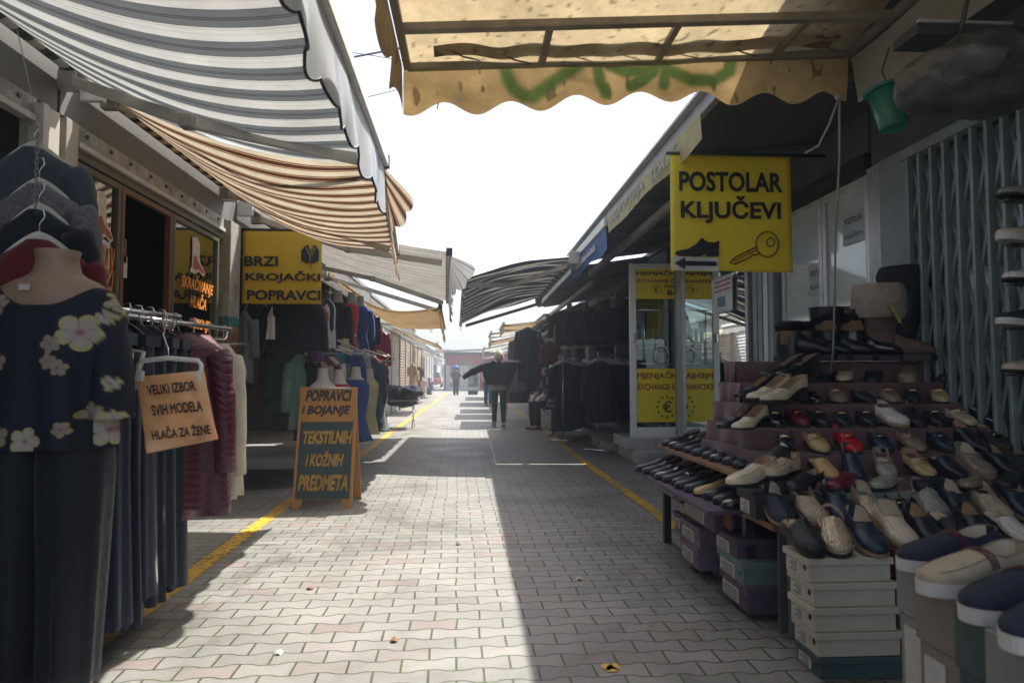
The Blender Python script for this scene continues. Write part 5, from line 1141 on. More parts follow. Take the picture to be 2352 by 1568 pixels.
# ---------------- black clothes shop on the right
GB = "black clothes on white hangers in the right shop"
for r_, (px0, py0, px1, py1, y0_, y1_, n_, lb0) in enumerate(((1292, 838, 1342, 800, 11.2, 13.2, 8, "left"), (1372, 832, 1440, 800, 9.7, 11.2, 9, "right"))):
    pa, pb = at(px0, py0 - 22, y=y0_), at(px1, py1 - 12, y=y1_); pb.z = pa.z
    rail("clothes_rail", "rail of black clothes on white hangers, %s of the two in the dark shop" % lb0, tuple(pa), tuple(pb), .0, True, .014)
    for k in range(n_):
        p = pa.lerp(pb, (k + .4) / n_); ln = p.z - at(px0, 965 if r_ else 985, y=y0_).z - .1
        garment("hanging_garment", ("black garment on a white hanger on the %s-hand dark rail" % lb0), GB + (" (left rail)" if r_ == 0 else " (right rail)"), p, C_BLACK if k % 3 else C_BLUEBLK, ln, .44, .09, "coat" if k % 2 else "dress", .5, R(25), M_HANG, k + 10 * r_, collar=False, neck=.05)
# four busts with black jackets on a high shelf
GK = "busts in black jackets on the high shelf"
for px, pyn, y, lb in ((1308, 697, 12.6, "leftmost bust in a black jacket on the high shelf"), (1344, 695, 12.0, "second bust from the left in a black jacket on the high shelf"), (1378, 690, 11.4, "third bust from the left in a black jacket on the high shelf"), (1410, 686, 10.8, "largest bust in a black jacket, nearest the white door")):
    bust("display_bust", lb, px, pyn, 792, y, C_BLACK, GK, 74 if px < 1400 else 84, mat("dim_bust", (.20, .15, .13), .45), True)
rail("display_rail", "thin display rail the four black-jacketed busts stand above", tuple(at(1290, 800, y=12.9)), tuple(at(1430, 790, y=10.6)), .3, False, .016, mat("brown_tube", (.13, .09, .07), .4, .5))
g2(1213, 745, 880, 15.2, C_BLACK, 50, "long black dress hung at the doorway behind the seated woman", "dress", .8, nm="hanging_garment", grp="garments at the right doorway", hm=M_HANG)
g2(1262, 775, 838, 14.2, C_DKRED, 30, "wine-red jacket hung above the seated woman's head", "top", .4, grp="garments at the right doorway")
for px, y, m, lb in ((1190, 16.4, C_GREY, "grey coat hung deep at the right-hand doorway"), (1236, 14.8, C_BLACK, "black coat hung left of the wine-red jacket")):
    g2(px, 770, 900, y, m, 34, lb, "coat", .7, grp="garments at the right doorway")
# floral mannequin with bare feet
Y = at(1268, 1000, z=0).y; X = at(1290, 990, y=Y).x
FM = thing("mannequin", "barefoot mannequin in a black and white floral tunic and black leggings", "mannequin", (X, Y, 0))
zt = at(1288, 815, y=Y).z; zb = at(1290, 938, y=Y).z; zz = at(1290, 838, y=Y).z
mb = MB(); mb.loft([folds_ring(X, Y, z, rx, ry, 20) for z, rx, ry in ((zb, .15, .1), (zz - .2, .15, .1), (zz - .04, .18, .09), (zz + .02, .12, .07), (zz + .05, .06, .055), (zt, .05, .05))])
for s_ in (-1, 1):
    mb.tube([(X + s_ * .09, Y, zb), (X + s_ * .085 - .03, Y - .02, .45), (X + s_ * .08 - .05, Y, .06)], [.075, .05, .034], 10)
    mb.loft([[Vector((X + s_ * .08 - .05 + (-.02 if s_ < 0 else 0) + (.03 + .012 * math.sin(q * 3)) * math.cos(a) - .10 * (1 - q), Y - .18 * (1 - q) + .03, (.018 + .05 * q) * (.5 + .5 * math.sin(a)) + .004)) for a in [k * .6283 for k in range(10)]] for q in (0, .2, .5, .8, 1)])
mb.build("mannequin_body", mat("tan_mannequin", (.36, .24, .17), .45), FM)
mb = MB(); rr = []
for i in range(50):
    q = i / 49; z = lerp(zz, zb, q); rr.append(folds_ring(X, Y, z, .17 + .09 * sm(q, 0, .25) + .02 * q, .09 + .06 * sm(q, 0, .3), 90, 6, .03 * q, z))
for s_ in (-1, 1): pass
mb.loft(rr)
def bw(p):
    n_ = noise.noise((p.x * 26, p.y * 26, p.z * 26)) + .6 * noise.noise((p.x * 60, p.y * 60, p.z * 60)); return (.42, .44, .48) if n_ > .22 else (.02, .024, .034)
mb.col = [bw(p) for p in mb.v]; tu = mb.build("tunic", attr_mat("floral_tunic", .8, 0, .1), FM)
for s_ in (-1, 1): mb = MB(); sleeve(mb, (X + s_ * .22, Y, zz - .06), (X + s_ * .30, Y, zz - .2), (X + s_ * .30, Y - .03, zz - .45), .07, .055, s_); mb.col = [bw(p) for p in mb.v]; mb.build("sleeve", attr_mat("floral_tunic", .8, 0, .1), tu)
mb = MB()
for s_ in (-1, 1): body(mb, [(zb + .1, X + s_ * .08, Y, .10, .10, 0), (.5, X + s_ * .085 - .03, Y - .015, .085, .085, .02), (.09, X + s_ * .08 - .045, Y, .075, .075, .02)], seed=3)
mb.build("leggings", C_BLACK, FM)
# ================================================================ shoe stall
def leather(name, col, rough=.32, **k): return mat(name, col, rough, 0, .2, 26.0, bump=.30, bscale=70.0, spec=.5, **k)
SH = {'black': leather("black_leather", (.009, .014, .021), .34), 'patent': leather("black_patent", (.007, .011, .017), .10, coat=.8), 'navy': leather("navy_leather", (.010, .022, .050), .38), 'navyw': mat("woven_navy", (.012, .022, .045), .4, 0, .2, 20, weave=150.0),
      'beige': leather("beige_leather", (.42, .34, .24), .45), 'beigew': mat("perforated_beige", (.46, .38, .28), .5, 0, .2, 20, weave=190.0), 'goldw': mat("woven_gold", (.50, .40, .28), .35, .35, .25, 20, weave=120.0), 'cream': leather("cream_leather", (.50, .43, .32), .4),
      'gold': leather("gold_leather", (.40, .29, .14), .3), 'taupe': leather("taupe_leather", (.20, .155, .115), .4), 'red': leather("red_leather", (.42, .012, .02), .3), 'wine': leather("wine_leather", (.11, .010, .022), .35), 'white': leather("white_leather", (.55, .53, .50), .45), 'pewter': leather("pewter_leather", (.25, .24, .22), .35), 'blackw': mat("woven_black", (.011, .013, .017), .38, 0, .2, 20, weave=130.0), 'tan': leather("tan_leather", (.44, .29, .13), .42), 'suede': mat("brown_suede", (.13, .09, .07), .95, 0, .2, 20)}
CN_ = {'black': 'black', 'patent': 'black patent', 'navy': 'navy', 'navyw': 'woven navy', 'beige': 'beige', 'beigew': 'perforated beige', 'goldw': 'woven gold-beige', 'cream': 'cream', 'gold': 'gold', 'taupe': 'taupe', 'red': 'bright red', 'wine': 'wine red', 'white': 'white', 'pewter': 'pewter', 'blackw': 'woven black', 'tan': 'tan'}
M_SOLEB = mat("black_sole", (.012, .012, .013), .6); M_SOLEW = mat("white_sole", (.52, .50, .46), .5, 0, .1); M_SOLET = mat("tan_sole", (.28, .19, .11), .55)
M_LIN = mat("tan_lining", (.30, .19, .11), .65); M_LINL = mat("pale_lining", (.42, .36, .27), .65); M_GOLD = mat("gold_buckle", (.75, .55, .22), .2, 1.0)
TS = [0, .02, .06, .12, .2, .3, .4, .46, .50, .54, .60, .68, .76, .84, .91, .96, .99, 1.0]
WS = [.30, .58, .78, .86, .86, .80, .80, .85, .88, .92, .97, 1.0, 1.0, .93, .76, .54, .30, .10]
def make_shoe(kind, L=.245, W=.044, bar=None, lace=False, heel=.018, sole=None, lin=None, hb=.062, vt=.50, toe=.030, strap=False, mule=False, plat=.008):
    """a single shoe, toe towards -y, heel at +y; returns its parts as mesh builders"""
    up = MB(); ln = MB(); so_ = MB(); RL = []; RR = []; IL = []
    pts = {}
    def base(t_): return plat + (heel - .0) * (1 - sm(t_, .15, .62)) if heel > .02 else plat + heel * .4 * (1 - sm(t_, .2, .7))
    hs = []
    for t_, wf in zip(TS, WS):
        w_ = W * wf; b = base(t_); y = L * (.5 - t_)
        if t_ < vt:
            h = interp(t_, [0, .12, .3, vt], [hb, hb * .86, hb * .66, hb * .74 + .004]) if not mule else interp(t_, [0, .3, .36, vt], [.004, .006, .03, hb * .8])
            top = .90
        else:
            h = interp(t_, [vt, .62, .8, .93, 1.0], [hb * .80 + .006, hb * .72, toe + .008, toe, toe * .62]); top = 0
        hs.append((t_, w_, b, y, h, top))
    L_, R_, I_ = [], [], []
    for (t_, w_, b, y, h, top) in hs:
        if top: prof = [(1.0, 0), (1.05, .22), (1.05, .5), (.99, .8), (.92, 1.0)]
        else: prof = [(1.0, 0), (1.06, .30), (.98, .62), (.62, .92), (0.0, 1.0)]
        L_.append([Vector((-x * w_, y, b + z * h)) for x, z in prof]); R_.append([Vector((x * w_, y, b + z * h)) for x, z in prof])
        if t_ < vt + .06:
            hh = h if top else .004
            ip = [(.90, 1.0 * h - .001), (.84, .5 * h), (.78, .006)] if top else [(.5, .85 * h), (.7, .4 * h), (.72, .006)]
            I_.append([Vector((-x * w_, y, b + z)) for x, z in ip] + [Vector((0, y, b + .005))] + [Vector((x * w_, y, b + z)) for x, z in ip[::-1]])
    up.loft(L_, cap=False, closed=False); up.loft([r[::-1] for r in R_], cap=False, closed=False)
    up.add([L_[0][k] for k in range(5)] + [R_[0][k] for k in range(5)], [(k, k + 1, k + 6, k + 5) for k in range(4)], True)
    up.add([L_[-1][k] for k in range(5)] + [R_[-1][k] for k in range(5)], [(k + 1, k, k + 5, k + 6) for k in range(4)], True)
    ln.loft(I_, cap=False, closed=False)
    tr_ = MB(); open_n = sum(1 for q in TS if q < vt)
    rim = [L_[k][4] for k in range(open_n)][::-1] + [R_[k][4] for k in range(open_n)]
    thr = L_[open_n][4] + Vector((0, .004, .001)) if open_n < len(L_) else None
    tr_.tube([thr] + rim + [thr], .0022, 5)
    sm_l = MB(); k0 = open_n + 1
    sm_l.tube([sd[k][3].lerp(sd[k][2], .35) + Vector((0, 0, .0012)) for sd, rg in ((L_, range(open_n, len(TS) - 3)), (R_, range(len(TS) - 4, open_n - 1, -1))) for k in rg], .0013, 4)
    tg = MB(); tg.box((-W * .38, L * .30, base(.2) + .0062), (W * .38, L * .42, base(.12) + .0078))
    def sec(t_, wf, zoff, ex): return [Vector((sx * W * wf * ex, L * (.5 - t_) * (1.015), zoff(t_))) for sx in (-1, 1)]
    botf = lambda t_: 0.0 if t_ > .55 or heel <= .02 else max(0, base(t_) - plat) * 1.0
    tp = [sec(t_, wf, lambda q: base(q) + .0015, 1.06) for t_, wf in zip(TS, WS)]; bt = [sec(t_, wf, botf if heel > .03 else (lambda q: 0.0), 1.02) for t_, wf in zip(TS, WS)]
    so_.loft([[a[0], a[1], b_[1], b_[0]] for a, b_ in zip(tp, bt)], smooth=False)
    if heel > .03:
        so_.loft([[Vector((-W * .55 * k, L * .49 * 1, z)), Vector((W * .55 * k, L * .49, z)), Vector((W * .62 * k, L * (.49 - .22 * k), z)), Vector((-W * .62 * k, L * (.49 - .22 * k), z))] for z, k in ((base(.05), 1.15), (0, .85))], smooth=False)
    ex = [("topline", tr_, None), ("seam", sm_l, None), ("insole_label", tg, M_GOLDTXT)]
    if bar:
        q = [(-W * .80, vt + .10), (W * .80, vt + .10)]; hb_ = base(.6) + hb * .62
        sb = MB(); arc = [Vector((W * 1.0 * math.sin(a), L * (.5 - vt - .10), base(.6) + (hb * .74 + .002) * math.cos(a) ** .55)) for a in [(-1.35 + 2.7 * k / 10) for k in range(11)]]
        sb.loft([[p + Vector((0, -.011, .0)), p + Vector((0, -.011, .004)), p + Vector((0, .011, .004)), p + Vector((0, .011, 0))] for p in arc]); ex.append(("strap", sb, bar))
        gb = MB(); gb.tube([arc[3] + Vector((0, 0, .006)), arc[4] + Vector((0, 0, .007)), arc[5] + Vector((0, 0, .008)), arc[6] + Vector((0, 0, .007)), arc[7] + Vector((0, 0, .006))], .0042, 6); ex.append(("gold_bar", gb, M_GOLD))
    if lace:
        lb = MB()
        for k in range(4):
            y = L * (.5 - vt + .0 - .03 * k); z = base(.5) + hb * .80 + .003 - .0035 * k
            lb.tube([Vector((-.016, y, z - .004)), Vector((0, y - .004, z + .002)), Vector((.016, y, z - .004))], .0025, 5)
        lb.tube([Vector((0, L * (.5 - vt), z + .012)), Vector((.02, L * (.5 - vt) + .006, z + .018)), Vector((.026, L * (.5 - vt), z + .006)), Vector((0, L * (.5 - vt), z + .012)), Vector((-.02, L * (.5 - vt) + .006, z + .018)), Vector((-.026, L * (.5 - vt), z + .006)), Vector((0, L * (.5 - vt), z + .012))], .002, 5)
        ex.append(("laces", lb, SH[kind]))
    if strap:
        sb = MB(); a = [Vector((W * .86 * math.sin(th), L * (.5 - .34) + .34 * L * math.cos(th), base(.1) + .028 + .030 * math.cos(th))) for th in [(-1.5 + 3.0 * k / 14) for k in range(15)]]
        sb.loft([[p + Vector((0, 0, -.006)), p + Vector((0, .003, -.006)), p + Vector((0, .003, .006)), p + Vector((0, 0, .006))] for p in a], smooth=False); ex.append(("heel_strap", sb, SH[kind]))
    return up, ln, so_, ex, sole or M_SOLEB, lin or M_LIN
M_GOLDTXT = mat("insole_stamp", (.45, .38, .26), .5)
EDGE_L = leather("beige_edge", (.24, .18, .12), .5); EDGE_D = leather("dark_edge", (.03, .032, .038), .3)
SH_EDGE = {k: EDGE_L for k in ('beige', 'beigew', 'goldw', 'cream', 'gold', 'tan', 'white', 'sand')}; SH_EDGE.update({k: EDGE_D for k in ('black', 'patent', 'navy', 'navyw', 'blackw', 'dnavy')})
PROTO = {}
def shoe(style, kind, loc, yaw, label, group, pitch=0.0, scale=1.0, roll=0.0):
    key = (style, kind)
    if key not in PROTO:
        o = thing("shoe", label, "shoe", (0, 0, 0), group)
        kw = dict(loafer=dict(bar=SH[kind], heel=.02), flat=dict(hb=.05, vt=.58, toe=.024, heel=.012, lin=M_LINL), slip=dict(hb=.066, vt=.46, toe=.032, heel=.02, W=.047), derby=dict(lace=True, hb=.068, vt=.38, toe=.030, heel=.026, W=.043, L=.27), pump=dict(hb=.056, vt=.60, toe=.022, heel=.055, W=.040), clog=dict(hb=.085, vt=.40, toe=.042, heel=.03, W=.052, strap=True, mule=True, plat=.016), wedge=dict(hb=.07, vt=.44, toe=.036, heel=.024, W=.052, plat=.014, sole=M_SOLET, lin=M_LINL), canvas=dict(hb=.064, vt=.42, toe=.026, heel=.014, W=.047, L=.285, plat=.028, sole=M_SOLEW, lin=M_LINL), mule=dict(mule=True, hb=.062, vt=.44, toe=.030, heel=.024, lin=M_LINL))[style]
        up, ln, so_, ex, sm_, lm = make_shoe(kind, **kw)
        u = up.build("upper", SH[kind], o); ln.build("lining", lm, o); so_.build("sole", sm_, o)
        for nm, b, m in ex: b.build(nm, m or SH_EDGE.get(kind, SH[kind]), u)
        if style == 'canvas':
            tb = MB()
            for k, mcol in ((0, 'wine'), (1, 'white')): pass
            for k in range(3):
                y = .285 * (.5 - .40) - .006 - .008 * k; z = .024 + .014 * .2 + .072 * .83 - .0015 * k
                tb.tube([Vector((.047 * math.sin(a), y, .028 + (z - .026) * max(0, math.cos(a)) ** .5 + .002)) for a in [(-1.4 + 2.8 * i / 12) for i in range(13)]], .0016, 5)
            tb.build("stripe_tape", SH['wine'], u)
        PROTO[key] = o
    else:
        o = dup(PROTO[key], (0, 0, 0), (0, 0, 0), label, group)
    o['label'] = label; o['group'] = group
    o.location = loc; o.rotation_euler = Euler((pitch, roll, yaw), 'ZYX' if False else 'XYZ'); o.scale = (scale,) * 3
    return o
# ---- stand: table with cloth-covered steps
XS0 = 1.33
TIERS = [(2.97, .63), (3.14, .73), (3.30, .84), (3.47, .95), (3.64, 1.06), (3.80, 1.18)]      # (front y, top z)
ST = thing("shoe_stand", "stepped shoe stand draped in dusty pink cloth on a wooden table", "stand", (2.0, 3.3, 0))
M_PINKCL = cloth("dusty_pink_cloth", (.115, .065, .075), var=.3, scale=4.0, bump=.3, bscale=40)
MB().box((1.27, 2.83, .445), (2.62, 4.55, .472)).build("tabletop", M_WOOD, ST, bevel=.003)
for (x, y) in ((1.30, 3.16), (1.28, 3.84), (1.30, 4.5), (2.55, 2.9), (2.55, 4.5)): MB().bar((x, y, 0), (x, y, .445), .045, .045).build("leg", M_BLACKP, ST)
for k, (y, z) in enumerate(TIERS):
    yb = 3.98; x0 = XS0 + .035 * k + (.06 if k == 0 else 0); xr = 2.60
    zb = .474 if k == 0 else TIERS[k-1][1] + .001
    def RC(u, v, k=k, y=y, z=z, x0=x0, zb=zb):
        s_ = v * 2
        if s_ < 1: p = Vector((lerp(x0, xr, u), y - .004 + .010 * math.sin(u * 37 + k) * (1 - s_) + .006 * noise.noise((u * 14, k, 0)), lerp(zb, z, s_)))
        else: p = Vector((lerp(x0, xr, u), lerp(y - .002, yb, s_ - 1), z + .003 * noise.noise((u * 20, s_ * 5, k))))
        return p
    MB().grid(RC, 90, 12).build("step_cloth", M_PINKCL, ST)
    def SD(u, v, k=k, y=y, z=z, x0=x0, zb=zb): return Vector((x0 - .002 + .012 * math.sin(u * 16 + k) * (1 - v), lerp(y, yb, u), lerp(zb, z, v)))
    MB().grid(SD, 30, 6).build("side_cloth", M_PINKCL, ST)
    MB().box((x0 + .02, y + .03, zb - .09 if k else zb), (xr - .02, yb - .01, z - .006)).build("step_board", M_WOOD, ST)
MB().box((1.40, 2.86, .473), (2.58, 3.0, .476)).build("shelf_paper", mat("grey_shelf_paper", (.30, .31, .30), .6, 0, .15, 8), ST)
# draped scrap of pale cloth at the step ends
for k, (px, py, y) in enumerate(((1735, 945, 3.62), (1790, 1010, 3.42), (1775, 900, 3.75))):
    p = at(px, py, y=y)
    MB().grid(lambda u, v: p + Vector((.22 * (u - .5) + .02 * math.sin(v * 9), .03 * math.sin(u * 9 + v * 3) - .02, -.15 * v + .015 * math.sin(u * 21))), 24, 12).build("cloth_end", cloth("pale_pink_cloth_end", (.42, .34, .33), bump=.3), ST)
GR = "shoes on the stepped stall"
ORD = ["first", "second", "third", "fourth", "fifth", "sixth", "seventh", "eighth", "ninth", "tenth", "eleventh", "twelfth", "thirteenth"]
STN = dict(loafer="loafer with gold bar", flat="ballerina flat", slip="slip-on shoe", derby="laced derby shoe", pump="heeled pump", clog="sling-back clog", wedge="wedge slip-on", canvas="canvas slip-on with white sole", mule="mule")
def row(name, y, z, items, yaw=0.0, gdesc=None, tilt=9):
    for i, (px, style, kind, *r_) in enumerate(items):
        p = at(px, 900, y=y); yw = r_[0] if r_ else yaw + rnd.uniform(-9, 9)
        nm = "%s %s, %s from the left on %s" % (CN_[kind], STN[style], ORD[i], name)
        yw = -abs(yw) if abs(yw) > 12 else yw - 8
        tl = tilt * math.cos(R(yw)) + rnd.uniform(-2, 2)
        shoe(style, kind, (p.x, y + .015, z + .118 * math.sin(R(max(0, tl)))), R(yw), nm, GR, R(tl), rnd.uniform(.90, .97))
row("the top pink step", 3.74, 1.062, [(1890, 'flat', 'black', 60), (1945, 'flat', 'beige', 35), (2012, 'flat', 'black', 38), (2090, 'wedge', 'taupe', 36), (2165, 'slip', 'black', 24), (2222, 'loafer', 'taupe', 25)])
row("the second pink step", 3.57, .952, [(1862, 'flat', 'patent', 6), (1922, 'loafer', 'taupe', 14), (1980, 'flat', 'black', 10), (2042, 'loafer', 'taupe', 14), (2100, 'loafer', 'black', 28), (2160, 'loafer', 'gold', 24), (2228, 'slip', 'black', 40)])
row("the third pink step", 3.40, .842, [(1780, 'loafer', 'patent'), (1830, 'loafer', 'wine'), (1880, 'loafer', 'black'), (1935, 'loafer', 'black', 20), (1990, 'loafer', 'black', 14), (2046, 'wedge', 'white', 12), (2098, 'derby', 'black', 16), (2148, 'loafer', 'black', 18), (2203, 'loafer', 'beige', 6), (2262, 'derby', 'patent', 12), (2312, 'loafer', 'black', 20)], 4)
row("the fourth pink step", 3.23, .732, [(1805, 'loafer', 'patent', 20), (1872, 'loafer', 'gold', 4), (1945, 'loafer', 'red', 2), (2020, 'loafer', 'navy', 0), (2088, 'loafer', 'taupe', 6), (2158, 'loafer', 'navy', 4), (2225, 'derby', 'black', 10), (2278, 'loafer', 'blackw', 10), (2330, 'slip', 'black', 8)], tilt=13)
row("the lowest pink step", 3.06, .632, [(1888, 'mule', 'tan', 8), (1958, 'derby', 'navy', 14), (2030, 'loafer', 'pewter', 20), (2108, 'loafer', 'gold', 6), (2172, 'mule', 'black', 12), (2235, 'wedge', 'taupe', 10), (2300, 'slip', 'black', 10), (2350, 'slip', 'blackw', 6)], tilt=15)
# loafers lying across in front of the lowest step, on black box lids
row("the box lids below the pink steps", 2.965, .60, [(1845, 'slip', 'black', -62), (1940, 'slip', 'wine', -60), (2035, 'mule', 'pewter', -58), (2135, 'mule', 'blackw', -56), (2235, 'mule', 'taupe', -58), (2320, 'slip', 'black', -60)], tilt=0)
row("the table's front edge", 2.86, .478, [(1780, 'wedge', 'navyw', 6), (1853, 'wedge', 'beigew', 10), (1922, 'wedge', 'navy', 2), (1990, 'wedge', 'goldw', 10), (2060, 'loafer', 'patent', 4), (2128, 'clog', 'pewter', 6), (2193, 'wedge', 'navy', 8), (2268, 'wedge', 'beigew', 6), (2335, 'wedge', 'navy', 4)], tilt=17)
# ---- shoe boxes
def label_box(name, label, a, b, m, lm=None, grp=None, end=-1, lid=.28, y_face=False):
    """shoe box: body, overhanging lid, paper label and finger hole on the lane-side end"""
    (x0, y0, z0), (x1, y1, z1) = a, b; t = thing(name, label, "box", ((x0 + x1) / 2, (y0 + y1) / 2, z0), grp); h = z1 - z0; zl = z1 - h * lid
    MB().box((x0 + .004, y0 + .004, z0 + .0015), (x1 - .004, y1 - .004, zl + .004)).build("body", m, t, bevel=.0015)
    MB().box((x0 - .005, y0 - .005, zl), (x1 + .005, y1 + .005, z1)).build("lid", m, t, bevel=.002)
    if lm:
        MB().box((x0 + .0025, y0 + .02 + (y1 - y0) * .28, z0 + h * .12), (x0 + .004 + .0005, y1 - .02, zl - .006)).build("paper_label", lm, t)
        lb = MB()
        for k in range(4): lb.box((x0 + .001, y0 + .04 + (y1 - y0) * .28, z0 + h * (.18 + .11 * k)), (x0 + .0028, y1 - .035 - .02 * (k % 2), z0 + h * (.22 + .11 * k)))
        for i in range(1): pass
        lb.build("print_lines", mat("grey_print", (.10, .10, .11), .7), t)
        MB().tube([(x0 + .0028, y0 + .035, z0 + h * .52), (x0 + .0046, y0 + .035, z0 + h * .52)], .011, 10).build("finger_hole", M_INK, t)
    return t
def card(name, col): return mat(name, col, .6, 0, .1, 5.0, bump=.05, dirt=.1)
B_CREAM = card("cream_card", (.46, .43, .33)); B_PURP = card("purple_card", (.085, .055, .095)); B_MAUVE = card("mauve_card", (.17, .115, .17)); B_TEAL = card("grey_teal_card", (.12, .19, .19)); B_BLACK = card("black_card", (.013, .015, .02)); B_GREY = card("grey_card", (.22, .22, .21)); B_WHITE = card("white_card", (.50, .47, .42)); B_RED = card("dark_red_card", (.16, .015, .02)); B_KRAFT = card("kraft_card", (.22, .17, .12)); B_DKTEAL = card("dark_teal_card", (.04, .075, .08))
M_LBL = mat("paper_label", (.50, .48, .44), .55, 0, .1, 30)
GBX = "shoe boxes stacked under the shoe stand"
# black boxes carrying the loafers behind the front row
p = at(1700, 1180, y=2.91)
label_box("shoe_box", "black shoe box with white printed end at the left of the front shoe row", (1.225, 2.90, .478), (1.52, 3.09, .585), B_BLACK, M_LBL, GBX)
label_box("shoe_box", "grey-green shoe box behind the perforated beige shoe on the table", (1.53, 2.93, .478), (1.80, 3.09, .588), B_TEAL, None, GBX)
label_box("shoe_box", "cream-grey shoe box in the middle behind the front shoe row", (1.81, 2.93, .478), (2.12, 3.09, .588), B_GREY, None, GBX)
label_box("shoe_box", "dark shoe box at the right behind the front shoe row", (2.13, 2.93, .478), (2.45, 3.09, .588), B_BLACK, None, GBX)
# cream stack in front
q = at(1860, 1282, y=2.45); sx0 = q.x; ztop = q.z; hbx = 57 / 1568 * 2.45; r3 = random.Random(3)
for k in range(6):
    z1_ = ztop - k * hbx; z0_ = max(.0, z1_ - hbx + .001)
    if z0_ >= z1_ - .02: break
    jx = r3.uniform(-.014, .018) + .006 * k; m = B_CREAM if k < 4 else B_DKTEAL
    label_box("shoe_box", ["topmost cream shoe box of the front stack, under the woven clogs", "second cream shoe box from the top of the front stack", "third cream shoe box from the top of the front stack", "lowest cream shoe box of the front stack", "dark teal shoe box beneath the cream stack", "bottom dark shoe box on the pavers under the cream stack"][k], (sx0 + jx, 2.45, z0_), (sx0 + jx + .315, 2.64, z1_), m, M_LBL, "boxes of the cream front stack")
ZF = ztop + .001
row("the front stack of boxes", 2.53, ZF, [(1840, 'clog', 'blackw', 12), (1912, 'clog', 'goldw', 18), (1983, 'wedge', 'navy', 6)], tilt=15)
# second front stack right of it (dark red top) with shoes
for k, (m, lb) in enumerate(((B_RED, "dark red shoe box right of the cream stack"), (B_BLACK, "black shoe box below the dark red one"), (B_GREY, "grey shoe box low beside the cream stack"), (B_RED, "lowest dark red shoe box right of the cream stack"))):
    z1_ = ztop + .02 - k * .105
    if z1_ > .06: label_box("shoe_box", lb, (sx0 + .345, 2.47, max(0, z1_ - .104)), (sx0 + .66, 2.68, z1_), m, None, GBX)
row("the dark red box", 2.55, ztop + .021, [(2052, 'wedge', 'cream', 4), (2118, 'slip', 'black', 8), (2182, 'mule', 'blackw', 6)], tilt=15)
for k in range(3):
    label_box("shoe_box", ["black shoe box topmost at the far right front", "grey shoe box in the middle at the far right front", "black shoe box lowest at the far right front"][k], (sx0 + .69, 2.50, .30 - .15 * k if k < 2 else 0.0), (sx0 + 1.0, 2.72, .45 - .15 * k if k < 2 else .149), (B_BLACK, B_GREY, B_BLACK)[k], None, GBX)
row("the far right box", 2.60, .452, [(2238, 'slip', 'black', 6), (2312, 'mule', 'white', 10)], tilt=15)
MB().box((1.335, 2.838, .02), (1.36, 2.85, .44)).build("front_board", B_GREY, ST)
MB().box((1.30, 2.845, .02), (2.55, 2.86, .44)).build("back_board", mat("dark_grey_board", (.06, .06, .065), .7), ST)  # plain dark grey sheet along the front below the tabletop
# lane-side boxes under the rows of black shoes
def side_box(label, px, pyt, pyb, x, m, ln=.30, dep=None, px0=None):
    """box whose near lane-side corner shows at px; px0 = its far lane-side corner"""
    p = at(px, pyt, x=x); q = at(px, pyb, x=x); f = at(px0, pyt, x=x) if px0 else None; y1_ = f.y if f else p.y + (dep or .18)
    return label_box("shoe_box", label, (x, p.y, max(.0, q.z)), (x + ln, y1_, p.z), m, M_LBL, GBX)
side_box("white-ended purple shoe box highest at the lane side, under the tan derby", 1640, 1172, 1226, 1.20, B_PURP, .30, px0=1570)
side_box("far white-ended purple shoe box beneath the row of black derbies", 1562, 1118, 1156, 1.17, B_PURP, .28, px0=1508)
side_box("upper mauve shoe box of the lane-side pair", 1606, 1214, 1262, 1.22, B_MAUVE, .20, px0=1564)
side_box("lower purple shoe box of the lane-side pair, just above the pavers", 1604, 1260, 1312, 1.22, B_MAUVE, .22, px0=1564)
side_box("white-ended purple shoe box at the table corner", 1691, 1238, 1290, 1.23, B_PURP, .34, px0=1642)
side_box("grey-teal shoe box with mauve end below the table corner", 1706, 1292, 1352, 1.235, B_TEAL, .34, px0=1650)
side_box("dark purple shoe box with label lowest under the table corner", 1717, 1350, 1412, 1.24, B_PURP, .34, px0=1656)
for k, (x, y, z, m, lb) in enumerate(((1.30, 3.62, .01, B_PURP, "dark shoe box on the pavers deep under the lane-side shelf"), (1.30, 3.62, .125, B_TEAL, "grey-teal shoe box in the shadow under the lane-side shelf"), (1.30, 3.62, .24, B_PURP, "purple shoe box high in the shadow under the lane-side shelf"), (1.30, 3.95, .01, B_BLACK, "black shoe box on the pavers beyond the mauve pair"), (1.30, 3.95, .125, B_MAUVE, "mauve shoe box deep behind the lane-side leg"), (1.30, 4.2, .01, B_GREY, "grey shoe box lowest at the far end under the stand"), (1.30, 4.2, .125, B_PURP, "purple shoe box second at the far end under the stand"), (1.30, 4.2, .24, B_CREAM, "cream shoe box topmost at the far end under the stand"))):
    label_box("shoe_box", lb, (x + rnd.uniform(0, .03), y, z), (x + .32, y + .19, z + .108), m, M_LBL, GBX)
MB().box((1.245, 3.25, .36), (1.262, 4.5, .443)).build("apron", M_WOOD, ST)
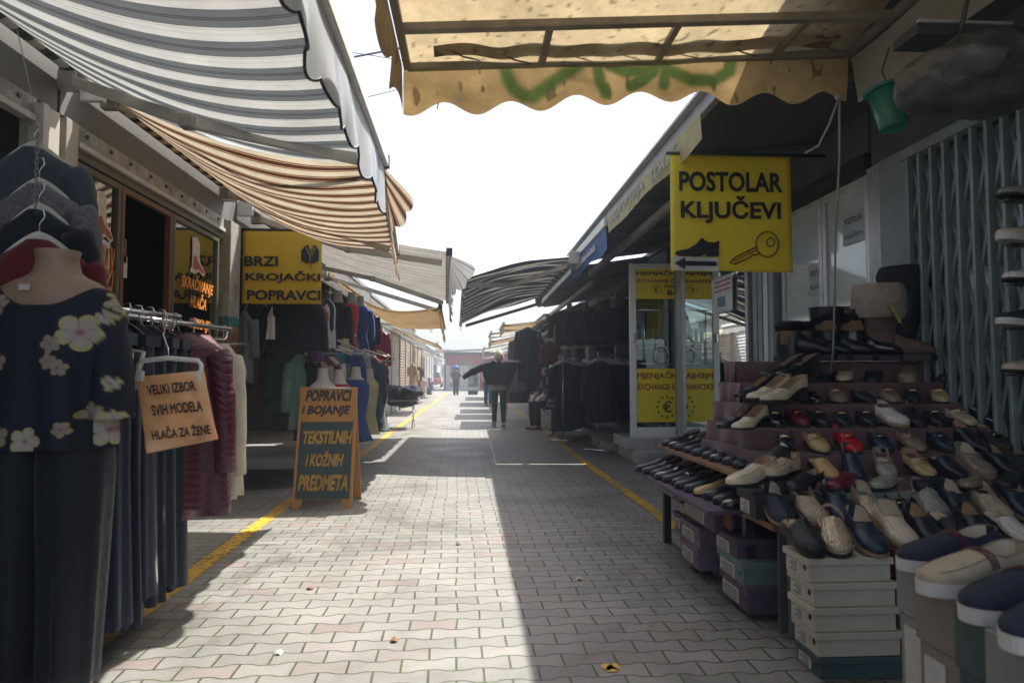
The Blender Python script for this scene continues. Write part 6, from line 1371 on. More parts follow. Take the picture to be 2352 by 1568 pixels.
# rows of black shoes pointing to the lane
def siderow(name, n, x0, y0, x1, y1, z, kinds, tilt=0):
    for i in range(n):
        q = i / (n - 1); st_, kd = kinds[i]
        shoe(st_, kd, (lerp(x0, x1, q) + .12 + rnd.uniform(-.008, .008), lerp(y0, y1, q), z), R(-90 + rnd.uniform(6, 16)), "%s %s, %s from the far end of %s" % (CN_[kd], STN[st_], ORD[i], name), "dark shoes pointing at the lane", R(0))
MB().box((1.25, 3.12, .617), (1.60, 4.52, .640)).build("side_shelf", M_WOOD, ST, bevel=.003)
for yy in (3.3, 3.9, 4.4): MB().box((1.42, yy, .474), (1.46, yy + .04, .617)).build("shelf_prop", M_WOOD, ST)
siderow("the upper lane-side row", 10, 1.26, 4.44, 1.31, 3.22, .642, [('derby', 'black'), ('derby', 'patent'), ('derby', 'black'), ('derby', 'black'), ('derby', 'navy'), ('derby', 'black'), ('derby', 'patent'), ('loafer', 'black'), ('derby', 'black'), ('slip', 'blackw')])
siderow("the lower lane-side row", 12, 1.10, 4.46, 1.20, 3.22, .476, [('derby', 'black'), ('derby', 'black'), ('slip', 'black'), ('derby', 'patent'), ('derby', 'black'), ('loafer', 'black'), ('derby', 'black'), ('derby', 'black'), ('derby', 'tan'), ('slip', 'black'), ('derby', 'black'), ('derby', 'patent')])
MB().box((1.10, 3.15, .452), (1.27, 4.55, .472)).build("toe_board", B_PURP, ST)
# pairs laid sideways at the left ends of the steps
for (px, py, y, style, kind, yw, lb, sc) in ((1795, 866, 3.66, 'pump', 'black', -78, "black heeled pump lying farthest left on the top pink step", 1.1), (1830, 866, 3.60, 'pump', 'patent', -78, "second black heeled pump at the left end of the top step", 1.1),
        (1730, 912, 3.55, 'pump', 'black', -72, "small black pump behind the cream heels on the second step", 1.0), (1765, 917, 3.48, 'pump', 'cream', -72, "cream heeled pump, left of the pair on the second step", 1.1), (1800, 922, 3.40, 'pump', 'beigew', -72, "larger beige textured pump, right of the pair on the second step", 1.15),
        (1690, 982, 3.46, 'pump', 'black', -68, "black pump behind the cream laced heel on the third step", 1.0), (1722, 984, 3.36, 'pump', 'cream', -60, "cream laced heel at the left end of the third step", 1.0),
        (1725, 1110, 2.96, 'derby', 'cream', -62, "large cream moccasin on the black box at the table corner", 1.08), (1790, 1090, 3.04, 'slip', 'beige', -52, "long beige slip-on lying behind the cream moccasin", 1.12), (1790, 1060, 3.14, 'slip', 'blackw', -46, "textured black slip-on above the cream moccasin", 1.05)):
    p = at(px, py, y=y); shoe(style, kind, p, R(yw), lb, "pairs lying sideways at the step ends", scale=sc)
# boots on the top step
def boot(label, px, py, y, m, h, w_, yaw, cuff=None, foot=None, lean=0.0, fluffy=False, sc=1.0):
    p = at(px, py, y=y); t = thing("boot", label, "boot", (0, 0, 0), "boots on the top step")
    mb = MB(); hh = h
    rings = []
    L = .25
    for y_, z0_, z1_, w2 in ((-.15, .022, .042, .018), (-.135, .02, .062, .034), (-.10, .02, .078, .044), (-.05, .02, .092, .046), (-.01, .02, .115, .042)):
        rings.append([Vector((w2 * math.cos(a), y_, (z0_ + z1_) / 2 + (z1_ - z0_) / 2 * math.sin(a))) for a in [k * 2 * math.pi / 16 for k in range(16)]])
    mb.loft(rings)
    sh_ = []
    for q, (z, rx, ry) in enumerate(((.02, .036, .052), (.06, .038, .055), (.12, .042, .054), (.17, w_ * .86, w_ * .95), (hh * .75, w_ * 1.0, w_ * 1.05), (hh, w_ * 1.06, w_ * 1.12))):
        sh_.append(folds_ring(lean * z, .045 + .0 * z, z, rx, ry, 20, 4, .02 if not fluffy else .05, q))
    mb.loft(sh_, cap=False); b_ = mb.build("upper", m, t)
    MB().loft([folds_ring(lean * z, .045, z, rx, ry, 20) for z, rx, ry in ((hh, w_ * 1.06, w_ * 1.12), (hh - .002, w_ * .95, w_ * 1.0), (hh - .10, w_ * .8, w_ * .85))], cap=True).build("lining", M_LIN if not cuff else cuff, t)
    MB().loft([[Vector((w2 * s_, y_, z)) for s_, z in ((-1, 0), (1, 0), (1, .022), (-1, .022))] for y_, w2 in ((-.155, .016), (-.13, .038), (-.06, .05), (0, .042), (.06, .042), (.098, .030))], smooth=False).build("sole", M_SOLEB, t)
    if cuff: MB().loft([folds_ring(lean * z, .045, z, w_ * k, w_ * k * 1.05, 24, 6, .03, z * 30) for z, k in ((hh - .12, 1.12), (hh - .10, 1.25), (hh - .02, 1.28), (hh + .012, 1.15))], cap=False).build("cuff", cuff, b_)
    t.location = p; t.rotation_euler = (0, 0, R(yaw)); t.scale = (sc * 1.36,) * 3
    return t
FUR = mat("woolly_cuff", (.30, .25, .21), 1.0, 0, .2, 40, bump=.8, bscale=120.0)
boot("black ankle boot with gold buckle at the far left of the top step", 1835, 828, 3.86, SH['black'], .17, .05, 40); boot("black zipped ankle boot, second on the top step", 1872, 828, 3.90, SH['black'], .17, .05, 50)
boot("black boot left of the yellow price note", 1925, 828, 3.86, SH['black'], .23, .062, 60); b1 = boot("black boot right of the yellow price note", 1985, 828, 3.84, SH['patent'], .23, .062, 62)
boot("beige woolly boot tilted on the top step", 2050, 828, 3.80, SH['suede'], .29, .075, 58, FUR, None, -.20, True, 1.05); boot("tall black boot standing behind the woolly one", 2105, 828, 3.92, SH['black'], .40, .075, 60, mat("black_cuff", (.012, .013, .016), .9), None, -.05)
boot("dark boot with taupe turned-down cuff at the right of the top step", 2185, 828, 3.84, SH['black'], .30, .072, 70, mat("taupe_cuff", (.13, .115, .10), .9), None, .10)
c = at(1950, 752, y=3.74); MB().grid(lambda u, v: c + Vector((.09 * (u - .5) + .02 * v, .01 * math.sin(u * 4) - .03 * v, -.065 * (v - .5) + .02 * (u - .5))), 8, 8).build("price_note", mat("yellow_note", (.42, .40, .06), .6), b1)
mbk = MB(); q = at(1838, 770, y=3.76)
# ---- big canvas slip-ons close to the camera
GC = "large canvas slip-ons nearest the camera"
SHc = SH; SH['sand'] = mat("sand_canvas", (.40, .33, .23), .8, 0, .12, 30, bump=.3, bscale=400); CN_['sand'] = 'sand'; SH['dnavy'] = mat("navy_canvas", (.012, .018, .040), .85, 0, .12, 30, bump=.3, bscale=400); CN_['dnavy'] = 'navy'
for px, py, y, kind, yw, lb, sc in ((2175, 1300, 1.72, 'dnavy', -80, "navy canvas slip-on with white sole, farthest of the near group", 1.0), (2235, 1352, 1.52, 'sand', -78, "sand-coloured canvas slip-on with striped collar and white sole", 1.02), (2345, 1410, 1.36, 'dnavy', -76, "navy canvas slip-on in front of the sand-coloured one", 1.04), (2440, 1470, 1.20, 'dnavy', -72, "nearest navy canvas slip-on cut by the right edge of the picture", 1.0)):
    p = at(px, py, y=y); shoe('canvas', kind, p, R(yw), lb, GC, scale=sc)
    t = thing("shoe_box", {1.72: "grey shoe box under the farthest navy canvas slip-on", 1.52: "taupe carton under the sand-coloured canvas slip-on", 1.36: "dark carton under the second navy canvas slip-on", 1.20: "pale carton at the bottom right corner under the nearest slip-on"}[y], "box", (p.x, p.y, 0), GC.replace("slip-ons", "cartons"))
    m = {1.72: B_GREY, 1.52: card("taupe_card", (.20, .165, .135)), 1.36: B_DKTEAL, 1.20: B_GREY}[y]
    zb = p.z - .002; x0 = p.x - .09; x1 = p.x + .20
    MB().box((x0, p.y - .07, zb - .13), (x1, p.y + .075, zb)).build("lid", m, t, bevel=.003); MB().box((x0 + .006, p.y - .064, 0), (x1 - .006, p.y + .069, zb - .131)).build("body", m, t, bevel=.003)
    MB().box((x0 + .003, p.y - .02, zb - .32), (x0 + .0055, p.y + .05, zb - .16)).build("paper_label", M_LBL, t)
    MB().box((x0 + .05, p.y - .0665, zb - .22), (x0 + .2, p.y - .0645, zb - .16)).build("paper_label", M_LBL, t)
p0 = at(2112, 1335, y=1.62); p1 = at(2142, 1500, y=1.58)
bl_ = thing("display_post", "blue-grey metal post under the near canvas shoes", "post", (p1.x, p1.y, 0))
MB().bar(p0, (p1.x + .06, p1.y, 0), .022, .022).build("tube", mat("blue_tube", (.07, .13, .20), .35, .3), bl_); MB().box((p1.x + .03, p1.y - .03, 0), (p1.x + .09, p1.y + .03, .012)).build("foot", M_BLACKP, bl_)
# ---- small wall rack of shoes at the right edge
wr = thing("wall_rack", "dark wall rack of shoe perches at the right edge beside the gate", "rack", (XR - .05, 2.75, 0))
MB().box((XR - .10, 2.60, .9), (XR - .04, 2.66, 2.4)).build("post", M_BLACKP, wr); MB().box((XR - .10, 2.44, .9), (XR - .04, 2.50, 2.4)).build("post", M_BLACKP, wr)
for (px, py, kind, lb) in ((2332, 458, 'pewter', "grey shoe highest on the wall rack"), (2338, 560, 'cream', "cream-soled shoe second on the wall rack"), (2345, 650, 'white', "white shoe third on the wall rack"), (2338, 752, 'dnavy', "navy canvas shoe on the wall rack"), (2345, 858, 'beige', "beige shoe lowest on the wall rack")):
    p = at(px + 12, py, x=XR - .16); MB().bar((XR - .08, p.y, p.z - .012), (p.x - .08, p.y, p.z - .006), .05, .008).build("perch", M_BLACKP, wr)
    shoe('canvas' if kind in ('dnavy', 'cream') else 'slip', kind, p, R(-80), lb, "shoes on the wall rack", R(-6))
# ================================================================ people
M_HAIRB = mat("blonde_hair", (.55, .47, .33), .6, 0, .25, 40, bump=.6, bscale=90.0); M_HAIRD = mat("dark_hair", (.03, .018, .014), .5, 0, .3, 40, bump=.5, bscale=90.0)
M_JEANS = cloth("dark_teal_jeans", (.025, .05, .065)); M_DENIM = cloth("blue_denim", (.05, .10, .19)); M_SNK = mat("pale_sneaker", (.42, .38, .36), .6); M_FUCH = mat("fuchsia_shoe", (.34, .02, .10), .5)
def hand_j(J, E, wrist, d, n, up, s=1.0):
    """palm, four bent fingers of unequal length and a side thumb, grown from the wrist joint"""
    d = Vector(d).normalized(); n = Vector(n).normalized(); up = Vector(up).normalized(); w_ = Vector(J[wrist][:3]); p = w_ + d * .05 * s
    J.append((*p, (.020 * s, .014 * s))); E.append((wrist, len(J) - 1)); pi = len(J) - 1
    for k, (off, ln) in enumerate(((-.027, .062), (-.009, .074), (.009, .070), (.026, .055))):
        a = p + n * off * s + d * .035 * s; b = a + d * ln * .55 * s + up * -.012 * s; c = b + d * ln * .35 * s + up * -.022 * s
        J += [(*a, .0085 * s), (*b, .0078 * s), (*c, .006 * s)]; m = len(J); E += [(pi, m - 3), (m - 3, m - 2), (m - 2, m - 1)]
    a = w_ + d * .025 * s - n * .03 * s; b = a + d * .035 * s - n * .02 * s - up * .01 * s
    J += [(*a, .010 * s), (*b, .008 * s)]; m = len(J); E += [(pi, m - 2), (m - 2, m - 1)]
def person(name, label, base, P, face, hair, parts, sitting=False, group=None):
    """P: joint name -> position relative to base; one continuous skin surface"""
    B = Vector(base); t = thing(name, label, "person", B, group)
    f = Vector(face).normalized(); side = Vector((-f.y, f.x, 0))
    J = []; E = []; ix = {}
    def j(n, r, par=None):
        J.append((*(B + Vector(P[n])), r)); ix[n] = len(J) - 1
        if par: E.append((ix[par], ix[n]))
    j('pelvis', (.15, .11)); j('waist', (.125, .095), 'pelvis'); j('chest', (.155, .11), 'waist'); j('neck0', .07, 'chest'); j('neck', .052, 'neck0'); j('jaw', (.066, .074), 'neck'); j('head', (.076, .090), 'jaw'); j('crown', (.058, .068), 'head')
    nz = B + Vector(P['jaw']).lerp(Vector(P['head']), .55) + f * .098; J.append((*nz, .014)); E.append((ix['head'], len(J) - 1))
    for s_ in 'LR':
        j('sh' + s_, .058, 'chest'); j('el' + s_, .042, 'sh' + s_); j('wr' + s_, .028, 'el' + s_)
        d = Vector(P['wr' + s_]) - Vector(P['el' + s_]); hand_j(J, E, ix['wr' + s_], P.get('hd' + s_, d), side * (1 if s_ == 'L' else -1), f * .3 + Vector((0, 0, 1)))
        j('hip' + s_, .092, 'pelvis'); j('kn' + s_, .060, 'hip' + s_); j('an' + s_, .042, 'kn' + s_)
        a = Vector(P['an' + s_]); P['to' + s_] = tuple(a + Vector((P.get('fd' + s_, f).x if 'fd' + s_ in P else f.x, f.y if 'fd' + s_ not in P else P['fd' + s_].y, 0)) * .15 + Vector((0, 0, -.045))); j('to' + s_, (.036, .026), 'an' + s_)
    skin(J, E, 0, 1).build("person_body", M_SKIN, t)
    hc = B + Vector(P['head'])
    eb = MB()
    for s_ in (-1, 1):
        MB().ball(hc + f * .083 + side * s_ * .032 + Vector((0, 0, -.01)), (.012, .012, .008), 8, 5).build("eye", M_HAIRD, t); MB().ball(hc + side * s_ * .084 + Vector((0, 0, -.02)), (.014, .02, .03), 8, 5).build("ear", M_SKIN, t)
    MB().tube([hc + f * .088 + side * -.022 + Vector((0, 0, -.078)), hc + f * .094 + Vector((0, 0, -.080)), hc + f * .088 + side * .022 + Vector((0, 0, -.078))], .006, 5).build("mouth", mat("lips", (.30, .07, .06), .5), t)
    if hair:
        m, ln = hair; hb = MB(); rr = []
        for k in range(13):
            q = k / 12; z = lerp(.128, -ln, q); r = (.105 * math.sin(min(1, (.135 - z) / .16) * math.pi / 2) if z > -.03 else lerp(.105, .112, (-.03 - z) / max(.01, ln - .03)))
            ring = []
            for i in range(26):
                a = 2 * math.pi * i / 26; dv = f * math.cos(a) + side * math.sin(a); fr = math.cos(a); rad = r * (1 + .05 * math.sin(9 * a + q * 4))
                if z < .05 and fr > .35: rad *= lerp(1, .55, sm(fr, .35, .7))
                ring.append(hc + dv * rad - f * .014 + Vector((0, 0, z + .006 * math.sin(5 * a))))
            rr.append(ring)
        hb.loft(rr); hb.build("hair", m, t)
    for nm, fn, m in parts:
        mb = MB(); fn(mb, B, P, f, side); mb.build(nm, m, t)
    return t
def legs_cloth(r0, r1, r2, an=.02):
    def fn(mb, B, P, f, side):
        for s_ in 'LR': 
            h, k, a = (B + Vector(P[n + s_]) for n in ('hip', 'kn', 'an')); a = a.lerp(k, an)
            mb.tube([h + Vector((0, 0, .06)), h, h.lerp(k, .5), k, k.lerp(a, .4), a], [r0 * .9, r0, lerp(r0, r1, .55), r1, lerp(r1, r2, .4), r2], 14)
        pv = B + Vector(P['pelvis']); mb.loft([folds_ring(pv.x, pv.y, pv.z + dz, rx, ry, 20, yaw=math.atan2(side.y, side.x)) for dz, rx, ry in ((-.10, .17, .13), (-.02, .185, .14), (.06, .165, .125), (.12, .15, .115))])
    return fn
def shoes_cl(h=.05):
    def fn(mb, B, P, f, side):
        for s_ in 'LR':
            a = B + Vector(P['an' + s_]); to = B + Vector(P['to' + s_]); d = (to - a); d.z = 0; d.normalize(); sd = Vector((-d.y, d.x, 0)); g = B.z
            mb.loft([[a + d * q + sd * w_ * math.cos(x) + Vector((0, 0, -a.z + g + hh * (.5 + .5 * math.sin(x)))) for x in [k * .5236 for k in range(12)]] for q, w_, hh in ((-.07, .022, .06), (-.055, .040, .10), (0, .044, .12), (.06, .046, .09), (.12, .048, .065), (.17, .04, .05), (.195, .018, .035))])
    return fn
def torso_cl(zb, k=1.0, fold=.03, hem=1.05, zt=.0):
    def fn(mb, B, P, f, side):
        c = B + Vector(P['chest']); w_ = B + Vector(P['waist']); pv = B + Vector(P['pelvis']); n0 = B + Vector(P['neck0']); yw = math.atan2(side.y, side.x); bt = pv + Vector((0, 0, zb))
        seq = [(n0 + Vector((0, 0, .02)), .075, .065), (n0 + Vector((0, 0, -.02)), .14, .09), (n0.lerp(c, .5), .20, .12), (c, .205, .14), (w_, .175, .13), (pv, .20, .15), (bt, .205 * hem, .155 * hem)]
        rr = []
        for (a, x1, y1), (b, x2, y2) in zip(seq[:-1], seq[1:]):
            for i in range(4): q = i / 4; p = a.lerp(b, q); rr.append(folds_ring(p.x, p.y, p.z, lerp(x1, x2, q) * k, lerp(y1, y2, q) * k, 28, 5, fold * (0 if p.z > c.z else 1), p.z * 4, yaw=yw))
        a, x1, y1 = seq[-1]; rr.append(folds_ring(a.x, a.y, a.z, x1 * k, y1 * k, 28, 5, fold * 1.5, 1, yaw=yw)); mb.loft(rr)
    return fn
def arms_cl(r0=.075, r1=.055, end=.92, which='LR'):
    def fn(mb, B, P, f, side):
        for s_ in which:
            a, e, w_ = (B + Vector(P[n + s_]) for n in ('sh', 'el', 'wr')); w_ = e.lerp(w_, end); c = B + Vector(P['chest'])
            mb.tube([c.lerp(a, .5), a, a.lerp(e, .5), e, e.lerp(w_, .5), w_], [r0 * 1.1, r0, lerp(r0, r1, .5), r1 * 1.05, r1, r1 * .95], 12)
    return fn
def stand_pose(H, f, armL=None, armR=None, stride=0.0):
    k = H / 1.7; f = Vector(f).normalized(); s_ = Vector((-f.y, f.x, 0)); v = lambda a, b, z: tuple(f * a * k + s_ * b * k + Vector((0, 0, z * k)))
    P = dict(pelvis=v(0, 0, .92), waist=v(0, 0, 1.08), chest=v(0, 0, 1.26), neck0=v(-.01, 0, 1.40), neck=v(0, 0, 1.455), jaw=v(.015, 0, 1.51), head=v(.01, 0, 1.585), crown=v(0, 0, 1.645))
    for q, m in (('L', 1), ('R', -1)):
        P['sh' + q] = v(-.01, m * .165, 1.375); P['el' + q] = v(-.02, m * .215, 1.11); P['wr' + q] = v(.05, m * .22, .88)
        P['hip' + q] = v(0, m * .085, .87); P['kn' + q] = v(.03 + m * stride * .5, m * .09, .48); P['an' + q] = v(m * stride, m * .095, .075)
    for q, arm in (('L', armL), ('R', armR)):
        if arm: P['el' + q], P['wr' + q] = v(*arm[0]), v(*arm[1])
    return P
# blonde woman walking away, pulling on a black jacket
b0 = at(1146, 979, z=0)
f0_ = Vector((-.05, 1, 0))
P = stand_pose(1.66, f0_, armL=((-.02, .40, 1.30), (.02, .62, 1.19)), armR=((-.02, -.40, 1.38), (.12, -.46, 1.42)), stride=.10)
def jacket(mb, B, P, f, side):
    torso_cl(.10, 1.22, .05, 1.2)(mb, B, P, f, side); arms_cl(.095, .078, 1.0)(mb, B, P, f, side)
    w_ = B + Vector(P['wrL']); mb.tube([w_ + side * -.10 + Vector((0, 0, .03)), w_, w_ + side * .10 + Vector((0, 0, -.06)), w_ + side * .17 + Vector((0, 0, -.12))], [.075, .07, .06, .045], 12)
    # back panel spread out like a cape from arm to arm
    e = B + Vector(P['elL']); e2 = B + Vector(P['elR']); c = B + Vector(P['chest']); pv = B + Vector(P['pelvis'])
    def cape(u, v):
        top = e.lerp(e2, u); top.z = lerp(lerp(e.z, c.z + .15, sm(u, 0, .5)), e2.z, sm(u, .55, 1)) - .03
        bot = c + side * lerp(.30, -.24, u) + Vector((0, 0, -.34 + .03 * math.sin(u * 9))); p = top.lerp(bot, v); return p - f * (.15 + .035 * math.sin(u * 15 + v * 3) * v)
    mb.grid(cape, 40, 16)
S_TOP = stripes("grey_ribbed_top", .03, [(0, (.16, .14, .14)), (.5, (.46, .42, .40))], 0, axis=1)
def striped(mb, B, P, f, side):
    torso_cl(-.12, 1.10, .03, 1.0)(mb, B, P, f, side); mb.uv = [(p.x, p.z) for p in mb.v]
person("person", "blonde person seen from behind walking away, pulling on a black jacket over a striped top", b0, P, f0_, (M_HAIRB, .10),
       [("trousers", legs_cloth(.098, .068, .048), M_JEANS), ("striped_top", striped, S_TOP), ("jacket", jacket, C_BLACK), ("shoes", shoes_cl(), M_SNK)])
# person in blue jeans farther on, half hidden
b1_ = at(1121, 931, z=0)
person("person", "person in blue jeans and pinkish top half hidden beyond the blonde one", b1_, stand_pose(1.66, (.2, 1, 0), stride=.06), (.2, 1, 0), (mat("grey_hair", (.30, .26, .24), .6), .06),
       [("trousers", legs_cloth(.11, .08, .065), M_DENIM), ("top", torso_cl(-.05, 1.05), C_PINKW), ("sleeves", arms_cl(), C_PINKW), ("shoes", shoes_cl(), M_SNK)])
# man in a blue cap far off
b2_ = at(1047, 907, z=0)
def cap(mb, B, P, f, side):
    hc = B + Vector(P['head']); mb.loft([[hc + Vector((r * math.cos(a) , r * math.sin(a), z)) for a in [k * .3927 for k in range(16)]] for z, r in ((.00, .135), (.06, .15), (.12, .135), (.16, .09), (.175, .02))])
person("person", "person in a bright blue cap and dark clothes standing before the far booth", b2_, stand_pose(1.60, (.3, 1, 0), armR=((.05, -.28, 1.12), (.22, -.18, 1.26))), (.3, 1, 0), (M_HAIRD, .05),
       [("trousers", legs_cloth(.11, .085, .07), C_BLUEBLK), ("shirt", torso_cl(-.05, 1.08), cloth("brown_shirt", (.075, .05, .05))), ("sleeves", arms_cl(.075, .06, .35), cloth("brown_shirt", (.075, .05, .05))), ("cap", cap, mat("blue_cap", (.02, .15, .55), .45)), ("shoes", shoes_cl(), M_SOLEB)])
b3_ = at(986, 906, z=0)
person("person", "small child in dark purple clothes far down the left side", b3_, stand_pose(.95, (.6, -1, 0)), (.6, -1, 0), (M_HAIRD, .05),
       [("dress", torso_cl(-.30, 1.25, .06, 1.5), C_PURPLE), ("sleeves", arms_cl(), C_PURPLE), ("trousers", legs_cloth(.09, .07, .06), C_PURPLE), ("shoes", shoes_cl(), M_SOLEB)])
# seated woman
b4 = at(1258, 984, z=0); f4 = Vector((-.88, -.47, 0)).normalized(); s4 = Vector((-f4.y, f4.x, 0))
v4 = lambda a, b, z: tuple(f4 * a + s4 * b + Vector((0, 0, z)))
P4 = dict(pelvis=v4(-.12, 0, .52), waist=v4(-.11, 0, .68), chest=v4(-.04, 0, .88), neck0=v4(.0, 0, 1.02), neck=v4(.03, 0, 1.075), jaw=v4(.055, 0, 1.13), head=v4(.055, 0, 1.205), crown=v4(.045, 0, 1.265))
for q, m in (('L', 1), ('R', -1)):
    P4['sh' + q] = v4(-.02, m * .165, .99); P4['el' + q] = v4(.06, m * .23, .74); P4['wr' + q] = v4(.27, m * .13, .62); P4['hd' + q] = Vector(v4(.7, -m * .3, -.75))
    P4['hip' + q] = v4(-.08, m * .09, .50); P4['kn' + q] = v4(.33, m * .11, .50); P4['an' + q] = v4(.30, m * .09, .075)
W4 = person("person", "seated person in a grey-blue patterned top and fuchsia shoes on a folding stool", b4, P4, f4, (M_HAIRD, .06),
       [("trousers", legs_cloth(.10, .075, .06), C_BLACK), ("top", torso_cl(-.04, 1.06), cloth("slate_blue_print", (.07, .09, .13), var=.7, scale=22)), ("sleeves", arms_cl(.075, .062, -.05), cloth("slate_blue_print", (.07, .09, .13), var=.7, scale=22)), ("shoes", shoes_cl(), M_FUCH)])
q = b4 + f4 * -.10
SK = thing("folding_stool", "folding metal stool under the seated person in fuchsia shoes", "stool", (q.x, q.y, 0))
MB().box((q.x - .19, q.y - .17, .395), (q.x + .19, q.y + .17, .425)).build("seat", C_BLACK, SK, bevel=.008)
for s_ in (-1, 1):
    for d in (-1, 1): MB().tube([(q.x - d * .20, q.y + s_ * .17, .395), (q.x + d * .20, q.y + s_ * .17, .01)], .011, 8).build("leg", M_CHROME, SK)
q = at(1318, 985, z=0)
SK2 = thing("folding_stool", "empty white folding stool behind the floral tunic mannequin", "stool", (q.x, q.y + .3, 0))
MB().box((q.x - .18, q.y + .1, .40), (q.x + .18, q.y + .45, .43)).build("seat", M_WHITE, SK2, bevel=.006)
for s_ in (.12, .43):
    for d in (-1, 1): MB().tube([(q.x - d * .18, q.y + s_, .40), (q.x + d * .18, q.y + s_, .01)], .012, 8).build("leg", M_WHITE, SK2)
# ================================================================ odds and ends
# green plastic cup hung from the canopy frame
c = at(2042, 250, y=2.62); CP = thing("plastic_cup", "translucent teal plastic cup hanging beneath the canopy corner", "cup", (0, 0, 0))
def cupmat():
    m, t, p, out = _nodes("teal_plastic"); p.inputs['Base Color'].default_value = (.10, .36, .33, 1); p.inputs['Roughness'].default_value = .25; p.inputs['Coat Weight'].default_value = .4
    tr = N(t, "ShaderNodeBsdfTranslucent"); tr.inputs[0].default_value = (.05, .42, .34, 1); tp = N(t, "ShaderNodeBsdfTransparent"); tp.inputs[0].default_value = (.35, .8, .72, 1)
    a = N(t, "ShaderNodeMixShader", Fac=.45); b = N(t, "ShaderNodeMixShader", Fac=.45); t.links.new(p.outputs[0], a.inputs[1]); t.links.new(tr.outputs[0], a.inputs[2]); t.links.new(a.outputs[0], b.inputs[1]); t.links.new(tp.outputs[0], b.inputs[2]); t.links.new(b.outputs[0], out.inputs[0]); return m
CM_ = cupmat()
def ring(r, z, n=32): return [Vector((r * math.cos(2*math.pi*k/n), r * math.sin(2*math.pi*k/n), z)) for k in range(n)]
MB().loft([ring(.050, -.085), ring(.052, -.075), ring(.0635, .075)], cap=False).build("wall", CM_, CP, thick=.003)
MB().loft([ring(.049, -.080), ring(.046, -.079)], cap=True).build("base", CM_, CP)
MB().loft([ring(.062, .074), ring(.078, .076), ring(.080, .086), ring(.074, .084), ring(.062, .080)], cap=False).build("rim", CM_, CP, thick=.002)
CP.location = c; CP.rotation_euler = (R(-8), R(-7), 0)
hk = at(2042, 110, y=2.66)
cdm = mat("grey_cord", (.24, .23, .21), .8)
cd = MB().tube([c + Vector((0, 0, .085)), c + Vector((-.02, .01, .16)), hk], .003, 6); t = thing("cord", "short dark cord the teal cup hangs by", "cord", hk); cd.build("strand", M_BLACKP, t)
# pale rope knotted at the canopy corner
k0 = at(1928, 222, y=2.98)
t = thing("rope", "pale rope knotted at the canopy corner and hanging down to the shoes", "rope", k0)
e0 = at(1906, 862, y=3.66)
MB().tube([k0, k0.lerp(e0, .2) + Vector((0, -.02, .0)), k0.lerp(e0, .45) + Vector((.004, 0, 0)), k0.lerp(e0, .7) + Vector((.012, 0, .0)), k0.lerp(e0, .9) + Vector((.014, 0, 0)), e0], .0055, 7).build("long_strand", cdm, t)
MB().tube([k0, at(1905, 285, y=3.0), at(1880, 335, y=3.05), at(1850, 352, y=3.1)], .005, 7).build("loose_end", cdm, t)
MB().ball(k0, (.022, .018, .02), 10, 7).build("knot", cdm, t)
# bulging dark net bag tied under the roof
c = at(2235, 175, y=2.25); t = thing("net_bag", "bulging dark plastic bag slung under the roof beside the teal cup", "bag", c)
mb = MB(); rr = []
for j in range(25):
    ph = math.pi * max(.02, min(.98, j / 24)); ring_ = []
    for i in range(48):
        th = 2 * math.pi * i / 48; d = Vector((math.sin(ph) * math.cos(th), math.sin(ph) * math.sin(th), math.cos(ph)))
        f = 1 + .16 * noise.noise(d * 1.8) + .07 * noise.noise(d * 5 + Vector((3, 1, 0))) + .035 * abs(noise.noise(d * 12)); ring_.append(c + Vector((d.x * .25 * f, d.y * .20 * f, d.z * .13 * f - .03 * abs(d.x))))
    rr.append(ring_)
mb.loft(rr); mb.build("bag", mat("thin_grey_plastic", (.075, .08, .082), .3, 0, .5, 9, bump=.9, bscale=38.0, spec=.5, trans=.25), t)
MB().tube([c + Vector((-.05, 0, .12)), c + Vector((0, .0, .32)), c + Vector((.02, .02, .6))], .008, 6).build("tie", M_BLACKP, t)
MB().ball(c + Vector((.13, -.17, -.07)), .010, 8, 5).build("button", M_WHITE, t)
# dark signboard / crossbeam near the camera, top right
a = at(2105, 52, y=2.3); b = at(2320, 84, y=2.3)
t = thing("crossbeam", "dark boxed crossbeam with pale edge strip at the top right", "beam", (a.x, 2.3, b.z))
MB().box((a.x, 2.3, b.z), (XR + .05, 2.44, a.z)).build("board", mat("dark_board", (.03, .035, .04), .6), t, bevel=.004); MB().box((a.x, 2.285, a.z - .004), (b.x, 2.298, a.z + .006)).build("edge_strip", M_ALU, t); MB().box((a.x + .15, 2.29, b.z - .045), (XR, 2.43, b.z - .002)).build("lower_strip", M_GREYBLUE, t)
MB().box((1.68, .3, 2.68), (XR, 2.28, 2.70)).build("ceiling_board", M_SOFFIT, t)
# overhead wires
M_WIRE = mat("wire", (.12, .11, .12), .6)
for lb, p0, p1, y, r_, sg_ in (("thick cable crossing the sky gap above the lane", (690, 150), (1000, 92), 7.0, .010, .02), ("thin wire looping below the thick cable", (720, 120), (1010, 165), 7.05, .004, -.06), ("thin lower wire crossing the sky gap", (760, 240), (1000, 180), 7.1, .004, .02)):
    a = at(*p0, y=y); b = at(*p1, y=y); d = (b - a); a -= d * .9; b += d * .8
    t = thing("overhead_wire", lb, "wire", a); MB().tube([a.lerp(b, k / 12) - Vector((0, 0, sg_ * math.sin(math.pi * k / 12))) for k in range(13)], r_, 6).build("strand", M_WIRE, t)
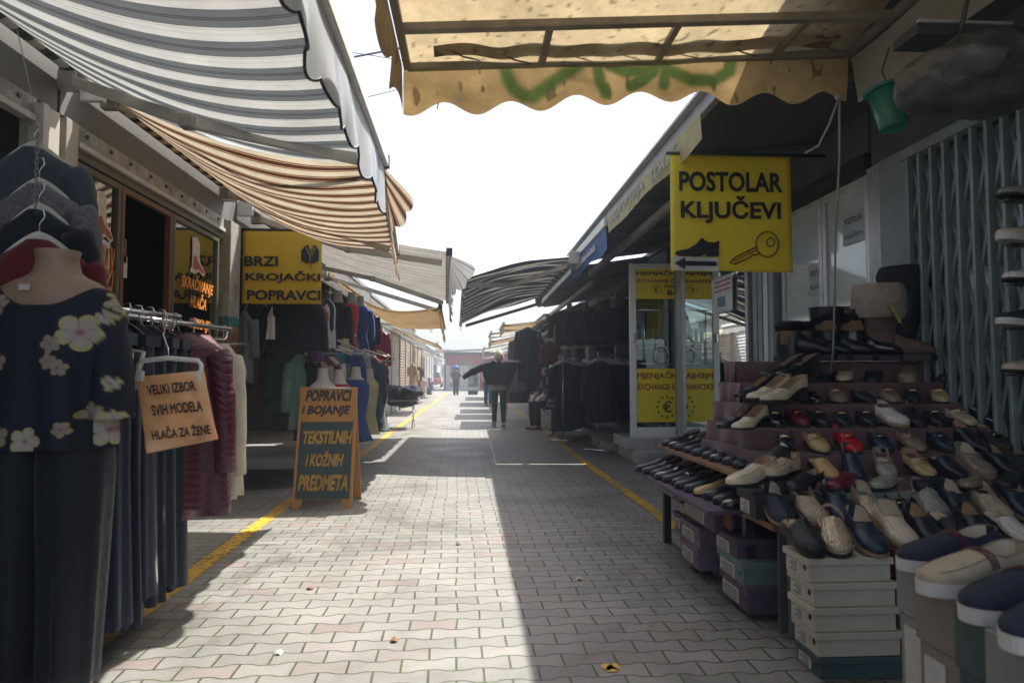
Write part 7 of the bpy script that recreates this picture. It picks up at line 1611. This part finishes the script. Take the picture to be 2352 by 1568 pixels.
# bright-clothed display beside the blonde woman (right line)
Y = 17.5
p0, p1 = at(1162, 838, y=Y), at(1216, 838, y=Y)
rail("clothes_rail", "low rail with teal, red and navy sportswear right of the blonde person", tuple(p0), tuple(p1), 0, True, .014)
GQ = "bright sportswear on the low rail"
g2(1172, 832, 925, Y + .25, C_RED, 34, "red sports trousers behind the navy sweatshirt", "top", .3, grp=GQ); g2(1196, 838, 905, Y + .1, C_TEAL, 44, "teal sports jacket behind the navy sweatshirt", "top", .6, grp=GQ)
nv = g2(1193, 856, 925, Y - .1, C_NAVY, 34, "navy sweatshirt with a pale blue print on its chest", "top", .5, grp=GQ)
MB().tube([(.07 * math.cos(k * .5), -.085, -.42 + .05 * math.sin(k * .5)) for k in range(14)], .006, 5).build("chest_print", mat("pale_blue_print", (.15, .28, .42), .7), nv); 
for o in [bpy.data.objects['chest_print']]: o.location = (0, 0, 0)
g2(1168, 822, 850, Y + .3, mat("amber_cloth", (.50, .26, .04), .8), 24, "amber top at the left end of the low rail", "top", .1, grp=GQ)
c = at(1187, 850, y=Y - .2); t = thing("paper_sign", "white paper sign hung over the bright sportswear", "sign", c)
MB().grid(lambda u, v: c + Vector((.28 * (u - .5), .01 * math.sin(u * 5), .30 * (v - .5))), 8, 8).build("paper", mat("white_notice", (.55, .56, .55), .5), t, thick=.002)
# far-left hanging goods
GFL = "coloured goods hanging far along the left shops"
for px, pyt, pyb, y, m, w_, lb in ((952, 842, 885, 24, C_YEL, 14, "yellow dress hanging far along the left shops"), (947, 830, 890, 22.5, C_BEIGE, 14, "tan coat hanging past the white shutters"), (962, 838, 875, 28, C_GREY, 16, "grey jacket hanging far along the left shops"), (966, 866, 902, 30, C_PINKW, 26, "pale pink dress hanging low far along the left"), (958, 868, 900, 27, C_MAGENTA, 10, "pink scarf hanging beside the pale pink dress")):
    g2(px, pyt, pyb, y, m, w_, lb, "dress", .3, grp=GFL)
# parked car far beyond
c = at(992, 872, y=62.0); t = thing("parked_car", "small red-roofed pale car parked far beyond the lane's left end", "car", (c.x, 62, 0))
M_CARW = mat("car_paint", (.45, .06, .05), .3, 0, .1, coat=.6); x = c.x
MB().loft([[Vector((x + a, 62 + b, z)) for a, b in ((-.85, 0), (.85, 0), (.85, 4.1), (-.85, 4.1))] for z in (.3, .5, .85)] , smooth=False).build("body", M_CARW, t, bevel=.08)
MB().loft([[Vector((x + a * k, 62.7 + b, z)) for a, b in ((-.75, (1 - k) * 2), (.75, (1 - k) * 2), (.75, 2.9 - (1 - k)), (-.75, 2.9 - (1 - k)))] for z, k in ((.86, 1), (1.4, .82))], smooth=False).build("cabin", mat("car_glass", (.05, .06, .07), .15), t, bevel=.05)
for sx_ in (-.8, .8):
    for b in (.8, 3.3):
        w_ = MB().tube([(x + sx_ - .09, 62 + b, .31), (x + sx_ + .09, 62 + b, .31)], .31, 16).build("wheel", M_BLACKP, t)
    MB().box((x + sx_ * .75 - .12, 61.94, .6), (x + sx_ * .75 + .12, 61.99, .74)).build("headlight", M_CHROME, t)
b = at(1086, 906, z=0); t = thing("crate", "low dark blue crate on the pavement before the far booth", "crate", (b.x, b.y, 0))
MB().box((b.x - .28, b.y, .0), (b.x + .28, b.y + .4, .22)).build("body", mat("blue_crate", (.02, .03, .08), .5), t, bevel=.02); MB().box((b.x - .3, b.y - .02, .2), (b.x + .3, b.y + .42, .235)).build("rim", mat("blue_crate", (.02, .03, .08), .5), t, bevel=.01)
# litter
for k, (px, py, lb) in enumerate(((712, 1352, "dry brown leaf on the sunlit pavers left of centre"), (1052, 1250, "tiny twig on the sunlit pavers in the middle"), (905, 1472, "curled dry leaf low on the sunlit pavers"), (1330, 1330, "cigarette butt in the shade right of the sunlit strip"), (640, 1500, "crumpled paper scrap at the shadow's edge, lower left"))):
    c = at(px, py, z=0); t = thing("litter", lb, "litter", c); s_ = .018
    MB().grid(lambda u, v: c + Vector((s_ * (u - .5) * 2.2 * (1 - abs(v - .5)), s_ * (v - .5) * 2, .004 + .007 * math.sin(u * 3.1) + .003 * math.sin(v * 6 + k))), 8, 8).build("piece", mat("litter_%d" % (k % 2), ((.20, .10, .04), (.5, .46, .38))[k in (3, 4)], .8), t)
# low stool-table and glint under the black clothes
b = at(1130, 925, z=0)
# ================================================================ air
hz = bpy.data.materials.new("haze_air"); hz.use_nodes = True; t = hz.node_tree; t.nodes.clear()
o_ = t.nodes.new("ShaderNodeOutputMaterial"); v_ = t.nodes.new("ShaderNodeVolumePrincipled")
v_.inputs['Color'].default_value = (.80, .88, .95, 1); v_.inputs['Density'].default_value = 0.0052; v_.inputs['Anisotropy'].default_value = 0.0
t.links.new(v_.outputs[0], o_.inputs['Volume'])
mb = MB().box((-152, -32, -1), (152, 322, 9.0)); ho = mb.build("haze", hz); tag(ho, kind='stuff')  # thin even haze, added to lift the blacks and pale the far end
S.cycles.volume_bounces = 0
